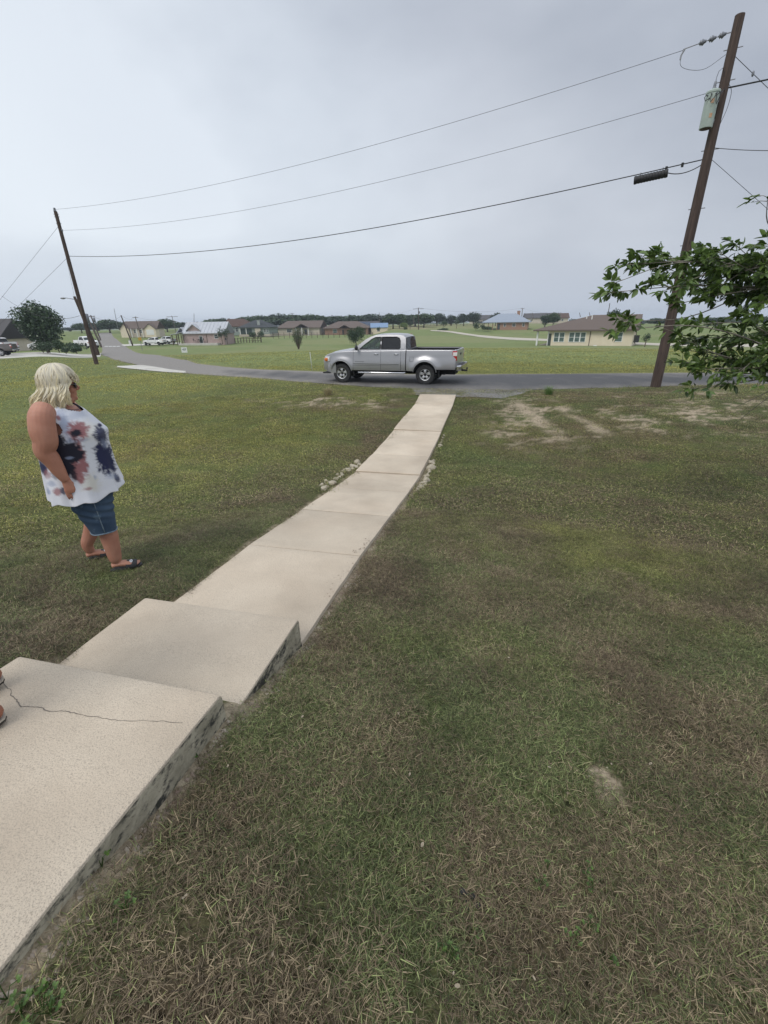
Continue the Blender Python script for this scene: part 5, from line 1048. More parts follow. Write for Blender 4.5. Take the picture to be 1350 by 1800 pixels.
# ------------------------------------------------------------------ signs and posts
def signs():
    M = mat('white_board', (.66, .68, .66), (.74, .75, .73), scale=3, rough=.5); MK = mat('black_print', (.05, .05, .08), rough=.5)
    p = hit(325, 621.5); D = np.hypot(p[0], p[1]); s = mpx(325, D); w = 10 * s; z0 = 1.5 * s; z1 = 10.5 * s
    t = root('yard_sign', 'small white yard sign with dark lettering standing in the far lawn', 'sign', p, .1)
    MB().box(-w / 2, w / 2, -.012, .012, z0, z1).build('board', M, t); 
    for x in (-.3, .3): MB().tube([(x * w, 0, -.2), (x * w, 0, z0 + .05)], .012, 5).build('stake', M_HW, t)
    # dark illegible marks as they appear on the board
    L = MB(); u = w / 10; zc = z0 + (z1 - z0) * .58
    for a in ([(-3.4, 1.4), (-2.6, -.4), (-1.8, 1.0)], [(-2.0, .2), (-1.3, -1.4), (-.4, 1.2)], [(-.8, 2.0), (.2, 2.6), (1.0, 1.6)], [(.2, 1.2), (.2, -1.2), (1.4, -1.2)], [(1.6, -1.2), (1.8, 1.0), (2.7, 1.8), (3.4, 1.2), (2.6, .2)], [(-.3, .3), (.5, .5)], [(2.4, -.2), (2.6, -1.2)]):
        pts = [(x * u, -.014, zc + z * u) for x, z in a]
        for q0, q1 in zip(pts[:-1], pts[1:]):
            dx, dz = q1[0] - q0[0], q1[2] - q0[2]; l = math.hypot(dx, dz); nx, nz = -dz / l * .28 * u, dx / l * .28 * u
            A = [(q0[0] + nx, -.0135, q0[2] + nz), (q1[0] + nx, -.0135, q1[2] + nz), (q1[0] - nx, -.0135, q1[2] - nz), (q0[0] - nx, -.0135, q0[2] - nz)]
            L.add(A + [(x, -.017, z) for x, _, z in A], [(0, 1, 2, 3), (4, 5, 6, 7), (0, 4, 5, 1), (1, 5, 6, 2), (2, 6, 7, 3), (3, 7, 4, 0)])
    L.build('lettering', MK, t)
    p = polar(240, 112); p[2] = atD(240, 613, 112)[2]; s = mpx(240, 112); t = root('road_sign', 'yellow square road sign on a thin post right of the street', 'sign', p, .6); MB().tube([(0, 0, -.4), (0, 0, 20 * s * .93)], .05, 6).build('post', M_HW, t)
    zz = 17.2 * s * .93; MB().box(-.32, .32, -.08, -.05, zz - .3, zz + .32).build('sign_plate', mat('sign_yellow', (.55, .32, .03), (.62, .38, .05), scale=5), t)
    p = hit(549, 651); D = np.hypot(p[0], p[1]); T = atD(544.5, 617, D) - p; t = root('marker_post', 'thin pale leaning post at the far edge of the road left of the pickup', 'post', p)
    MB().tube([(0, 0, -.2), T * .97], .028, 8, flat=.5).build('shaft', mat('pale_fibreglass', (.50, .52, .50), (.6, .62, .6), scale=6), t, smooth=True); MB().tube([T * .955, T * 1.0], .032, 8, flat=.5).build('cap', M_HW, t, smooth=True)
    # utility boxes near the street
    p = polar(221, 128); p[2] = atD(221, 605, 128)[2]; t = root('utility_pedestal', 'small pale utility pedestal at the foot of the bare dark pole', 'box', p); MB().box(-.2, .2, -.2, .2, 0, .8).build('body', M_WHITE, t, bevel=.04); MB().box(-.22, .22, -.22, .22, .8, .9).build('cap', M_HW, t, bevel=.02)
    p = polar(1052, 84.5); p[2] = atD(1052, 610.5, 84.5)[2]; t = root('drain_cover', 'low white utility block on the grass before the cream house', 'box', p); MB().box(-.55, .55, -.3, .3, -.2, .18).build('body', M_WHITE, t, bevel=.05); MB().box(-.2, .25, -.2, .2, .18, .3).build('lid', M_WHITE, t, bevel=.03)
    p = polar(1124, 86); p[2] = atD(1124, 602, 86)[2]; t = root('rubbish_bin', 'dark wheeled bin at the right corner of the cream house', 'bin', p); MB().box(-.3, .3, -.3, .3, 0, 1.0).build('body', M_CABLE, t, bevel=.04); MB().box(-.33, .33, -.33, .33, 1.0, 1.08).build('lid', M_CABLE, t, bevel=.02)
signs()

# ------------------------------------------------------------------ limestone rocks beside the path
M_ROCK = mat('limestone', (.30, .26, .19), (.52, .47, .37), scale=3, rough=.95, bump=.6, bscale=18, c3=(.22, .19, .15), s3=9, t3=.62)
def rock(p, r, seed, label, group):
    bm = bmesh.new(); bmesh.ops.create_icosphere(bm, subdivisions=2, radius=1); rr = random.Random(seed); sx, sy, sz = r * rr.uniform(.8, 1.4), r * rr.uniform(.7, 1.0), r * rr.uniform(.55, .85)
    cuts = [(Vector((rr.uniform(-1, 1), rr.uniform(-1, 1), rr.uniform(-.4, 1))).normalized(), rr.uniform(.55, .9)) for _ in range(7)]
    for v in bm.verts:
        c = v.co.normalized(); k = 1 + .12 * math.sin(c.x * 5 + seed) * math.sin(c.y * 4 + seed * 2); q = c * k
        for n_, d_ in cuts:
            e = q.dot(n_) - d_
            if e > 0: q -= n_ * e
        v.co = Vector((q.x * sx, q.y * sy, q.z * sz))
    me = bpy.data.meshes.new('limestone_rock'); bm.to_mesh(me); bm.free(); me.materials.append(M_ROCK)
    o = link(bpy.data.objects.new('limestone_rock', me)); o.location = (p[0], p[1], float(H0(p[0], p[1])) + sz * .12); o.rotation_euler = (rr.uniform(-.3, .3), rr.uniform(-.3, .3), rr.uniform(0, 6)); tag(o, label, 'rock', group); return o
def rocks():
    gl, gr = 'limestone rocks left of the path', 'limestone rocks right of the path'; k = 0
    big = [((629, 811), .085, 'yellowish limestone rock farthest up the left edge of the path', gl), ((622, 819), .075, 'pale limestone rock beside the yellowish one left of the path', gl), ((585, 848), .09, 'upright pale rock near the lower end of the rocks left of the path', gl), ((569, 858), .08, 'whitish limestone rock at the lower end of the rocks left of the path', gl),
           ((757, 812), .085, 'tan topped limestone rock highest in the pile right of the path', gr), ((755, 822), .10, 'flat brownish rock in the pile right of the path', gr), ((749, 843), .085, 'whitish block in the middle of the pile right of the path', gr), ((739, 854), .08, 'yellow-tan rock low in the pile right of the path', gr), ((774, 781), .07, 'single pale rock by the path edge above the right pile', gr)]
    for (px, py), r, lab, g in big: k += 1; rock(hit(px, py + 3), r, k, lab, g)
    for i in range(26):
        u = i / 25; px, py = 632 - 68 * u + random.uniform(-3, 5), 815 + 42 * u + random.uniform(-4, 4); p = hit(px, py); t, s = ts(p[0], p[1])
        if s > -PW - .06: s2 = -PW - .07 - .1 * random.random(); x, y = PR + PD * t + PN * s2; p = (x, y)
        k += 1; rock(p, random.uniform(.03, .062), k, 'small pale limestone rubble rock among those left of the path', gl)
    for i in range(26):
        u = i / 25; px, py = 762 - 30 * u + random.uniform(-3, 4), 812 + 50 * u + random.uniform(-4, 4); p = hit(px, py); t, s = ts(p[0], p[1])
        if s < .06: s2 = .06 + .12 * random.random(); x, y = PR + PD * t + PN * s2; p = (x, y)
        k += 1; rock(p, random.uniform(.028, .058), k, 'small pale limestone rubble rock among those right of the path', gr)
    for i in range(6):
        p = hit(780 - 2 * i + random.uniform(-2, 2), 766 + 4 * i); t, s = ts(p[0], p[1]); x, y = PR + PD * t + PN * max(s, .08); k += 1; rock((x, y), random.uniform(.03, .05), k, 'small pebble sized rock at the path edge above the right pile', gr)
rocks()
def pebbles():
    """crumbs of stone and soil along the foot of the steps, on the mound and over the bare ground"""
    V = []; Fc = []; r = random.Random(4)
    def bit(x, y, z, q):
        n = len(V); h = q * r.uniform(.5, .9); a0 = r.random() * 3
        for k in range(4): V.append((x + math.cos(a0 + k * PI / 2) * q * r.uniform(.7, 1.3), y + math.sin(a0 + k * PI / 2) * q * r.uniform(.7, 1.2), z - .003))
        V.append((x + r.uniform(-.2, .2) * q, y + r.uniform(-.2, .2) * q, z + h)); Fc.extend([(n, n + 1, n + 4), (n + 1, n + 2, n + 4), (n + 2, n + 3, n + 4), (n + 3, n, n + 4)])
    for i in range(1500):
        t = r.uniform(-1.0, 3.2); s = abs(r.gauss(0, .055)) + .01; x, y = PR + PD * t + PN * s; bit(x, y, float(H0(x, y)), r.choice((.004, .006, .009, .014)))
    for i in range(90):
        a = r.uniform(0, 6.28); d = abs(r.gauss(0, .07)); x, y = MOUND[0] + d * math.cos(a), MOUND[1] + d * math.sin(a); bit(x, y, float(H0(x, y)), r.choice((.003, .005, .008)))
    for i in range(60):
        t = r.uniform(1.4, 2.6); s = -abs(r.gauss(0, .05)) - .01; x, y = PR + PD * t + PN * s; bit(x, y, .305 + (.18 - .305) * (t - .5) / 1.68 + .001, r.choice((.003, .005, .009)))
    o = meshobj('pebbles', V, Fc, mat('crumbled_stone', (.22, .16, .12), (.48, .42, .34), scale=12, coord='World', rough=.95)); tag(o, 'scattered crumbs of stone and soil along the steps', 'pebbles', kind='stuff')
pebbles()
# weeds, dead leaves, clods
M_WEED = leafmat('weed_leaves', (.05, .10, .02), (.13, .22, .045), tr=.35); M_DEADL = mat('dead_leaf', (.24, .20, .14), (.46, .40, .31), scale=20, rough=.8)
def small_ground():
    r = random.Random(12)
    def weed(px, py, n, size0, lab, grp=None):
        p = hit(px, py); t = root('weed', lab, 'weed', p, r.random() * 6, grp); st = MB()
        for k in range(n):
            a = r.random() * 6.28; size = size0 * .62; L_ = size * r.uniform(.6, 1.3); q = (math.cos(a) * L_, math.sin(a) * L_, r.uniform(.01, .045)); st.tube([(0, 0, 0), (q[0] * .5, q[1] * .5, q[2] * 1.1), q], .0012, 4)
            for j in range(3):
                b = a + (j - 1) * 1.2; l = size * .42; c = Vector(q); d = Vector((math.cos(b), math.sin(b), .25)) * l; s_ = Vector((-math.sin(b), math.cos(b), 0)) * l * .38
                meshobj_leaf(c, d, s_, t, r.random())
        st.build('stem', M_WEED, t)
    def meshobj_leaf(c, d, s_, t, tone):
        V = [c, c + d * .35 + s_ * .8, c + d * .75 + s_ * .85, c + d, c + d * .75 - s_ * .85, c + d * .35 - s_ * .8, c + d * .5 + Vector((0, 0, -.002))]
        fastmesh('leaf', [tuple(v) for v in V], [(6, i, (i + 1) % 6) for i in range(6)], M_WEED, t, attrs={'tone': [tone] * 7})
    for px, py, n, s_, lab in ((792, 1700, 5, .035, 'bright yellow-green clover at the bottom, above the two pale dead leaves'), (778, 1672, 4, .03, 'small clover sprig just above the brightest clover'), (1065, 1697, 4, .03, 'clover sprig in the bottom right lawn'), (1010, 1655, 6, .035, 'pale green clover patch in the lower right lawn'), (1032, 1640, 5, .03, 'clover patch right of the pale green one'), (948, 1568, 5, .028, 'clover sprig in the middle of the lower lawn'), (1040, 1570, 4, .03, 'clover sprig under the bare soil mound'), (960, 1540, 4, .026, 'tiny clover sprig in the lower lawn'),
                              (182, 1530, 4, .05, 'bright green weed against the stained step side'), (370, 1455, 3, .03, 'small weed left in the lawn by the top step'), (350, 1335, 4, .03, 'weed leaves at the corner foot of the top step'), (1030, 1535, 5, .03, 'broad leaved sprig below the mound'), (225, 1610, 6, .04, 'yellowish weed in the grass near the lower left step'), (840, 1655, 4, .028, 'small bright weed right of the bottom centre')): weed(px, py, n, s_, lab)
    for px, py in ((20, 1765), (75, 1778), (95, 1790), (40, 1785), (60, 1750)): weed(px, py, 5, .045, 'dark green broad leaved weed in the bottom left corner', 'weeds in the bottom left corner')
    L = 'small pale dead leaf lying on the lawn'
    for px, py, lab in ((795, 1732, 'pale dead leaf under the clover at the bottom of the lawn'), (800, 1770, 'crumpled whitish dead leaf at the very bottom of the lawn'), (404, 1358, 'pale leaf fragment lying right of the top step'), (1015, 1138, None), (980, 1179, None), (893, 1165, None), (812, 1206, None), (995, 1070, None), (963, 1357, None), (720, 1372, None), (742, 1500, 'curled pale brown leaf in the lawn left of centre'), (1255, 1408, None), (532, 1267, None), (935, 1730, None), (485, 1697, None), (548, 1725, None), (1140, 1352, None), (1085, 1247, None), (700, 1262, None), (640, 1190, None), (1200, 1180, None), (330, 1590, None), (1290, 1240, None)):
        p = hit(px, py); q = r.uniform(.005, .010); a = r.random() * 6.28; V = []
        for k in range(8):
            b = k * PI / 4; V.append((math.cos(b) * q, math.sin(b) * q * .55, .004 + q * .35 * abs(math.sin(b * 1.5 + a))))
        V.append((0, 0, .002)); o = meshobj('dead_leaf', V, [(8, k, (k + 1) % 8) for k in range(8)], M_DEADL); o.location = (p[0], p[1], p[2] + .022); o.rotation_euler = (r.uniform(-.4, .4), r.uniform(-.4, .4), a); tag(o, lab or L, 'leaf', 'dead leaves on the lawn')
    MD = mat('dark_clod', (.012, .012, .012), (.03, .03, .028), scale=20, rough=.8)
    for i in range(9):
        p = hit(825 + r.uniform(-16, 16), 1588 + r.uniform(-14, 16)); mb = MB(); q = r.uniform(.008, .014); mb.ell((0, 0, q * .6), (q, q * .8, q * .7), 8, 5); o = mb.build('dark_clod', MD, smooth=True, loc=(p[0], p[1], p[2] + .006)); tag(o, 'black dropping lying in the lawn low in the middle', 'dropping', 'black droppings in the lawn')
    # taller grass tufts at the roadside
    for px, py, lab, m in ((577, 695, 'dry yellowish grass tuft by the roadside left of the path', (.26, .22, .12)), (964, 694, 'taller green grass tuft by the roadside right of the path', (.09, .15, .04))):
        p = hit(px, py); V = []; Fc = []
        for k in range(170):
            a = r.random() * 6.28; b = r.uniform(0, .12); h = r.uniform(.12, .30); le = r.uniform(.02, .2); n = len(V); x, y = math.cos(a) * b, math.sin(a) * b; dx, dy = math.cos(a), math.sin(a)
            V += [(x - dy * .006, y + dx * .006, -.01), (x + dy * .006, y - dx * .006, -.01), (x + dx * le * .5 + dy * .004, y + dy * le * .5 - dx * .004, h * .7), (x + dx * le * .5 - dy * .004, y + dy * le * .5 + dx * .004, h * .7), (x + dx * le, y + dy * le, h)]; Fc += [(n, n + 1, n + 2, n + 3), (n + 3, n + 2, n + 4)]
        o = meshobj('grass_tuft', V, Fc, mat('tuft', m, tuple(c * 1.5 for c in m), scale=30)); o.location = p; tag(o, lab, 'grass tuft')
small_ground()

# ================================================================== PICKUPS
M_TYRE = mat('tyre_rubber', (.018, .018, .019), (.032, .032, .033), scale=20, rough=.85); M_BLACKP = mat('black_plastic', (.02, .02, .022), rough=.55); M_UNDER = mat('underbody', (.012, .012, .013), rough=.9)
M_ALLOY = mat('alloy', (.50, .50, .51), (.60, .60, .61), scale=8, rough=.35, metal=.8); M_CHROME = mat('chrome', (.62, .62, .64), rough=.15, metal=1)
M_GLASSF = glassmat('clear_car_glass', (.72, .80, .78), .20); M_GLASSD = glassmat('tinted_car_glass', (.10, .11, .125), .62)
M_HEAD = mat('headlamp_lens', (.62, .64, .66), rough=.1, spec=.9, coat=.5); M_ORANGE = mat('orange_indicator', (.62, .16, .03), rough=.2); M_RED = mat('red_tail_lens', (.42, .015, .02), rough=.15, coat=.6); M_WLENS = mat('white_lens', (.75, .72, .70), rough=.15, coat=.5)
M_SEAT = mat('grey_seat_cloth', (.16, .16, .16), (.22, .22, .22), scale=20, rough=.9)
def carpaint(name, c, metal=.35):
    m = mat(name, c, tuple(x * 1.05 for x in c), scale=2, rough=.33, metal=metal, coat=.6, spec=.5); m.node_tree.nodes['Principled BSDF'].inputs['Coat Roughness'].default_value = .08; return m
def pickup(name, label, loc, heading, paint, detail=True, wheelm=None, cab='double', group=None, flare=.05, cat='pickup'):
    """local: x forward, y left, z up, origin on the ground under the middle"""
    t = root(name, label, cat, loc, heading, group); XF, XR, R, RA = 1.97, -1.60, .39, .475
    zsill = .53
    def zbot(x):
        z = zsill if x < 2.35 else zsill - .06 * (x - 2.35)
        if x < -2.0: z = .60
        for xw in (XF, XR):
            d = abs(x - xw)
            if d < RA: z = max(z, R + .06 + math.sqrt(RA * RA - d * d) * .96)
        return z
    def zbelt(x):      # top of the lower body
        if x > .0: return float(np.interp(x, [0, 1.45, 1.9, 2.4, 2.68, 2.82, 2.88], [1.315, 1.30, 1.275, 1.20, 1.12, 1.02, .92]))
        return float(np.interp(x, [-2.8, -.8, -.79, 0], [1.335, 1.335, 1.32, 1.32]))
    def W(x, z):
        w = .945 + .035 * math.sin(min(1, max(0, (z - .45) / .6)) * PI)
        w -= .05 * max(0, (z - 1.02) / .3) ** 1.5
        if x > 1.9: w -= .30 * ((x - 1.9) / .98) ** 2.4
        if x < -2.5: w -= .03 * ((-2.5 - x) / .3) ** 2
        for xw, a in ((XF, flare * .8), (XR, flare * 1.25)):
            d = math.hypot(x - xw, (z - R) * 1.0)
            w += a * float(sstep(.78, .50, d))
        return w
    def station_mesh(name, xs, top, close_f=True, close_r=True, ztop=zbelt):
        rows = []
        for x in xs:
            zb, zt = zbot(x), ztop(x); r = []
            n = 12
            r.append((x, W(x, zb) - .03, zb - .005)); 
            for i in range(n + 1): z = zb + (zt - .05 - zb) * i / n; r.append((x, W(x, z) - (.012 if i == 0 else 0), z))
            w0 = W(x, zt - .05); 
            for k in range(1, 5): a = k / 4 * PI / 2; r.append((x, w0 - .06 * (1 - math.cos(a)) , zt - .05 + .05 * math.sin(a)))
            wt = w0 - .06
            if top == 'hood':
                cr = .045 * float(sstep(2.9, 2.2, x))
                for k in range(1, 9): u = k / 8; r.append((x, wt * (1 - u), zt + cr * (1 - (1 - u) ** 2) + .012 * float(sstep(.25, .35, u)) * float(sstep(.99, .9, u) * 0 + 1)))
            elif top == 'rail': r += [(x, wt - .05, zt), (x, wt - .055, zt - .02)]
            rows.append(r)
        V = []; Fc = []; m = len(rows[0])
        for s in (1, -1):
            o = len(V)
            for r in rows: V += [(x, y * s, z) for x, y, z in r]
            for i in range(len(rows) - 1):
                for k in range(m - 1): Fc.append((o + i * m + k, o + i * m + k + 1, o + (i + 1) * m + k + 1, o + (i + 1) * m + k))
        N_ = len(rows) * m
        for i, c in ((0, close_f), (len(rows) - 1, close_r)):
            if c:
                for k in range(m - 1): Fc.append((i * m + k, i * m + k + 1, N_ + i * m + k + 1, N_ + i * m + k))
        mb = MB(); mb.add(V, Fc); return mb.build(name, paint, t, auto=.55, weld=True)
    def xs_(a, b, n=40):
        s = set(np.round(np.linspace(a, b, n), 4))
        for xw in (XF, XR):
            for d in np.linspace(-RA, RA, 25): 
                if min(a, b) < xw + d < max(a, b): s.add(round(xw + d, 4))
            for d in (RA + .002, -RA - .002):
                if min(a, b) < xw + d < max(a, b): s.add(round(xw + d, 4))
        return sorted(s, reverse=True)
    station_mesh('front_body', xs_(2.88, 1.42, 26), 'hood', True, False)
    # doors and cab lower side, split by shut lines
    station_mesh('front_door', xs_(1.41, .235, 12), 'hood', False, False); station_mesh('rear_door', xs_(.225, -.60, 10), 'hood', False, False); station_mesh('cab_side', xs_(-.61, -.80, 4), 'hood', False, True)
    bed = station_mesh('bed', xs_(-.835, -2.80, 26), 'rail', False, False)
    # bed lining, tailgate
    mb = MB(); mb.box(-2.74, -.86, -.80, .80, .80, .84).box(-.88, -.84, -.82, .82, .60, 1.33).box(-2.74, -.86, .80, .84, .8, 1.315).box(-2.74, -.86, -.84, -.80, .8, 1.315); mb.build('bed_liner', M_UNDER, bed)
    MB().box(-2.74, -.86, .80, .885, 1.325, 1.348).box(-2.74, -.86, -.885, -.80, 1.325, 1.348).build('rail_cap', M_BLACKP, bed, bevel=.006)
    tg = MB().box(-2.835, -2.775, -.80, .80, .66, 1.33).build('tailgate', paint, t, bevel=.02); MB().box(-2.85, -2.836, -.12, .12, 1.10, 1.18).build('handle', M_BLACKP, tg, bevel=.004)
    MB().box(-2.825, -2.77, .80, .905, .66, 1.0).box(-2.825, -2.77, -.905, -.80, .66, 1.0).build('corner_panel', paint, t, bevel=.01)
    # underside and wheel wells
    mb = MB(); mb.box(-2.6, 2.6, -.45, .45, .38, .60).box(-2.75, 2.55, -.86, .86, .58, .75); 
    ub = MB(); ub.box(-2.7, 2.5, -.42, .42, .36, .56); ub.box(-1.05, 1.42, -.84, .84, .50, .60); ub.build('chassis', M_UNDER, t)
    MB().tube([(XF, -.8, R), (XF, .8, R)], .05, 8).tube([(XR, -.8, R), (XR, .8, R)], .06, 8).ell((XR, 0, R), (.14, .16, .14)).build('axle', M_UNDER, t)
    for xw in (XF, XR):
        for s in (1, -1):
            V = []; n = 18; Fc = []
            for i in range(n + 1):
                a = PI * i / n - 0.0; V += [(xw + .50 * math.cos(a), s * .90, R + .05 + .50 * math.sin(a)), (xw + .50 * math.cos(a), s * .45, R + .05 + .50 * math.sin(a))]
            for i in range(n): Fc.append((2 * i, 2 * i + 1, 2 * i + 3, 2 * i + 2))
            V.append((xw, s * .45, R + .05)); c = len(V) - 1
            for i in range(n): Fc.append((2 * i + 1, 2 * i + 3, c))
            q = MB(); q.add(V, Fc); q.build('wheel_well', M_UNDER, t)
            # wheel
            w = bpy.data.objects.new('wheel', None); link(w, t); w.location = (xw, s * .80, R); w.rotation_euler = (0, 0, 0 if s > 0 else PI)
            tp = [(.215, -.11), (.25, -.125), (.33, -.13), (.375, -.115), (.388, -.08), (.39, 0), (.388, .08), (.375, .115), (.33, .13), (.25, .125), (.215, .11)]
            MB().lathe(tp, 40, 'y').build('tyre', M_TYRE, w, auto=.6)
            MB().lathe([(.215, -.11), (.215, .115), (.225, .12), (.205, .112), (.195, .06), (.19, -.11)], 32, 'y').build('rim', wheelm or M_ALLOY, w, auto=.5)
            MB().lathe([(0, .02), (.195, .01), (.195, -.02), (0, -.02)], 24, 'y').build('brake_shadow', M_UNDER, w)
            for k in range(5):
                a = 2 * PI * k / 5 + .3; ca, sa = math.cos(a), math.sin(a); P = []
                for rr_, hw_, yy in ((.045, .040, .085), (.12, .046, .105), (.20, .062, .095)):
                    P.append([(rr_ * ca - hw_ * sa, yy, rr_ * sa + hw_ * ca), (rr_ * ca + hw_ * sa, yy, rr_ * sa - hw_ * ca), (rr_ * ca + hw_ * sa * .9, yy - .045, rr_ * sa - hw_ * ca * .9), (rr_ * ca - hw_ * sa * .9, yy - .045, rr_ * sa + hw_ * ca * .9)])
                V = [p for q in P for p in q]; Fc = [(0, 1, 2, 3), (8, 11, 10, 9)]
                for i in range(2):
                    for j in range(4): Fc.append((i * 4 + j, i * 4 + (j + 1) % 4, (i + 1) * 4 + (j + 1) % 4, (i + 1) * 4 + j))
                q = MB(); q.add(V, Fc); q.build('spoke', wheelm or M_ALLOY, w, bevel=.006)
            MB().lathe([(0, .118), (.03, .118), (.05, .105), (.06, .08), (.06, .03)], 20, 'y').build('hub_cap', M_BLACKP if detail else M_ALLOY, w, auto=.5)
    # bumpers
    fb = MB()
    V = []; Fc = []; ys = np.linspace(-.93, .93, 17)
    for y in ys:
        xo = 2.90 - .40 * abs(y / .93) ** 3.0
        for z, dx in ((.40, -.06), (.44, 0), (.60, .015), (.74, .0), (.78, -.04), (.78, -.28), (.40, -.28)): V.append((xo + dx, y, z))
    for i in range(16):
        for k in range(7): Fc.append((i * 7 + k, i * 7 + (k + 1) % 7, (i + 1) * 7 + (k + 1) % 7, (i + 1) * 7 + k))
    Fc += [tuple(range(7)), tuple(range(112, 119))]
    fb.add(V, Fc); fb.build('front_bumper', paint, t, auto=.6)
    MB().box(2.55, 2.9, -.8, .8, .36, .42).build('air_dam', M_BLACKP, t, bevel=.02)
    MB().box(2.84, 2.90, -.5, .5, .80, 1.04).build('grille', M_CHROME, t, bevel=.02)
    for k in range(3): MB().box(2.895, 2.91, -.46, .46, .83 + k * .065, .86 + k * .065).build('grille_slot', M_BLACKP, t)
    for s in (1, -1):
        h = MB(); V = []; Fc = []
        pr = [(2.86, .52), (2.83, .66), (2.72, .80), (2.52, .905)]
        for x, y in pr:
            for z in (.84, .95, 1.055): V.append((x + .006 - .03 * max(0, z - .95) / .1, s * (y + .012 - .02 * max(0, z - .95) / .1), z - (0 if x > 2.6 else -.03 * (z < .9))))
        for i in range(3):
            for k in range(2): Fc.append((i * 3 + k, i * 3 + k + 1, i * 3 + k + 4, i * 3 + k + 3))
        # close the back
        n0 = len(V); V += [(x - .06, y * .93, z) for x, y, z in V]
        for i in range(3):
            Fc.append((i * 3, i * 3 + 3, n0 + i * 3 + 3, n0 + i * 3)); Fc.append((i * 3 + 2, i * 3 + 5, n0 + i * 3 + 5, n0 + i * 3 + 2))
        Fc += [(0, 1, n0 + 1, n0), (1, 2, n0 + 2, n0 + 1), (9, 10, n0 + 10, n0 + 9), (10, 11, n0 + 11, n0 + 10)]
        h.add(V, Fc); hl = h.build('headlight', M_HEAD, t, smooth=False)
        MB().ell((2.66, s * .865, .93), (.10, .035, .075), 12, 8).build('indicator', M_ORANGE, hl, smooth=True)
    rb = MB().box(-3.0, -2.83, -.93, .93, .55, .76).build('rear_bumper', M_CHROME, t, bevel=.05); MB().box(-2.99, -2.86, -.5, .5, .76, .775).build('step_pad', M_BLACKP, rb)
    MB().box(-3.14, -2.9, -.04, .04, .46, .53).tube([(-3.12, 0, .5), (-3.12, 0, .62)], .02, 8).box(-3.16, -3.08, -.07, .07, .56, .60).build('tow_hitch', M_BLACKP, t, bevel=.006)
    for s in (1, -1):
        tl = MB().box(-2.835, -2.66, s * .80 if s > 0 else -.925, .925 if s > 0 else -.80, .93, 1.285).build('tail_light', M_RED, t, bevel=.02)
        MB().box(-2.842, -2.68, s * .82 if s > 0 else -.932, .932 if s > 0 else -.82, 1.10, 1.24).build('reversing_lens', M_WLENS, tl, bevel=.02)
    # greenhouse: pillars, roof, glass
    ZB, ZR = 1.32, 1.87; ww = .86; wr = .70
    def yy_(z, off=0): return ww + off - (ww - wr + .02) * (max(0, z - ZB) / (ZR - ZB)) ** 1.15
    out = [(1.50, ZB - .02), (1.22, 1.50), (.90, 1.72), (.70, 1.815), (.50, 1.86), (0, 1.885), (-.45, 1.875), (-.66, 1.845), (-.76, 1.76), (-.80, ZB - .02)]
    w1 = [(1.14, ZB + .035), (.98, 1.49), (.66, 1.72), (.52, 1.785), (.29, 1.80), (.29, ZB + .035)]
    w2 = [(.215, ZB + .035), (.215, 1.80), (-.38, 1.80), (-.50, 1.76), (-.55, 1.66), (-.57, ZB + .09), (-.53, ZB + .035)]
    for s in (1, -1):
        bm = bmesh.new(); es = []
        for lp_ in (out, w1, w2):
            vs = [bm.verts.new((x, s * yy_(z), z)) for x, z in lp_]
            es += [bm.edges.new((vs[i], vs[(i + 1) % len(vs)])) for i in range(len(vs))]
        bmesh.ops.triangle_fill(bm, edges=es, use_beauty=True, use_dissolve=False)
        bmesh.ops.subdivide_edges(bm, edges=bm.edges, cuts=1)
        for v in bm.verts: v.co.y = s * yy_(v.co.z)
        r = bmesh.ops.extrude_face_region(bm, geom=bm.faces[:])
        for v in [g for g in r['geom'] if isinstance(g, bmesh.types.BMVert)]: v.co.y -= s * .045
        bmesh.ops.recalc_face_normals(bm, faces=bm.faces); me = bpy.data.meshes.new('cab_side_frame'); bm.to_mesh(me); bm.free(); me.materials.append(paint); link(bpy.data.objects.new('cab_side_frame', me), t)
        for nm, lp_, gm in (('front_window', w1, M_GLASSF), ('rear_window', w2, M_GLASSD)):
            q = MB(); q.add([(x, s * (yy_(z) - .02), z) for x, z in lp_] + [(x, s * (yy_(z) - .026), z) for x, z in lp_], [tuple(range(len(lp_))), tuple(range(len(lp_), 2 * len(lp_)))[::-1]]); g = q.build(nm, gm, t)
            f = MB(); k = len(lp_)
            for i in range(k): a, b = lp_[i], lp_[(i + 1) % k]; f.tube([(a[0], s * (yy_(a[1]) + .002), a[1]), (b[0], s * (yy_(b[1]) + .002), b[1])], .012, 5)
            f.build('window_seal', M_BLACKP, g)
        # B pillar blackout
        MB().add([(.285, s * (yy_(ZB + .04) + .004), ZB + .04), (.22, s * (yy_(ZB + .04) + .004), ZB + .04), (.22, s * (yy_(1.80) + .004), 1.80), (.285, s * (yy_(1.80) + .004), 1.80)], [(0, 1, 2, 3)]) 
        q = MB(); q.add([(.285, s * (yy_(z) + e), z) for z in (ZB + .04, 1.80) for e in (.004, -.01)] + [(.22, s * (yy_(z) + e), z) for z in (ZB + .04, 1.80) for e in (.004, -.01)], [(0, 2, 6, 4), (1, 5, 7, 3), (0, 1, 3, 2), (4, 6, 7, 5)]); q.build('b_pillar', M_BLACKP, t)
        # mirror
        m_ = MB(); m_.ell((1.22, s * 1.06, 1.40), (.06, .11, .10), 14, 9); m_.tube([(1.24, s * .88, 1.34), (1.23, s * 1.0, 1.37)], .03, 8); m_.build('mirror', M_BLACKP, t, smooth=True)
    # roof skin, windscreen, back glass
    prof = out[1:-1]; prof = [(.90, 1.72), (.78, 1.785), (.62, 1.84), (.45, 1.872), (.2, 1.89), (0, 1.897), (-.3, 1.89), (-.55, 1.872), (-.68, 1.835), (-.76, 1.76)]
    V = []; Fc = []; n = 12
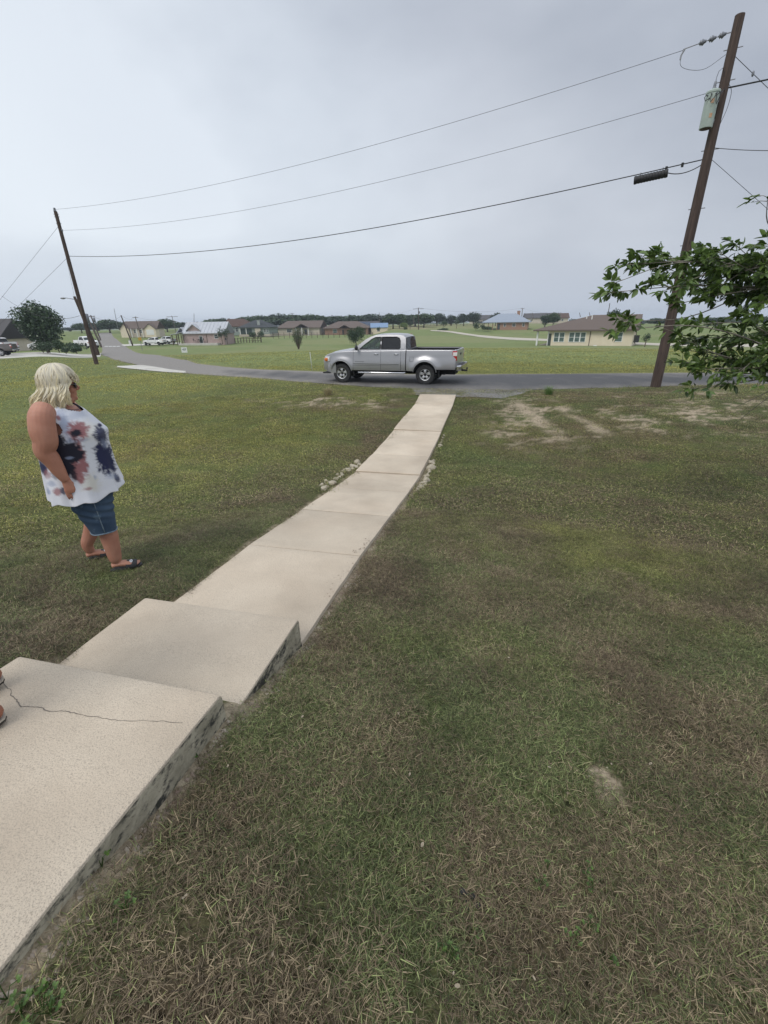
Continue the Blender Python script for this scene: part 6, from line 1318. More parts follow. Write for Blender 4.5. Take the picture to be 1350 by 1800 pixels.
    for x, z in prof:
        we = yy_(z)
        for k in range(n + 1): u = 2 * k / n - 1; V.append((x, we * u, z + (.035 * (1 - u * u)) - (.0 if abs(u) < 1 else .01)))
    for i in range(len(prof) - 1):
        for k in range(n): Fc.append((i * (n + 1) + k, i * (n + 1) + k + 1, (i + 1) * (n + 1) + k + 1, (i + 1) * (n + 1) + k))
    q = MB(); q.add(V, Fc); q.add([(x, y, z - .03) for x, y, z in V], [f[::-1] for f in Fc]); q.build('roof', paint, t, smooth=True)
    def slant(nm, a, b, gm, bow):
        V = []; n = 10
        for (x, z) in (a, ((a[0] + b[0]) / 2, (a[1] + b[1]) / 2), b):
            for k in range(n + 1): u = 2 * k / n - 1; V.append((x + bow * (1 - u * u), (yy_(z) - .03) * u, z + (.03 * (1 - u * u) if z > 1.6 else 0)))
        Fc = [(i * (n + 1) + k, i * (n + 1) + k + 1, (i + 1) * (n + 1) + k + 1, (i + 1) * (n + 1) + k) for i in range(2) for k in range(n)]
        q = MB(); q.add(V, Fc); q.add([(x - .006, y, z) for x, y, z in V], [f[::-1] for f in Fc]); return q.build(nm, gm, t, smooth=True)
    slant('windscreen', (1.47, 1.31), (.90, 1.725), M_GLASSF, .07); slant('back_window', (-.805, 1.36), (-.765, 1.77), M_GLASSD, -.02)
    MB().box(-.825, -.79, -.86, .86, 1.30, 1.37).build('cab_rear_panel', paint, t)
    MB().tube([(-.79, -.05, 1.895), (-.80, .05, 1.895)], .014, 6).build('brake_lamp', M_RED, t)
    # interior
    for s in (1, -1):
        MB().box(.28, .46, s * .38 - .20, s * .38 + .20, 1.25, 1.44).build('seat', M_SEAT, t, bevel=.04); MB().box(.30, .40, s * .38 - .10, s * .38 + .10, 1.46, 1.62).build('head_rest', M_SEAT, t, bevel=.03)
        MB().box(-.48, -.38, s * .38 - .1, s * .38 + .1, 1.40, 1.58).build('head_rest', M_SEAT, t, bevel=.03)
    MB().lathe([(.18, -.012), (.19, 0), (.18, .012), (.17, 0), (.18, -.012)], 20, 'x', (.92, .38, 1.38)).build('steering_wheel', M_BLACKP, t, smooth=True); MB().box(.95, 1.40, -.8, .8, 1.315, 1.37).build('dashboard', M_BLACKP, t, bevel=.02)
    # shut lines, handles, mouldings
    def line(nm, pts, r=.006, s=1, m=M_UNDER, off=.001):
        MB().tube([(x, s * (W(x, z) + off), z) for x, z in pts], r, 5).build(nm, m, t)
    for s in (1, -1):
        line('shut_line', [(-.817, z) for z in np.linspace(.56, 1.30, 9)], .014, s, off=-.006)
        MB().box(-.83, -.805, s * .80 - .05, s * .80 + .05, .55, 1.3).build('cab_gap', M_UNDER, t)
        for x0 in (1.415, .23, -.605): line('shut_line', [(x0 + (.0 if x0 > 0 else (-.06 * max(0, .95 - z))), z) for z in np.linspace(.57, 1.27, 8)], .005, s, off=-.002)
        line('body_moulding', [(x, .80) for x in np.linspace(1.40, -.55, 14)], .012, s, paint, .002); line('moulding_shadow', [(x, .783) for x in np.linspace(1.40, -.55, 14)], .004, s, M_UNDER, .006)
        line('body_crease', [(x, .72) for x in np.linspace(1.40, -.55, 14)], .003, s, M_UNDER, .002)
        for x0 in (.42, -.42): MB().tube([(x0 + .08, s * (W(x0, 1.17) + .005), 1.16), (x0 + .07, s * (W(x0, 1.17) + .035), 1.165), (x0 - .07, s * (W(x0, 1.17) + .035), 1.165), (x0 - .08, s * (W(x0, 1.17) + .005), 1.16)], .016, 8).build('door_handle', M_CHROME if detail else paint, t, smooth=True)
        # running board tube
        MB().tube([(1.28, s * .86, .50), (1.18, s * .99, .44), (-.75, s * .99, .44), (-.85, s * .86, .50)], .035, 10).build('side_step', M_CHROME, t, smooth=True)
        for x0, a in ((XF - .52, .0), (XR - .53, 0)): MB().box(x0 - .015, x0, s * .80 - .11, s * .80 + .13, .30, .62).build('mud_flap', M_BLACKP, t)
        if detail:
            arc = [(XF + (RA - .005) * math.cos(a), R + .06 + (RA - .005) * .96 * math.sin(a)) for a in np.linspace(.1, PI - .1, 18)]; line('arch_lip', arc, .013, s, paint, .0)
            arc = [(XR + (RA - .005) * math.cos(a), R + .06 + (RA - .005) * .96 * math.sin(a)) for a in np.linspace(.1, PI - .1, 18)]; line('arch_lip', arc, .013, s, paint, .0)
            sq = [(-.98, .90), (-.98, 1.06), (-1.13, 1.06), (-1.13, .90), (-.98, .90)]
            if s > 0: line('fuel_door', sq, .004, s, M_UNDER, .001)
    if detail:
        # tiny grey lettering strip on the front door, too small to read
        for k in range(9):
            x = 1.33 - k * .045; MB().box(x - .030, x, W(x, .87) + .0005, W(x, .87) + .003, .858, .880).build('door_lettering', mat('decal_grey', (.12, .12, .13)) if k == 0 else bpy.data.materials['decal_grey'], t)
        MB().tube([(-1.9, .3, .42), (-2.2, .55, .40), (-2.35, .62, .40)], .035, 8).build('exhaust_pipe', M_UNDER, t, smooth=True)
    return t
P_SILVER = carpaint('silver_paint', (.33, .33, .345), .45); P_WHITE = carpaint('white_paint', (.70, .70, .70), 0); P_TAUPE = carpaint('taupe_paint', (.105, .092, .085), .3)
M_BLKWH = mat('black_wheel', (.03, .03, .032), rough=.4)
def vehicles():
    # silver pickup: near wheels measured on the road
    def z_at(x, y): return float(H0(x, y)) + .05
    f = atz(600, 672.6, -.055); r_ = atz(750, 675.3, -.03)
    d = (f - r_)[:2]; ang = math.atan2(d[1], d[0]); h = d / np.hypot(*d); left = np.array([-h[1], h[0]])
    # the left (driver) side faces the camera: left = -n if needed
    mid = (f[:2] + r_[:2]) / 2; c = mid - left * .80 - h * (1.97 - 1.60) / 2
    if left @ np.array([0, -1]) < 0: print('LEFT SIDE WARNING')
    print('truck wheelbase', np.hypot(*d), 'angle', math.degrees(ang), c)
    zc = (z_at(*f[:2]) + z_at(*r_[:2])) / 2; zc = -.045
    pickup('parked_pickup', 'silver four door pickup parked on the road at the end of the path', (c[0], c[1], zc), ang, P_SILVER).scale = (.955, .955, .945)
    def put(px, base, D, ang, paint, lab, name='white_pickup', group=None, wm=None, z=None):
        p = polar(px, D); p[2] = atD(px, base, D)[2]; return pickup(name, lab, p, ang, paint, False, wm, group=group, cat='pickup')
    g = 'white pickups parked left of the road'
    a = put(265, 607, 138, math.radians(176), P_WHITE, 'white pickup on the concrete driveway left of the pink building, the nearer of two', group=g, wm=M_BLKWH)
    b = copy_tree(a); p = polar(288, 144); p[2] = atD(288, 604.5, 144)[2]; b.location = p; b.rotation_euler = (0, 0, math.radians(150)); b['label'] = 'white pickup partly behind the other one, close to the porch of the pink building'
    b = copy_tree(a); p = polar(143, 98); p[2] = atD(143, 612, 98)[2]; b.location = p; b.rotation_euler = (0, 0, math.radians(-35)); b['label'] = 'white pickup behind the shrubs and the leaning poles at left'
    b = copy_tree(a); p = polar(-14, 84); p[2] = atD(-14, 620, 84)[2]; b.location = p; b.rotation_euler = (0, 0, math.radians(155)); b['label'] = 'white pickup behind the taupe one at the left edge'
    p = polar(-38, 75); p[2] = atD(-38, 627, 75)[2]; pickup('taupe_pickup', 'dark taupe pickup at the left edge, only its tail and rear wheel in the picture', p, math.radians(199), P_TAUPE, False, None)
    # white car behind the shrub
    p = polar(68, 88); p[2] = atD(68, 615, 88)[2]; car('white_car', 'white car half hidden behind the wide shrub under the big dark tree', p, math.radians(172))
def car(name, label, loc, ang):
    t = root(name, label, 'car', loc, ang)
    side = [(2.25, .35), (2.3, .62), (2.15, .80), (1.35, .98), (.75, 1.42), (.3, 1.52), (-.9, 1.52), (-1.7, 1.35), (-2.15, 1.02), (-2.3, .8), (-2.28, .35)]
    V = []; Fc = []; k = len(side)
    for y, dz, sc in ((.86, 0, 1), (.80, 0, 1), (0, .03, 1), (-.80, 0, 1), (-.86, 0, 1)):
        for x, z in side: V.append((x * (.985 if abs(y) > .84 else 1), y * (1 if z < 1 else .86), z + dz - (.02 if abs(y) > .84 and z > .9 else 0)))
    for i in range(4):
        for j in range(k): Fc.append((i * k + j, i * k + (j + 1) % k, (i + 1) * k + (j + 1) % k, (i + 1) * k + j))
    Fc += [tuple(range(k)), tuple(range(4 * k, 5 * k))]
    mb = MB(); mb.add(V, Fc); mb.build('body', P_WHITE, t, auto=.5)
    for s in (1, -1):
        for nm, poly in (('front_window', [(1.2, 1.02), (.72, 1.38), (.1, 1.43), (.1, 1.02)]), ('rear_window', [(.02, 1.02), (.02, 1.43), (-.85, 1.43), (-1.5, 1.28), (-1.75, 1.05)])):
            q = MB(); q.add([(x, s * (.755 if z > 1.1 else .775), z) for x, z in poly] + [(x, s * .72, z) for x, z in poly], [tuple(range(len(poly))), tuple(range(len(poly), 2 * len(poly)))[::-1]]); q.build(nm, M_GLASSD, t)
        for x in (1.45, -1.45):
            w = bpy.data.objects.new('wheel', None); link(w, t); w.location = (x, s * .78, .34); MB().lathe([(.2, -.1), (.33, -.1), (.34, 0), (.33, .1), (.2, .1)], 24, 'y').build('tyre', M_TYRE, w, auto=.6); MB().lathe([(0, .06 * s), (.12, .08 * s), (.2, .07 * s), (.2, -.07 * s), (0, -.07 * s)], 20, 'y').build('rim', M_ALLOY, w, auto=.6)
        MB().box(2.1, 2.28, s * .65 - .14, s * .65 + .14, .66, .80).build('headlight', M_HEAD, t, bevel=.02); MB().box(-2.3, -2.12, s * .68 - .12, s * .68 + .12, .85, 1.0).build('tail_light', M_RED, t, bevel=.02)
vehicles()

# ================================================================== PEOPLE
def eloft(mb, rings, n=28, cap=True):
    """rings: (x, y, z, rx, ry, yaw)"""
    V = []; Fc = []
    for rg in rings:
        x, y, z, rx, ry = rg[:5]; yw = rg[5] if len(rg) > 5 else 0
        for j in range(n):
            a = 2 * PI * j / n; px, py = rx * math.cos(a), ry * math.sin(a); V.append((x + px * math.cos(yw) - py * math.sin(yw), y + px * math.sin(yw) + py * math.cos(yw), z))
    for i in range(len(rings) - 1):
        for j in range(n): Fc.append((i * n + j, i * n + (j + 1) % n, (i + 1) * n + (j + 1) % n, (i + 1) * n + j))
    if cap: Fc.append(tuple(range(n))); Fc.append(tuple((len(rings) - 1) * n + j for j in range(n)))
    mb.add(V, Fc); return mb
def cat_tube(mb, P, R, n=14, flat=1.0, k=5, up=None):
    Q = catmull([tuple(p) for p in P], k); rr = np.interp(np.linspace(0, len(P) - 1, len(Q)), range(len(P)), R); mb.tube(Q, rr, n, True, flat, up); return mb
def remeshed(mb, name, m, parent, voxel, smooth_it=4, attrs=None):
    o = mb.build(name + '_raw', m)
    md = o.modifiers.new('r', 'REMESH'); md.mode = 'VOXEL'; md.voxel_size = voxel; md.use_smooth_shade = True
    sm = o.modifiers.new('s', 'SMOOTH'); sm.iterations = smooth_it; sm.factor = .5
    dg = bpy.context.evaluated_depsgraph_get(); ev = o.evaluated_get(dg); me = bpy.data.meshes.new_from_object(ev); me.name = name
    bpy.data.objects.remove(o, do_unlink=True); me.materials.clear(); me.materials.append(m); me.polygons.foreach_set('use_smooth', np.ones(len(me.polygons), bool))
    return link(bpy.data.objects.new(name, me), parent)
def mat_skin(name, a, b):
    m = mat(name, a, b, scale=7, rough=.55, detail=6, bump=.25, bscale=60, spec=.35, bdist=.003)
    m.node_tree.nodes['Principled BSDF'].inputs['Subsurface Weight'].default_value = .12; m.node_tree.nodes['Principled BSDF'].inputs['Subsurface Radius'].default_value = (.02, .008, .004); return m
def hand(mb, W, E, side, up):
    """hanging, relaxed curled hand; W wrist, E direction of the fingers, side = towards the thumb, up = back of the hand"""
    W, E, sd, up = Vector(W), Vector(E).normalized(), Vector(side).normalized(), Vector(up).normalized()
    cat_tube(mb, [W - E * .02, W + E * .03, W + E * .075, W + E * .10], [.030, .036, .041, .034], 12, .60, 4, up)
    for k, (o_, l) in enumerate(((.035, .082), (.012, .092), (-.012, .086), (-.034, .068))):
        b = W + E * .085 + sd * o_; p1 = b + E * l * .45 + up * .004; p2 = p1 + (E * .95 - up * .3).normalized() * l * .33; p3 = p2 + (E * .75 - up * .65).normalized() * l * .26
        cat_tube(mb, [b - E * .02, b, p1, p2, p3], [.0088, .0090, .0086, .0080, .0066], 10, 1, 3)
    b = W + E * .03 + sd * .028; p1 = b + (E * .75 + sd * .55 - up * .35).normalized() * .038; p2 = p1 + (E * .95 + sd * .05 - up * .4).normalized() * .030; cat_tube(mb, [b - E * .01, b, p1, p2], [.015, .0145, .0115, .009], 10, 1, 3)
def woman():
    WZ = .2; O = atz(200, 1000, WZ)[:2]; D = float(np.hypot(*O)); u = O / D; s = np.array([u[1], -u[0]]); g0 = float(H0(*O))
    t = root('person', 'blonde woman in dark glasses, tie dye top and denim shorts standing on the lawn', 'person', (O[0], O[1], WZ), math.atan2(s[1], s[0]))
    def L(sx, z, d): k = (D + d) / D; return (sx * k, d, 2.0 - (2.0 - z) * k)
    def gz(x, y): w = O + s * x + u * y; return float(H0(*w)) - WZ
    YAW = -math.radians(20); cy, sy = math.cos(YAW), math.sin(YAW)
    def T(f, l): return (f * cy - l * sy, f * sy + l * cy)         # forward, left(away) of the chest -> local x, y
    SK = mat_skin('tanned_freckled_skin', (.37, .165, .11), (.47, .235, .165)); b = MB()
    R_T = [(.64, -.01, .13, .19), (.72, -.01, .155, .215), (.82, -.015, .19, .25), (.95, -.015, .238, .28), (1.08, -.01, .228, .272), (1.18, -.01, .21, .262), (1.27, -.015, .185, .25), (1.34, -.03, .155, .235), (1.39, -.040, .142, .215), (1.43, -.045, .118, .175), (1.46, -.045, .08, .125), (1.49, -.02, .066, .075), (1.55, .0, .06, .06)]
    eloft(b, [(*T(c, 0.0), z, rx, ry, YAW) for z, c, rx, ry in R_T])
    for l in (-.115, .115): b.ell((*T(.080, l), 1.225), (.105, .10, .10), 18, 12)
    # head
    HY = math.radians(5); ch, sh = math.cos(HY), math.sin(HY)
    def Hd(x, y, z): return (x * ch - y * sh, x * sh + y * ch, z)
    b.ell(Hd(.018, 0, 1.625), (.098, .076, .108), 22, 14); b.ell(Hd(.045, 0, 1.555), (.066, .062, .070), 18, 12); b.ell(Hd(.068, 0, 1.515), (.036, .044, .034), 14, 10); b.ell(Hd(.035, 0, 1.49), (.058, .058, .036), 14, 10)
    cat_tube(b, [Hd(.103, 0, 1.612), Hd(.118, 0, 1.590), Hd(.131, 0, 1.571), Hd(.120, 0, 1.560), Hd(.10, 0, 1.558)], [.010, .011, .0135, .012, .008], 10); 
    for y in (-.011, .011): b.ell(Hd(.117, y, 1.563), (.010, .008, .008), 10, 6)
    b.ell(Hd(.103, 0, 1.536), (.012, .024, .0075), 12, 7); b.ell(Hd(.101, 0, 1.524), (.012, .021, .008), 12, 7); b.ell(Hd(.094, 0, 1.497), (.018, .022, .018), 12, 8); b.ell(Hd(.098, 0, 1.625), (.016, .055, .012), 12, 7)
    for y in (-.040, .040): b.ell(Hd(.076, y, 1.562), (.030, .028, .030), 12, 8)
    for y in (-.074, .074): b.ell(Hd(.002, y, 1.572), (.018, .010, .030), 12, 8)
    # near arm
    A = [L(-.135, 1.425, -.20), L(-.165, 1.375, -.27), L(-.185, 1.28, -.30), L(-.190, 1.20, -.305), L(-.215, 1.125, -.30), L(-.19, 1.05, -.30), L(-.165, .95, -.30), L(-.142, .87, -.30)]
    cat_tube(b, A, [.078, .085, .087, .082, .070, .061, .047, .030], 18)
    W_ = Vector(L(-.140, .868, -.30)); hand(b, W_, Vector((.12, .05, -1)), (1, .12, .1), (-.1, -1, 0))
    # far arm
    A = [(*T(-.05, .20), 1.41), (*T(-.06, .27), 1.36), (*T(-.07, .32), 1.24), (*T(-.07, .34), 1.10), (*T(-.02, .35), .98), (*T(.03, .34), .86)]
    cat_tube(b, A, [.07, .085, .085, .07, .052, .03], 16); hand(b, A[-1], (.1, -.02, -1), (1, 0, 0), (0, 1, 0))
    # legs, feet
    def leg(P, R, heel, toe, zg, name):
        cat_tube(b, P, R, 16)
        h, e = Vector(heel), Vector(toe); d = (e - h).normalized(); sd = Vector((-d.y, d.x, 0)); up = Vector((0, 0, 1))
        q = lambda a, z: h + d * a + up * (zg + z)
        cat_tube(b, [q(.012, .058), q(.05, .066), q(.10, .062), q(.15, .050), q(.19, .042)], [.030, .037, .040, .044, .043], 14, .66, 4, (0, 0, 1))
        for k, (o_, l, r_) in enumerate(((.030, .052, .0115), (.012, .050, .0095), (-.003, .044, .009), (-.017, .036, .0085), (-.030, .026, .008))):
            o2 = o_ * (1 if name == 'n' else -1); b0 = q(.185, .040) + sd * o2; cat_tube(b, [b0, b0 + d * l * .6 + up * -.003, b0 + d * l + up * -.008], [r_, r_, r_ * .85], 8, 1, 3)
        return h, d, sd
    nz = gz(.09, -.15); fz = gz(-.1, .30)
    nheel = (L(-.020, 0, -.14)[0], -.13, 0); ntoe = (nheel[0] + .25, -.165, 0); fheel = (L(-.178, 0, .30)[0], .27, 0); ftoe = (fheel[0] + .25, .255, 0)
    hx = nheel[0] + .055; fx = fheel[0] + .055
    n_ = leg([(.0, -.10, .80), (.0, -.11, .62), L(.030, .47, -.12), L(.040, .40, -.125), L(.040, .30, -.13), (hx + .0, -.133, .17), (hx, -.135, .085 + nz)], [.15, .125, .082, .074, .073, .055, .038], nheel, ntoe, nz, 'n')
    f_ = leg([(.02, .12, .80), (.02, .14, .62), (.0, .20, .47), (-.045, .235, .40), (-.085, .26, .30), (fx - .01, .268, .19), (fx, .27, .085 + fz)], [.15, .125, .080, .07, .066, .052, .038], fheel, ftoe, fz, 'f')
    remeshed(b, 'body', SK, t, .0045, 4)
    # ---- denim shorts
    DN = mat('denim', (.022, .045, .085), (.055, .095, .155), scale=5, rough=.9, bump=.5, bscale=26, c3=(.09, .14, .20), s3=14, t3=.64, bdist=.01, detail=6); sh_ = MB()
    for P in ([(.0, -.08, .84, .205, .165), (-.01, -.10, .74, .178, .158), (-.008, -.115, .66, .152, .142), (.0, -.12, .58, .132, .130), (.010, -.125, .50, .113, .116), (.016, -.128, .430, .098, .104)], [(.0, .09, .84, .205, .165), (.015, .115, .74, .170, .155), (.012, .15, .66, .148, .138), (.005, .18, .58, .130, .125), (.0, .20, .50, .115, .112), (-.005, .21, .440, .100, .102)]): eloft(sh_, P, 24)
    so = remeshed(sh_, 'denim_shorts', DN, t, .009, 5)
    me = so.data; co = np.empty(len(me.vertices) * 3); me.vertices.foreach_get('co', co); co = co.reshape(-1, 3); nn = np.empty(len(me.vertices) * 3); me.vertices.foreach_get('normal', nn); nn = nn.reshape(-1, 3)
    wr = .006 * np.sin(co[:, 2] * 95 + co[:, 0] * 30 + 2 * fbm(co[:, 0] * 9, co[:, 2] * 9, 2, 1)) * sstep(.5, .62, co[:, 2]) * sstep(.80, .68, co[:, 2]); co += nn * wr[:, None]; me.vertices.foreach_set('co', co.ravel()); me.update()
    HM = mat('pale_denim_seam', (.10, .15, .20), (.22, .27, .32), scale=60)
    for cx, cyy, z, rx, ry in ((.016, -.128, .434, .100, .106), (-.005, .21, .444, .102, .104)):
        P = [(cx + rx * math.cos(a), cyy + ry * math.sin(a), z + .004 * math.sin(3 * a)) for a in np.linspace(0, 2 * PI, 33)]; MB().tube(P, .006, 6).build('hem', HM, so, smooth=True)
    MB().tube([(.0, -.262, .74), (.004, -.256, .66), (.008, -.250, .58), (.012, -.241, .50), (.016, -.233, .44)], .004, 6).build('side_seam', HM, so, smooth=True)
    # ---- tie dye top
    nT, nZ = 150, 120; zs = np.linspace(1.475, .745, nZ); V = []; C = []
    KZ = [.74, .80, .93, 1.07, 1.16, 1.24, 1.30, 1.35, 1.40, 1.44, 1.475]; KF = [.265, .255, .244, .236, .234, .232, .196, .158, .118, .075, .04]; KB = [-.285, -.28, -.272, -.262, -.256, -.245, -.232, -.215, -.19, -.165, -.12]; KS = [.338, .328, .310, .296, .288, .280, .272, .260, .232, .185, .115]
    def arr(K): return np.interp(zs, KZ, K)
    kf, kb, ks = arr(KF), arr(KB), arr(KS); th = np.linspace(0, 2 * PI, nT, endpoint=False)
    for i, z in enumerate(zs):
        c = (kf[i] + kb[i]) / 2; rx = (kf[i] - kb[i]) / 2; fold = sstep(1.1, .76, z)
        a = th; m_ = 1 + fold * .045 * np.sin(a * 9 + 1.3 * np.sin(a * 2) + .8) + fold * .02 * np.sin(a * 17 + 2)
        bu = .020 * np.exp(-((z - 1.225) / .055) ** 2) * (np.exp(-((a - .42) / .25) ** 2) + np.exp(-((a - 2 * PI + .42) / .25) ** 2))
        f = c + (rx + bu) * np.cos(a) * m_ ; l = ks[i] * np.sin(a) * m_
        x = f * cy - l * sy + .0; y = f * sy + l * cy
        zz = z + fold * .012 * np.sin(a * 9 + .8) + fold * .035 * np.clip(np.cos(a - .35), 0, 1) * sstep(.95, .75, z)
        V.append(np.stack([x, y, zz + 0 * a], 1)); C.append(np.stack([f, l], 1))
    V = np.array(V); C = np.array(C); keep = []
    for i in range(nZ - 1):
        for j in range(nT):
            f, l = C[i, j]; z = V[i, j, 2]; 
            if abs(l) < .118 and f > -.10 and z > 1.405 + .9 * max(0, -f - .0) + (.35 * max(0, abs(l) - .05)): continue
            if z > 1.455 and abs(l) < .10: continue
            if ((abs(l) - .335) / .092) ** 2 + ((z - 1.36) / .115) ** 2 + ((f + .06) / .16) ** 2 * .6 < 1: continue
            keep.append((i * nT + j, i * nT + (j + 1) % nT, (i + 1) * nT + (j + 1) % nT, (i + 1) * nT + j))
    P = V.reshape(-1, 3)
    # dye pattern, placed in the plane facing the path
    k_ = D / (D + P[:, 1]); sx = P[:, 0] * k_; sz = 2.0 - (2.0 - P[:, 2]) * k_
    def toS(zx, zy): px, py = 40 + zx / 7.5, 700 + zy / 7.5; d = ray(px, py); tt = D / (d[0] * u[0] + d[1] * u[1]); q = d * tt; return float(q[0] * s[0] + q[1] * s[1]), float(q[2] + CZ - WZ)
    n1 = fbm(sx * 30, sz * 30, 4, 51) - .5; n2 = fbm(sx * 30 + 9, sz * 30, 4, 61) - .5; n3 = fbm(sx * 75, sz * 75, 3, 71)
    col = np.tile(np.array([.66, .67, .72]), (len(P), 1)); col *= (.94 + .12 * fbm(sx * 12, sz * 12, 3, 5))[:, None]
    def blob(zx, zy, rx, ry, c, soft=.35, w=1.0, ns=.9, tilt=0, back=False):
        cx, cz = toS(zx, zy); ex, _ = toS(zx + rx, zy); _, ez = toS(zx, zy - ry); ax, az_ = abs(ex - cx), abs(ez - cz); dx, dz = sx - cx, sz - cz
        dx, dz = dx * math.cos(tilt) + dz * math.sin(tilt), -dx * math.sin(tilt) + dz * math.cos(tilt)
        r_ = np.sqrt((dx / ax) ** 2 + (dz / az_) ** 2) + n1 * ns + n2 * .4 + (n3 - .5) * .35 + .10 * np.sin(np.arctan2(dz, dx) * 17 + n1 * 9); m = sstep(1 + soft, 1 - soft, r_) * w; m = m * (P[:, 1] < .10)
        nonlocal col; col = col * (1 - m[:, None]) + np.array(c)[None] * m[:, None]
    NV, BK, PK, CR, BL = (.012, .016, .060), (.010, .010, .022), (.30, .13, .135), (.60, .57, .46), (.26, .31, .44)
    blob(870, 420, 150, 130, CR, .7, .5); blob(900, 1120, 120, 110, CR, .6, .6)
    blob(540, 340, 70, 190, BL, .5, .75); blob(650, 570, 190, 32, BL, .5, .7); blob(700, 230, 160, 50, BL, .6, .35)
    blob(725, 430, 150, 110, PK, .3); blob(790, 335, 45, 20, PK, .4, .8); blob(700, 467, 66, 48, BK, .3); blob(470, 270, 30, 34, PK, .4, .9)
    blob(770, 790, 72, 215, PK, .25); blob(700, 950, 95, 175, PK, .25); blob(450, 560, 95, 110, BK, .25, 1, .7); blob(560, 730, 230, 165, BK, .2, 1, .7); blob(560, 900, 110, 150, BK, .25, 1, .8); blob(660, 1000, 45, 110, BK, .4, .9); blob(610, 790, 50, 16, BL, .5, .7)
    blob(1095, 790, 125, 235, NV, .25, 1, .8); blob(1050, 490, 90, 100, NV, .35, .95, 1.1); blob(1030, 355, 26, 28, NV, .4); blob(1190, 900, 36, 60, NV, .4, .9); blob(1250, 1050, 34, 60, NV, .4, .9); blob(960, 1040, 14, 30, BL, .5, .7); blob(1180, 1030, 70, 40, BL, .6, .5); blob(1085, 600, 40, 60, BL, .5, .5)
    blob(255, 930, 52, 110, NV, .3, 1, .9); blob(310, 1010, 50, 70, PK, .35, .6); blob(440, 1240, 55, 50, PK, .35, .85); blob(370, 1130, 60, 40, BL, .5, .6); blob(400, 1000, 40, 90, NV, .4, .6); blob(520, 1230, 34, 50, NV, .4, .85); blob(860, 1200, 50, 18, PK, .5, .7); blob(320, 1230, 22, 60, BL, .5, .8)
    far = P[:, 1] > .10; q = fbm(P[:, 0] * 7, P[:, 2] * 7, 3, 91); mm = sstep(.52, .58, q)[:, None] * far[:, None]; col = col * (1 - mm) + np.array(NV)[None] * mm
    TD = bpy.data.materials.new('tie_dye_cloth'); TD.use_nodes = True; nt = TD.node_tree; a_ = nt.nodes.new('ShaderNodeAttribute'); a_.attribute_name = 'dye'; nt.links.new(a_.outputs['Color'], nt.nodes['Principled BSDF'].inputs['Base Color']); nt.nodes['Principled BSDF'].inputs['Roughness'].default_value = .85
    o = fastmesh('tie_dye_top', P, keep, TD, t, attrs={'dye': np.c_[col, np.ones(len(P))]}, smooth=True)
    sd_ = o.modifiers.new('thick', 'SOLIDIFY'); sd_.thickness = .004; sd_.offset = -1
    # dark neckline edge
    NP = [(*T(.088 * math.cos(a) + .01, .118 * math.sin(a)), 1.415 + .045 * (1 - math.cos(a)) * .8) for a in np.linspace(-1.25, 1.25, 16)]
    MB().tube(NP, .0025, 6).build('neckline_trim', mat('navy_trim', (.02, .02, .05)), o, smooth=True)
    # ---- hair: a cap and many wavy locks
    HR = bpy.data.materials.new('pale_blonde_hair'); HR.use_nodes = True; nt = HR.node_tree; bs = nt.nodes['Principled BSDF']; a_ = nt.nodes.new('ShaderNodeAttribute'); a_.attribute_name = 'tone'; rp_ = nt.nodes.new('ShaderNodeValToRGB'); e = rp_.color_ramp.elements
    e[0].color = (.26, .22, .16, 1); e[1].color = (.88, .76, .47, 1); x_ = e.new(.45); x_.color = (.60, .55, .44, 1); nt.links.new(a_.outputs['Fac'], rp_.inputs[0]); nt.links.new(rp_.outputs[0], bs.inputs['Base Color']); bs.inputs['Roughness'].default_value = .5
    rr = random.Random(8); V = []; Fc = []; TN = []
    cap = MB(); cap.ell(Hd(.0, 0, 1.640), (.106, .090, .100), 26, 16); cap.ell(Hd(-.050, 0, 1.56), (.066, .085, .09), 20, 12)
    cx0, cz0 = .010, 1.632
    def lock(th0, lay):
        front = abs(th0) < 1.0; side = 1.0 <= abs(th0) < 1.65
        a_, b_, c_ = .124 + lay * .006, .101 + lay * .006, .113 + lay * .006; pts = []
        ph_end = (1.40 + rr.uniform(-.14, .10) - .10 * (abs(th0) > .6)) if front else (1.62 if side else 1.75)
        w0 = 2.5 * math.sin(th0 * 5.3) + 1.7 * math.sin(th0 * 13) + rr.uniform(-.7, .7); amp = rr.uniform(.006, .014)
        for k in range(9):
            ph = .12 + (ph_end - .12) * k / 8; th = th0 + .13 * math.sin(w0 + k * .75) * k / 8
            pts.append([cx0 + a_ * math.sin(ph) * math.cos(th), b_ * math.sin(ph) * math.sin(th), cz0 + c_ * math.cos(ph)])
        if not front:
            x, y, z = pts[-1]; back = max(0, -math.cos(th0)); zend = (1.485 + rr.uniform(-.03, .035)) if side else 1.475 - .045 * rr.random() + .0 * back
            n = 9; out = (.015 + .085 * back * rr.random()) if not side else .010
            if side: x_t = min(x, -.012 + rr.uniform(-.02, .012)); dx_ = x_t - x
            else: dx_ = 0
            for k in range(1, n + 1):
                u_ = k / n; sway = amp * 1.9 * (math.sin(w0 + 6 + u_ * 6.5) - math.sin(w0 + 6)) * min(1, .3 + u_)
                pts.append([x + math.cos(th0) * out * u_ ** 1.5 + sway * .9 + dx_ * math.sin(u_ * PI / 2) + (.050 * u_ ** 3 if side else 0), y + math.sin(th0) * out * u_ ** 1.3 + amp * 1.3 * (math.cos(w0 + u_ * 6) - math.cos(w0)), z + (zend - z) * u_])
        pts = [Hd(*p) for p in pts]; n0 = len(V); r0 = rr.uniform(.0030, .0065); m_ = MB(); K = len(pts)
        m_.tube(pts, [r0 * (.5 + .7 * min(1, k / 3)) * (1 - .75 * (k / (K - 1)) ** 3) for k in range(K)], 5, True, rr.uniform(.5, 1))
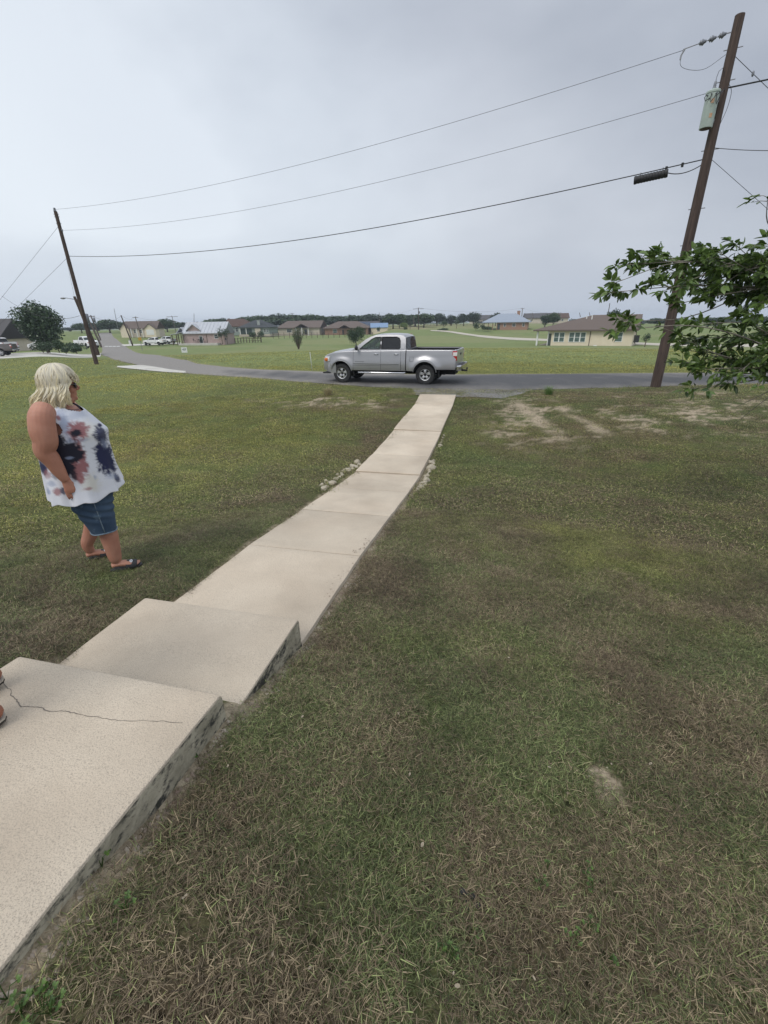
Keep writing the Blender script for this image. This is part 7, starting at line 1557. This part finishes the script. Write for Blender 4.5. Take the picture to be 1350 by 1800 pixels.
        V.extend(m_.v); Fc.extend([tuple(i + n0 for i in f) for f in m_.f]); b0 = rr.random() * .42
        for k in range(K): TN.extend([min(1, .22 + b0 + .38 * (k / (K - 1)) ** 1.3 * (0 if front else 1) + rr.uniform(-.03, .03))] * 5)
    for i in range(1700):
        lock(rr.uniform(-PI, PI), rr.choice((0, 0, 1, 1, 2)))
    for i in range(170):          # loose flyaway strands
        th = rr.uniform(-PI, PI); n0 = len(V); w0 = rr.uniform(0, 6); z1 = rr.uniform(1.44, 1.56) if abs(th) > 1.3 else rr.uniform(1.60, 1.66); k_ = rr.uniform(1.02, 1.16); pts = []
        for k in range(10):
            u_ = k / 9; ph = .3 + 1.35 * min(1, u_ * 1.8); z = cz0 + .118 * math.cos(ph) if u_ < .55 else None; rx = .126 * math.sin(ph) * (1 + (k_ - 1) * u_); ry = .104 * math.sin(ph) * (1 + (k_ - 1) * u_); zz = z if z is not None else (cz0 + .118 * math.cos(ph)) + (z1 - cz0 - .118 * math.cos(ph)) * (u_ - .55) / .45
            x_c = cx0 + rx * math.cos(th) + .012 * math.sin(w0 + u_ * 8); x_c = min(x_c, .0) if (abs(th) > 1.0 and u_ > .6) else x_c
            pts.append(Hd(x_c, ry * math.sin(th) + .010 * math.cos(w0 + u_ * 7), zz))
        m_ = MB(); m_.tube(pts, [.0016] * 9 + [.0006], 4); V.extend(m_.v); Fc.extend([tuple(i_ + n0 for i_ in f) for f in m_.f]); b0 = rr.uniform(.5, .95)
        TN.extend([b0] * (len(V) - n0))
    me = bpy.data.meshes.new('hair'); me.from_pydata(V, [], Fc); at = me.attributes.new('tone', 'FLOAT', 'POINT'); at.data.foreach_set('value', np.array(TN, np.float32)); me.polygons.foreach_set('use_smooth', [True] * len(me.polygons)); me.materials.append(HR); ho = link(bpy.data.objects.new('hair', me), t)
    cap.build('scalp_hair', mat('hair_roots', (.30, .27, .22), (.44, .41, .34), scale=30, stretch=(1, 1, .2), rough=.6), ho, smooth=True)
    # ---- glasses
    GL = mat('dark_glasses', (.012, .012, .014), rough=.12, spec=.9); go = MB()
    for y in (-.036, .036): go.ell(Hd(.112, y, 1.592), (.010, .031, .023), 16, 10)
    go.tube([Hd(.121, -.012, 1.600), Hd(.126, 0, 1.602), Hd(.121, .012, 1.600)], .004, 6)
    for y in (-1, 1): go.tube([Hd(.108, y * .066, 1.602), Hd(.085, y * .080, 1.602), Hd(-.01, y * .084, 1.600)], .0042, 6)
    go.build('sunglasses', GL, t, smooth=True)
    # ---- slide sandals
    SB = mat('black_rubber', (.015, .015, .018), (.03, .03, .034), scale=20, rough=.6); SW = mat('white_emblem', (.75, .76, .80), rough=.5)
    for (h, d, sd), zg, nm in ((n_, nz, 'n'), (f_, fz, 'f')):
        so_ = MB(); out = []; Lf = .262
        for k in range(24):
            a = 2 * PI * k / 24; x = .5 - .5 * math.cos(a) if k <= 12 else .5 - .5 * math.cos(a); w = (.034 + .013 * math.sin(min(1, x * 1.25) * PI / 2)) * (abs(math.sin(a)) ** .6) * (1 if math.sin(a) > 0 else -1)
            p = h + d * (-.012 + Lf * x) + sd * w; out.append((p.x, p.y))
        so_.prism(out, zg + .002, zg + .024, 'z'); s_ = so_.build('sandal', SB, t, bevel=.004)
        st = MB(); V = []; Fc = []; K = 13
        for i, x in enumerate((.115, .13, .165, .195, .205)):
            for k in range(K):
                a = PI * k / (K - 1); rx_ = .052 - .003 * (x > .17); hz = .074 - (x - .115) * .16; p = h + d * (x + .012 * math.sin(a)) + sd * (rx_ * math.cos(a)); V.append((p.x, p.y, zg + .010 + hz * math.sin(a) ** .8 * (1 if i not in (0, 4) else .99)))
        for i in range(4):
            for k in range(K - 1): Fc.append((i * K + k, i * K + k + 1, (i + 1) * K + k + 1, (i + 1) * K + k))
        st.add(V, Fc); so2 = st.build('strap', SB, s_, smooth=True); md = so2.modifiers.new('t', 'SOLIDIFY'); md.thickness = .006
        # white interlocking-arc emblem on the strap
        em = MB()
        def on(x, y):   # point on strap: x along the foot, y across (-1..1)
            a = PI / 2 + y * .55; hz = .074 - (x - .115) * .16; sgn = -1; p = h + d * (x + .012 * math.sin(a)) + sd * (.052 * math.cos(a)); q = Vector((p.x, p.y, zg + .010 + hz * math.sin(a) ** .8)); return q + Vector((0, 0, .005)) + sd * (.004 * math.cos(a))
        yc = .95 if False else .75
        for sg in (1, -1):
            P = [on(.16 + sg * (.004 + .012 * math.cos(a) * -1), yc + .55 * math.sin(a)) for a in np.linspace(-1.35, 1.35, 9)]; em.tube(P, [.0022, .003, .0038, .0042, .0045, .0042, .0038, .003, .0022], 6)
        em.build('emblem', SW, so2, smooth=True)
    t.scale = (.955, .97, 1)
    return t
woman()
def bystander():
    """person standing on the top step just outside the left edge; only the shoe tips show"""
    a = atz(3, 1197, .715); b = atz(3, 1257, .735); line = (b - a)[:2]; line /= np.hypot(*line); fw = np.array([-line[1], line[0]]); fw = fw if fw[0] > 0 else -fw
    mid = (a[:2] + b[:2]) / 2 - fw * .17; ang = math.atan2(fw[1], fw[0]); zt = .715
    t = root('person', 'person on the top step at the left edge, brown shoe tips showing', 'person', (mid[0], mid[1], zt), ang)
    half = float(np.hypot(*(b - a)[:2])) / 2; SK = mat_skin('bystander_skin', (.42, .24, .17), (.48, .29, .21)); m = MB()
    m.ell((.02, 0, 1.63), (.095, .075, .12), 20, 14); m.ell((.06, 0, 1.56), (.05, .05, .055), 14, 10); m.ell((.118, 0, 1.61), (.018, .013, .022), 10, 8); m.ell((.104, 0, 1.572), (.012, .024, .01), 10, 8)
    for y in (-.078, .078): m.ell((.005, y, 1.61), (.018, .01, .03), 10, 8)
    eloft(m, [(0, 0, .88, .12, .17), (0, 0, 1.05, .12, .16), (0, 0, 1.25, .12, .18), (-.01, 0, 1.38, .11, .19), (-.01, 0, 1.44, .08, .12), (0, 0, 1.50, .055, .06), (.01, 0, 1.58, .05, .055)])
    for y in (-1, 1):
        cat_tube(m, [(0, y * .17, 1.39), (-.02, y * .22, 1.28), (-.02, y * .24, 1.12), (.02, y * .25, .98), (.05, y * .25, .87)], [.055, .055, .045, .038, .028], 12); hand(m, (.05, y * .25, .87), (.1, 0, -1), (1, 0, 0), (0, y, 0))
        cat_tube(m, [(0, y * .09, .92), (.01, y * .10, .50), (-.02, y * half, .12)], [.09, .062, .045], 12)
    remeshed(m, 'body', SK, t, .010, 3)
    tp = MB(); eloft(tp, [(0, 0, .86, .145, .20), (0, 0, 1.05, .14, .185), (0, 0, 1.25, .14, .20), (-.01, 0, 1.38, .125, .205), (-.01, 0, 1.445, .09, .135)])
    for y in (-1, 1): cat_tube(tp, [(0, y * .15, 1.39), (-.02, y * .225, 1.28), (-.02, y * .245, 1.14)], [.07, .07, .06], 12)
    remeshed(tp, 'shirt', mat('grey_shirt', (.20, .21, .23), (.26, .27, .29), scale=8, rough=.9), t, .012, 3)
    jn = MB()
    for y in (-1, 1): cat_tube(jn, [(0, y * .08, .93), (.005, y * .10, .70), (.01, y * .10, .48), (-.03, y * half, .09)], [.115, .095, .08, .07], 14)
    remeshed(jn, 'jeans', bpy.data.materials['denim'], t, .012, 3)
    BR = mat('brown_leather', (.22, .075, .04), (.32, .125, .07), scale=12, rough=.5); OS = mat('dark_outsole', (.03, .025, .02)); MS = mat('cream_midsole', (.42, .38, .32))
    for y in (-1, 1):
        c = y * half; s_ = MB(); cat_tube(s_, [(-.11, c, .06), (-.06, c, .07), (.02, c, .065), (.10, c, .05), (.155, c, .044)], [.036, .042, .044, .050, .042], 16, .8, 4, (0, 0, 1)); so = s_.build('shoe', BR, t, smooth=True)
        for nm, z0, z1, w, mm in (('outsole', .001, .010, 1.0, OS), ('midsole', .010, .018, .98, MS)):
            out = []
            for k in range(26):
                a_ = 2 * PI * k / 26; x = .5 - .5 * math.cos(a_); ww = (.038 + .012 * math.sin(min(1, x * 1.2) * PI / 2)) * abs(math.sin(a_)) ** .55 * (1 if math.sin(a_) > 0 else -1) * w; out.append((-.142 + (.324) * x, c + ww))
            MB().prism(out, z0, z1, 'z').build(nm, mm, so)
        MB().ell((.140, c, .045), (.044, .048, .032), 14, 9).build('toe_cap', BR, so, smooth=True)
        for k in range(4): MB().tube([(.0 + k * .02, c - .02, .108 - k * .007), (.0 + k * .02, c + .02, .108 - k * .007)], .003, 5).build('lace', OS, so)
    MB().ell((-.005, 0, 1.665), (.098, .082, .10), 20, 12).build('hair', mat('brown_hair', (.05, .035, .025), (.09, .065, .045), scale=30), t, smooth=True)
bystander()

# ================================================================== THE BRANCHES REACHING IN FROM THE RIGHT
M_LFORE = leafmat('glossy_tree_leaves', (.035, .070, .017), (.165, .25, .062), gloss=.32, tr=.28)
def fore_tree():
    r = random.Random(31); nr = np.random.default_rng(31)
    base = np.array([7.0, 5.6]); bz = float(H0(*base)); B = np.array([base[0], base[1], bz])
    t = root('leafy_tree', 'leafy tree whose branches reach in from the right edge over the lawn', 'tree', B)
    fork = B + [-.1, 0, 1.15]
    tips = [(1052, 522, 5.0), (1066, 505, 5.1), (1084, 466, 5.2), (1110, 452, 5.3), (1140, 462, 5.4), (1163, 470, 5.5), (1066, 588, 4.8), (1078, 570, 4.9), (1200, 448, 5.6), (1240, 470, 5.4), (1258, 440, 5.0), (1290, 428, 5.1), (1340, 432, 5.0), (1375, 450, 5.2),
            (1150, 520, 5.0), (1180, 540, 5.2), (1130, 500, 5.1), (1215, 500, 5.5), (1205, 620, 5.2), (1190, 640, 5.0), (1215, 655, 4.9), (1230, 600, 5.4), (1196, 690, 4.8), (1242, 692, 4.7), (1290, 640, 5.2), (1330, 685, 4.6), (1345, 600, 5.4), (1290, 560, 5.6), (1250, 540, 5.3), (1330, 520, 5.5), (1310, 480, 5.6), (1360, 650, 5.0), (1400, 560, 5.2), (1420, 640, 5.0), (1280, 610, 5.6), (1330, 560, 4.9), (1225, 575, 5.0), (1175, 590, 5.0), (1300, 660, 4.7), (1349, 347, 4.4), (1270, 500, 5.0), (1345, 470, 5.0), (1240, 640, 5.1), (1380, 500, 5.4), (1440, 500, 5.2), (1460, 570, 5.2)]
    hubs = [atY(1420, 520, 5.7), atY(1430, 590, 5.5), atY(1440, 470, 5.6), atY(1420, 650, 5.3), atY(1470, 500, 5.4)]
    limbs = MB(); 
    for h in hubs:
        m = (fork + h) / 2 + [.15, .1, .12]; limbs.tube([B + [0, 0, -.2], B + [0, 0, .5], fork, m, h], [.13, .11, .085, .055, .035], 8)
    limbs.build('trunk', M_BARKP, t, smooth=True)
    LV = []; br = MB()
    def leafcluster(p, d, n, spread=.06, base=None):
        for k in range(n):
            a = Vector((r.gauss(0, 1), r.gauss(0, 1), r.gauss(0, .55))).normalized(); dd = (Vector(d).normalized() * .75 + a * .8 + Vector((0, 0, -.15))).normalized()
            LV.append((Vector(p) + a * r.uniform(0, spread * .4), dd, r.uniform(.062, .118)))
    for i, (px, py, Y) in enumerate(tips):
        px += 10 if px < 1200 else 0; py -= 6 if py > 500 else 0
        e = atY(px, py, Y); h = min(hubs, key=lambda q: np.linalg.norm(q - e) + r.random() * .2); L_ = np.linalg.norm(e - h); d = (e - h) / L_
        sag = np.array([0, 0, 1.]) * L_ * (r.uniform(-.03, .10) if py > 480 else r.uniform(-.06, .01)); off = nr.normal(0, .05, 3) * L_
        P = [h, h + (e - h) * .33 + sag * .8 + off * .5, h + (e - h) * .66 + sag + off, e]; P = catmull(P, 5)
        rad = np.linspace(.011, .0025, len(P)); br.tube(P, rad, 5)
        low = (py > 675 or py < 360 or (px, py) in ((1084, 466),)); thin = .30 if low else 1
        nseg = max(3, int(L_ / .085))
        for k in range(nseg):
            u = (k + 1) / nseg
            if u < .16 or (py < 360 and u < .9): continue
            j = min(len(P) - 2, int(u * (len(P) - 1))); q = P[j] + (P[j + 1] - P[j]) * (u * (len(P) - 1) - j)
            # gap near the long bare ends seen in the photo
            if (px < 1080 and py < 560 and .62 < u < .84) or (px < 1090 and py > 560 and .45 < u < .88): continue
            if r.random() < .88 * thin or u > .95:
                sd = np.array([r.gauss(0, 1), r.gauss(0, 1), r.gauss(0, .6) + .12]); sd /= np.linalg.norm(sd); sd = sd * .8 + d * .75; tl = r.uniform(.05, .18) * (1.25 - .5 * u); q2 = q + sd * tl
                br.tube([q, q + sd * tl * .5 + [0, 0, .006], q2], [.003, .0022, .0014], 4)
                leafcluster(q2, sd, r.randint(6, 10) if thin == 1 else 3); leafcluster(q + sd * tl * .5, sd, 2 if thin == 1 else 1)
        leafcluster(e - d * .04, d, 6 if thin == 1 else 3, .03)
    for k in range(70):          # twigs within the thick part
        h = hubs[k % 4]; e = h + nr.normal(0, .26, 3) + [-.15, 0, 0]; br.tube([h, (h + e) / 2 + nr.normal(0, .03, 3), e], [.008, .005, .002], 4)
    br.build('branches', mat('twig_bark', (.14, .125, .10), (.27, .24, .20), scale=18, rough=.9), t, smooth=True)
    # leaf blade: folded, pointed
    def leafgeo(p, d, L_, seedtone):
        side = d.cross(Vector((0, 0, 1)) + Vector((r.gauss(0, .5), r.gauss(0, .5), r.gauss(0, .5)))).normalized(); up = side.cross(d).normalized(); w = L_ * r.uniform(.19, .25); bend = r.uniform(-.02, .16) * L_
        P = lambda u, s, h: p + d * (L_ * u) + side * (w * s) + up * (h * w - bend * u * u * 2)
        return [P(0, 0, 0), P(.18, .55, .22), P(.5, 1, .36), P(.8, .6, .25), P(1, 0, 0), P(.8, -.6, .25), P(.5, -1, .36), P(.18, -.55, .22), P(.5, 0, 0)]
    FT = [(0, 1, 8), (1, 2, 8), (2, 3, 8), (3, 4, 8), (4, 5, 8), (5, 6, 8), (6, 7, 8), (7, 0, 8)]
    def depth(l):
        v = np.array(l[0]) - [0, 0, CZ]; w = v @ F_; px = 675 + FPX * (v @ R_) / w; return -l[2] / w if px < 1355 else 1
    LV.sort(key=depth); near, rest = LV[:300], LV[300:]
    protos = []
    for k in range(10):
        V = leafgeo(Vector((0, 0, 0)), Vector((1, 0, 0)), 1.0, 0); me = bpy.data.meshes.new('leaf'); me.from_pydata([tuple(v) for v in V], [], FT); a = me.attributes.new('tone', 'FLOAT', 'POINT'); a.data.foreach_set('value', np.full(9, r.random(), np.float32)); me.polygons.foreach_set('use_smooth', [True] * 8); me.materials.append(M_LFORE); protos.append(me)
    for i, (p, d, L_) in enumerate(near):
        o = bpy.data.objects.new('leaf', protos[i % 10]); link(o, t); q = d.to_track_quat('X', 'Z'); o.rotation_mode = 'QUATERNION'; o.rotation_quaternion = q @ Quaternion((1, 0, 0), r.uniform(-1.2, 1.2)); o.location = p - Vector(B); o.scale = (L_, L_, L_)
    V = []; Fc = []; T = []
    for (p, d, L_) in rest:
        n = len(V); V += [tuple(v - Vector(B)) for v in leafgeo(p, d, L_, 0)]; Fc += [tuple(a + n for a in f) for f in FT]; T += [r.random()] * 9
    print('leaves', len(LV)); o = fastmesh('foliage', V, Fc, M_LFORE, t, attrs={'tone': T}, smooth=True); o['kind'] = 'stuff'
    for c in t.children:
        if c.name.startswith('branches') or c.name.startswith('trunk'):
            for v in c.data.vertices: v.co -= Vector(B)
fore_tree()

# ================================================================== AIR
def haze():
    o = MB().box(-1560, 1560, -1560, 1560, -9, 16).build('haze', None); o.data.materials.clear()
    m = bpy.data.materials.new('thin_haze'); m.use_nodes = True; nt = m.node_tree; nt.nodes.clear(); out = nt.nodes.new('ShaderNodeOutputMaterial'); v = nt.nodes.new('ShaderNodeVolumePrincipled')
    v.inputs['Color'].default_value = (.80, .88, 1, 1); v.inputs['Density'].default_value = .00045; v.inputs['Anisotropy'].default_value = .1; nt.links.new(v.outputs[0], out.inputs['Volume']); o.data.materials.append(m); tag(o, kind='stuff')
haze()
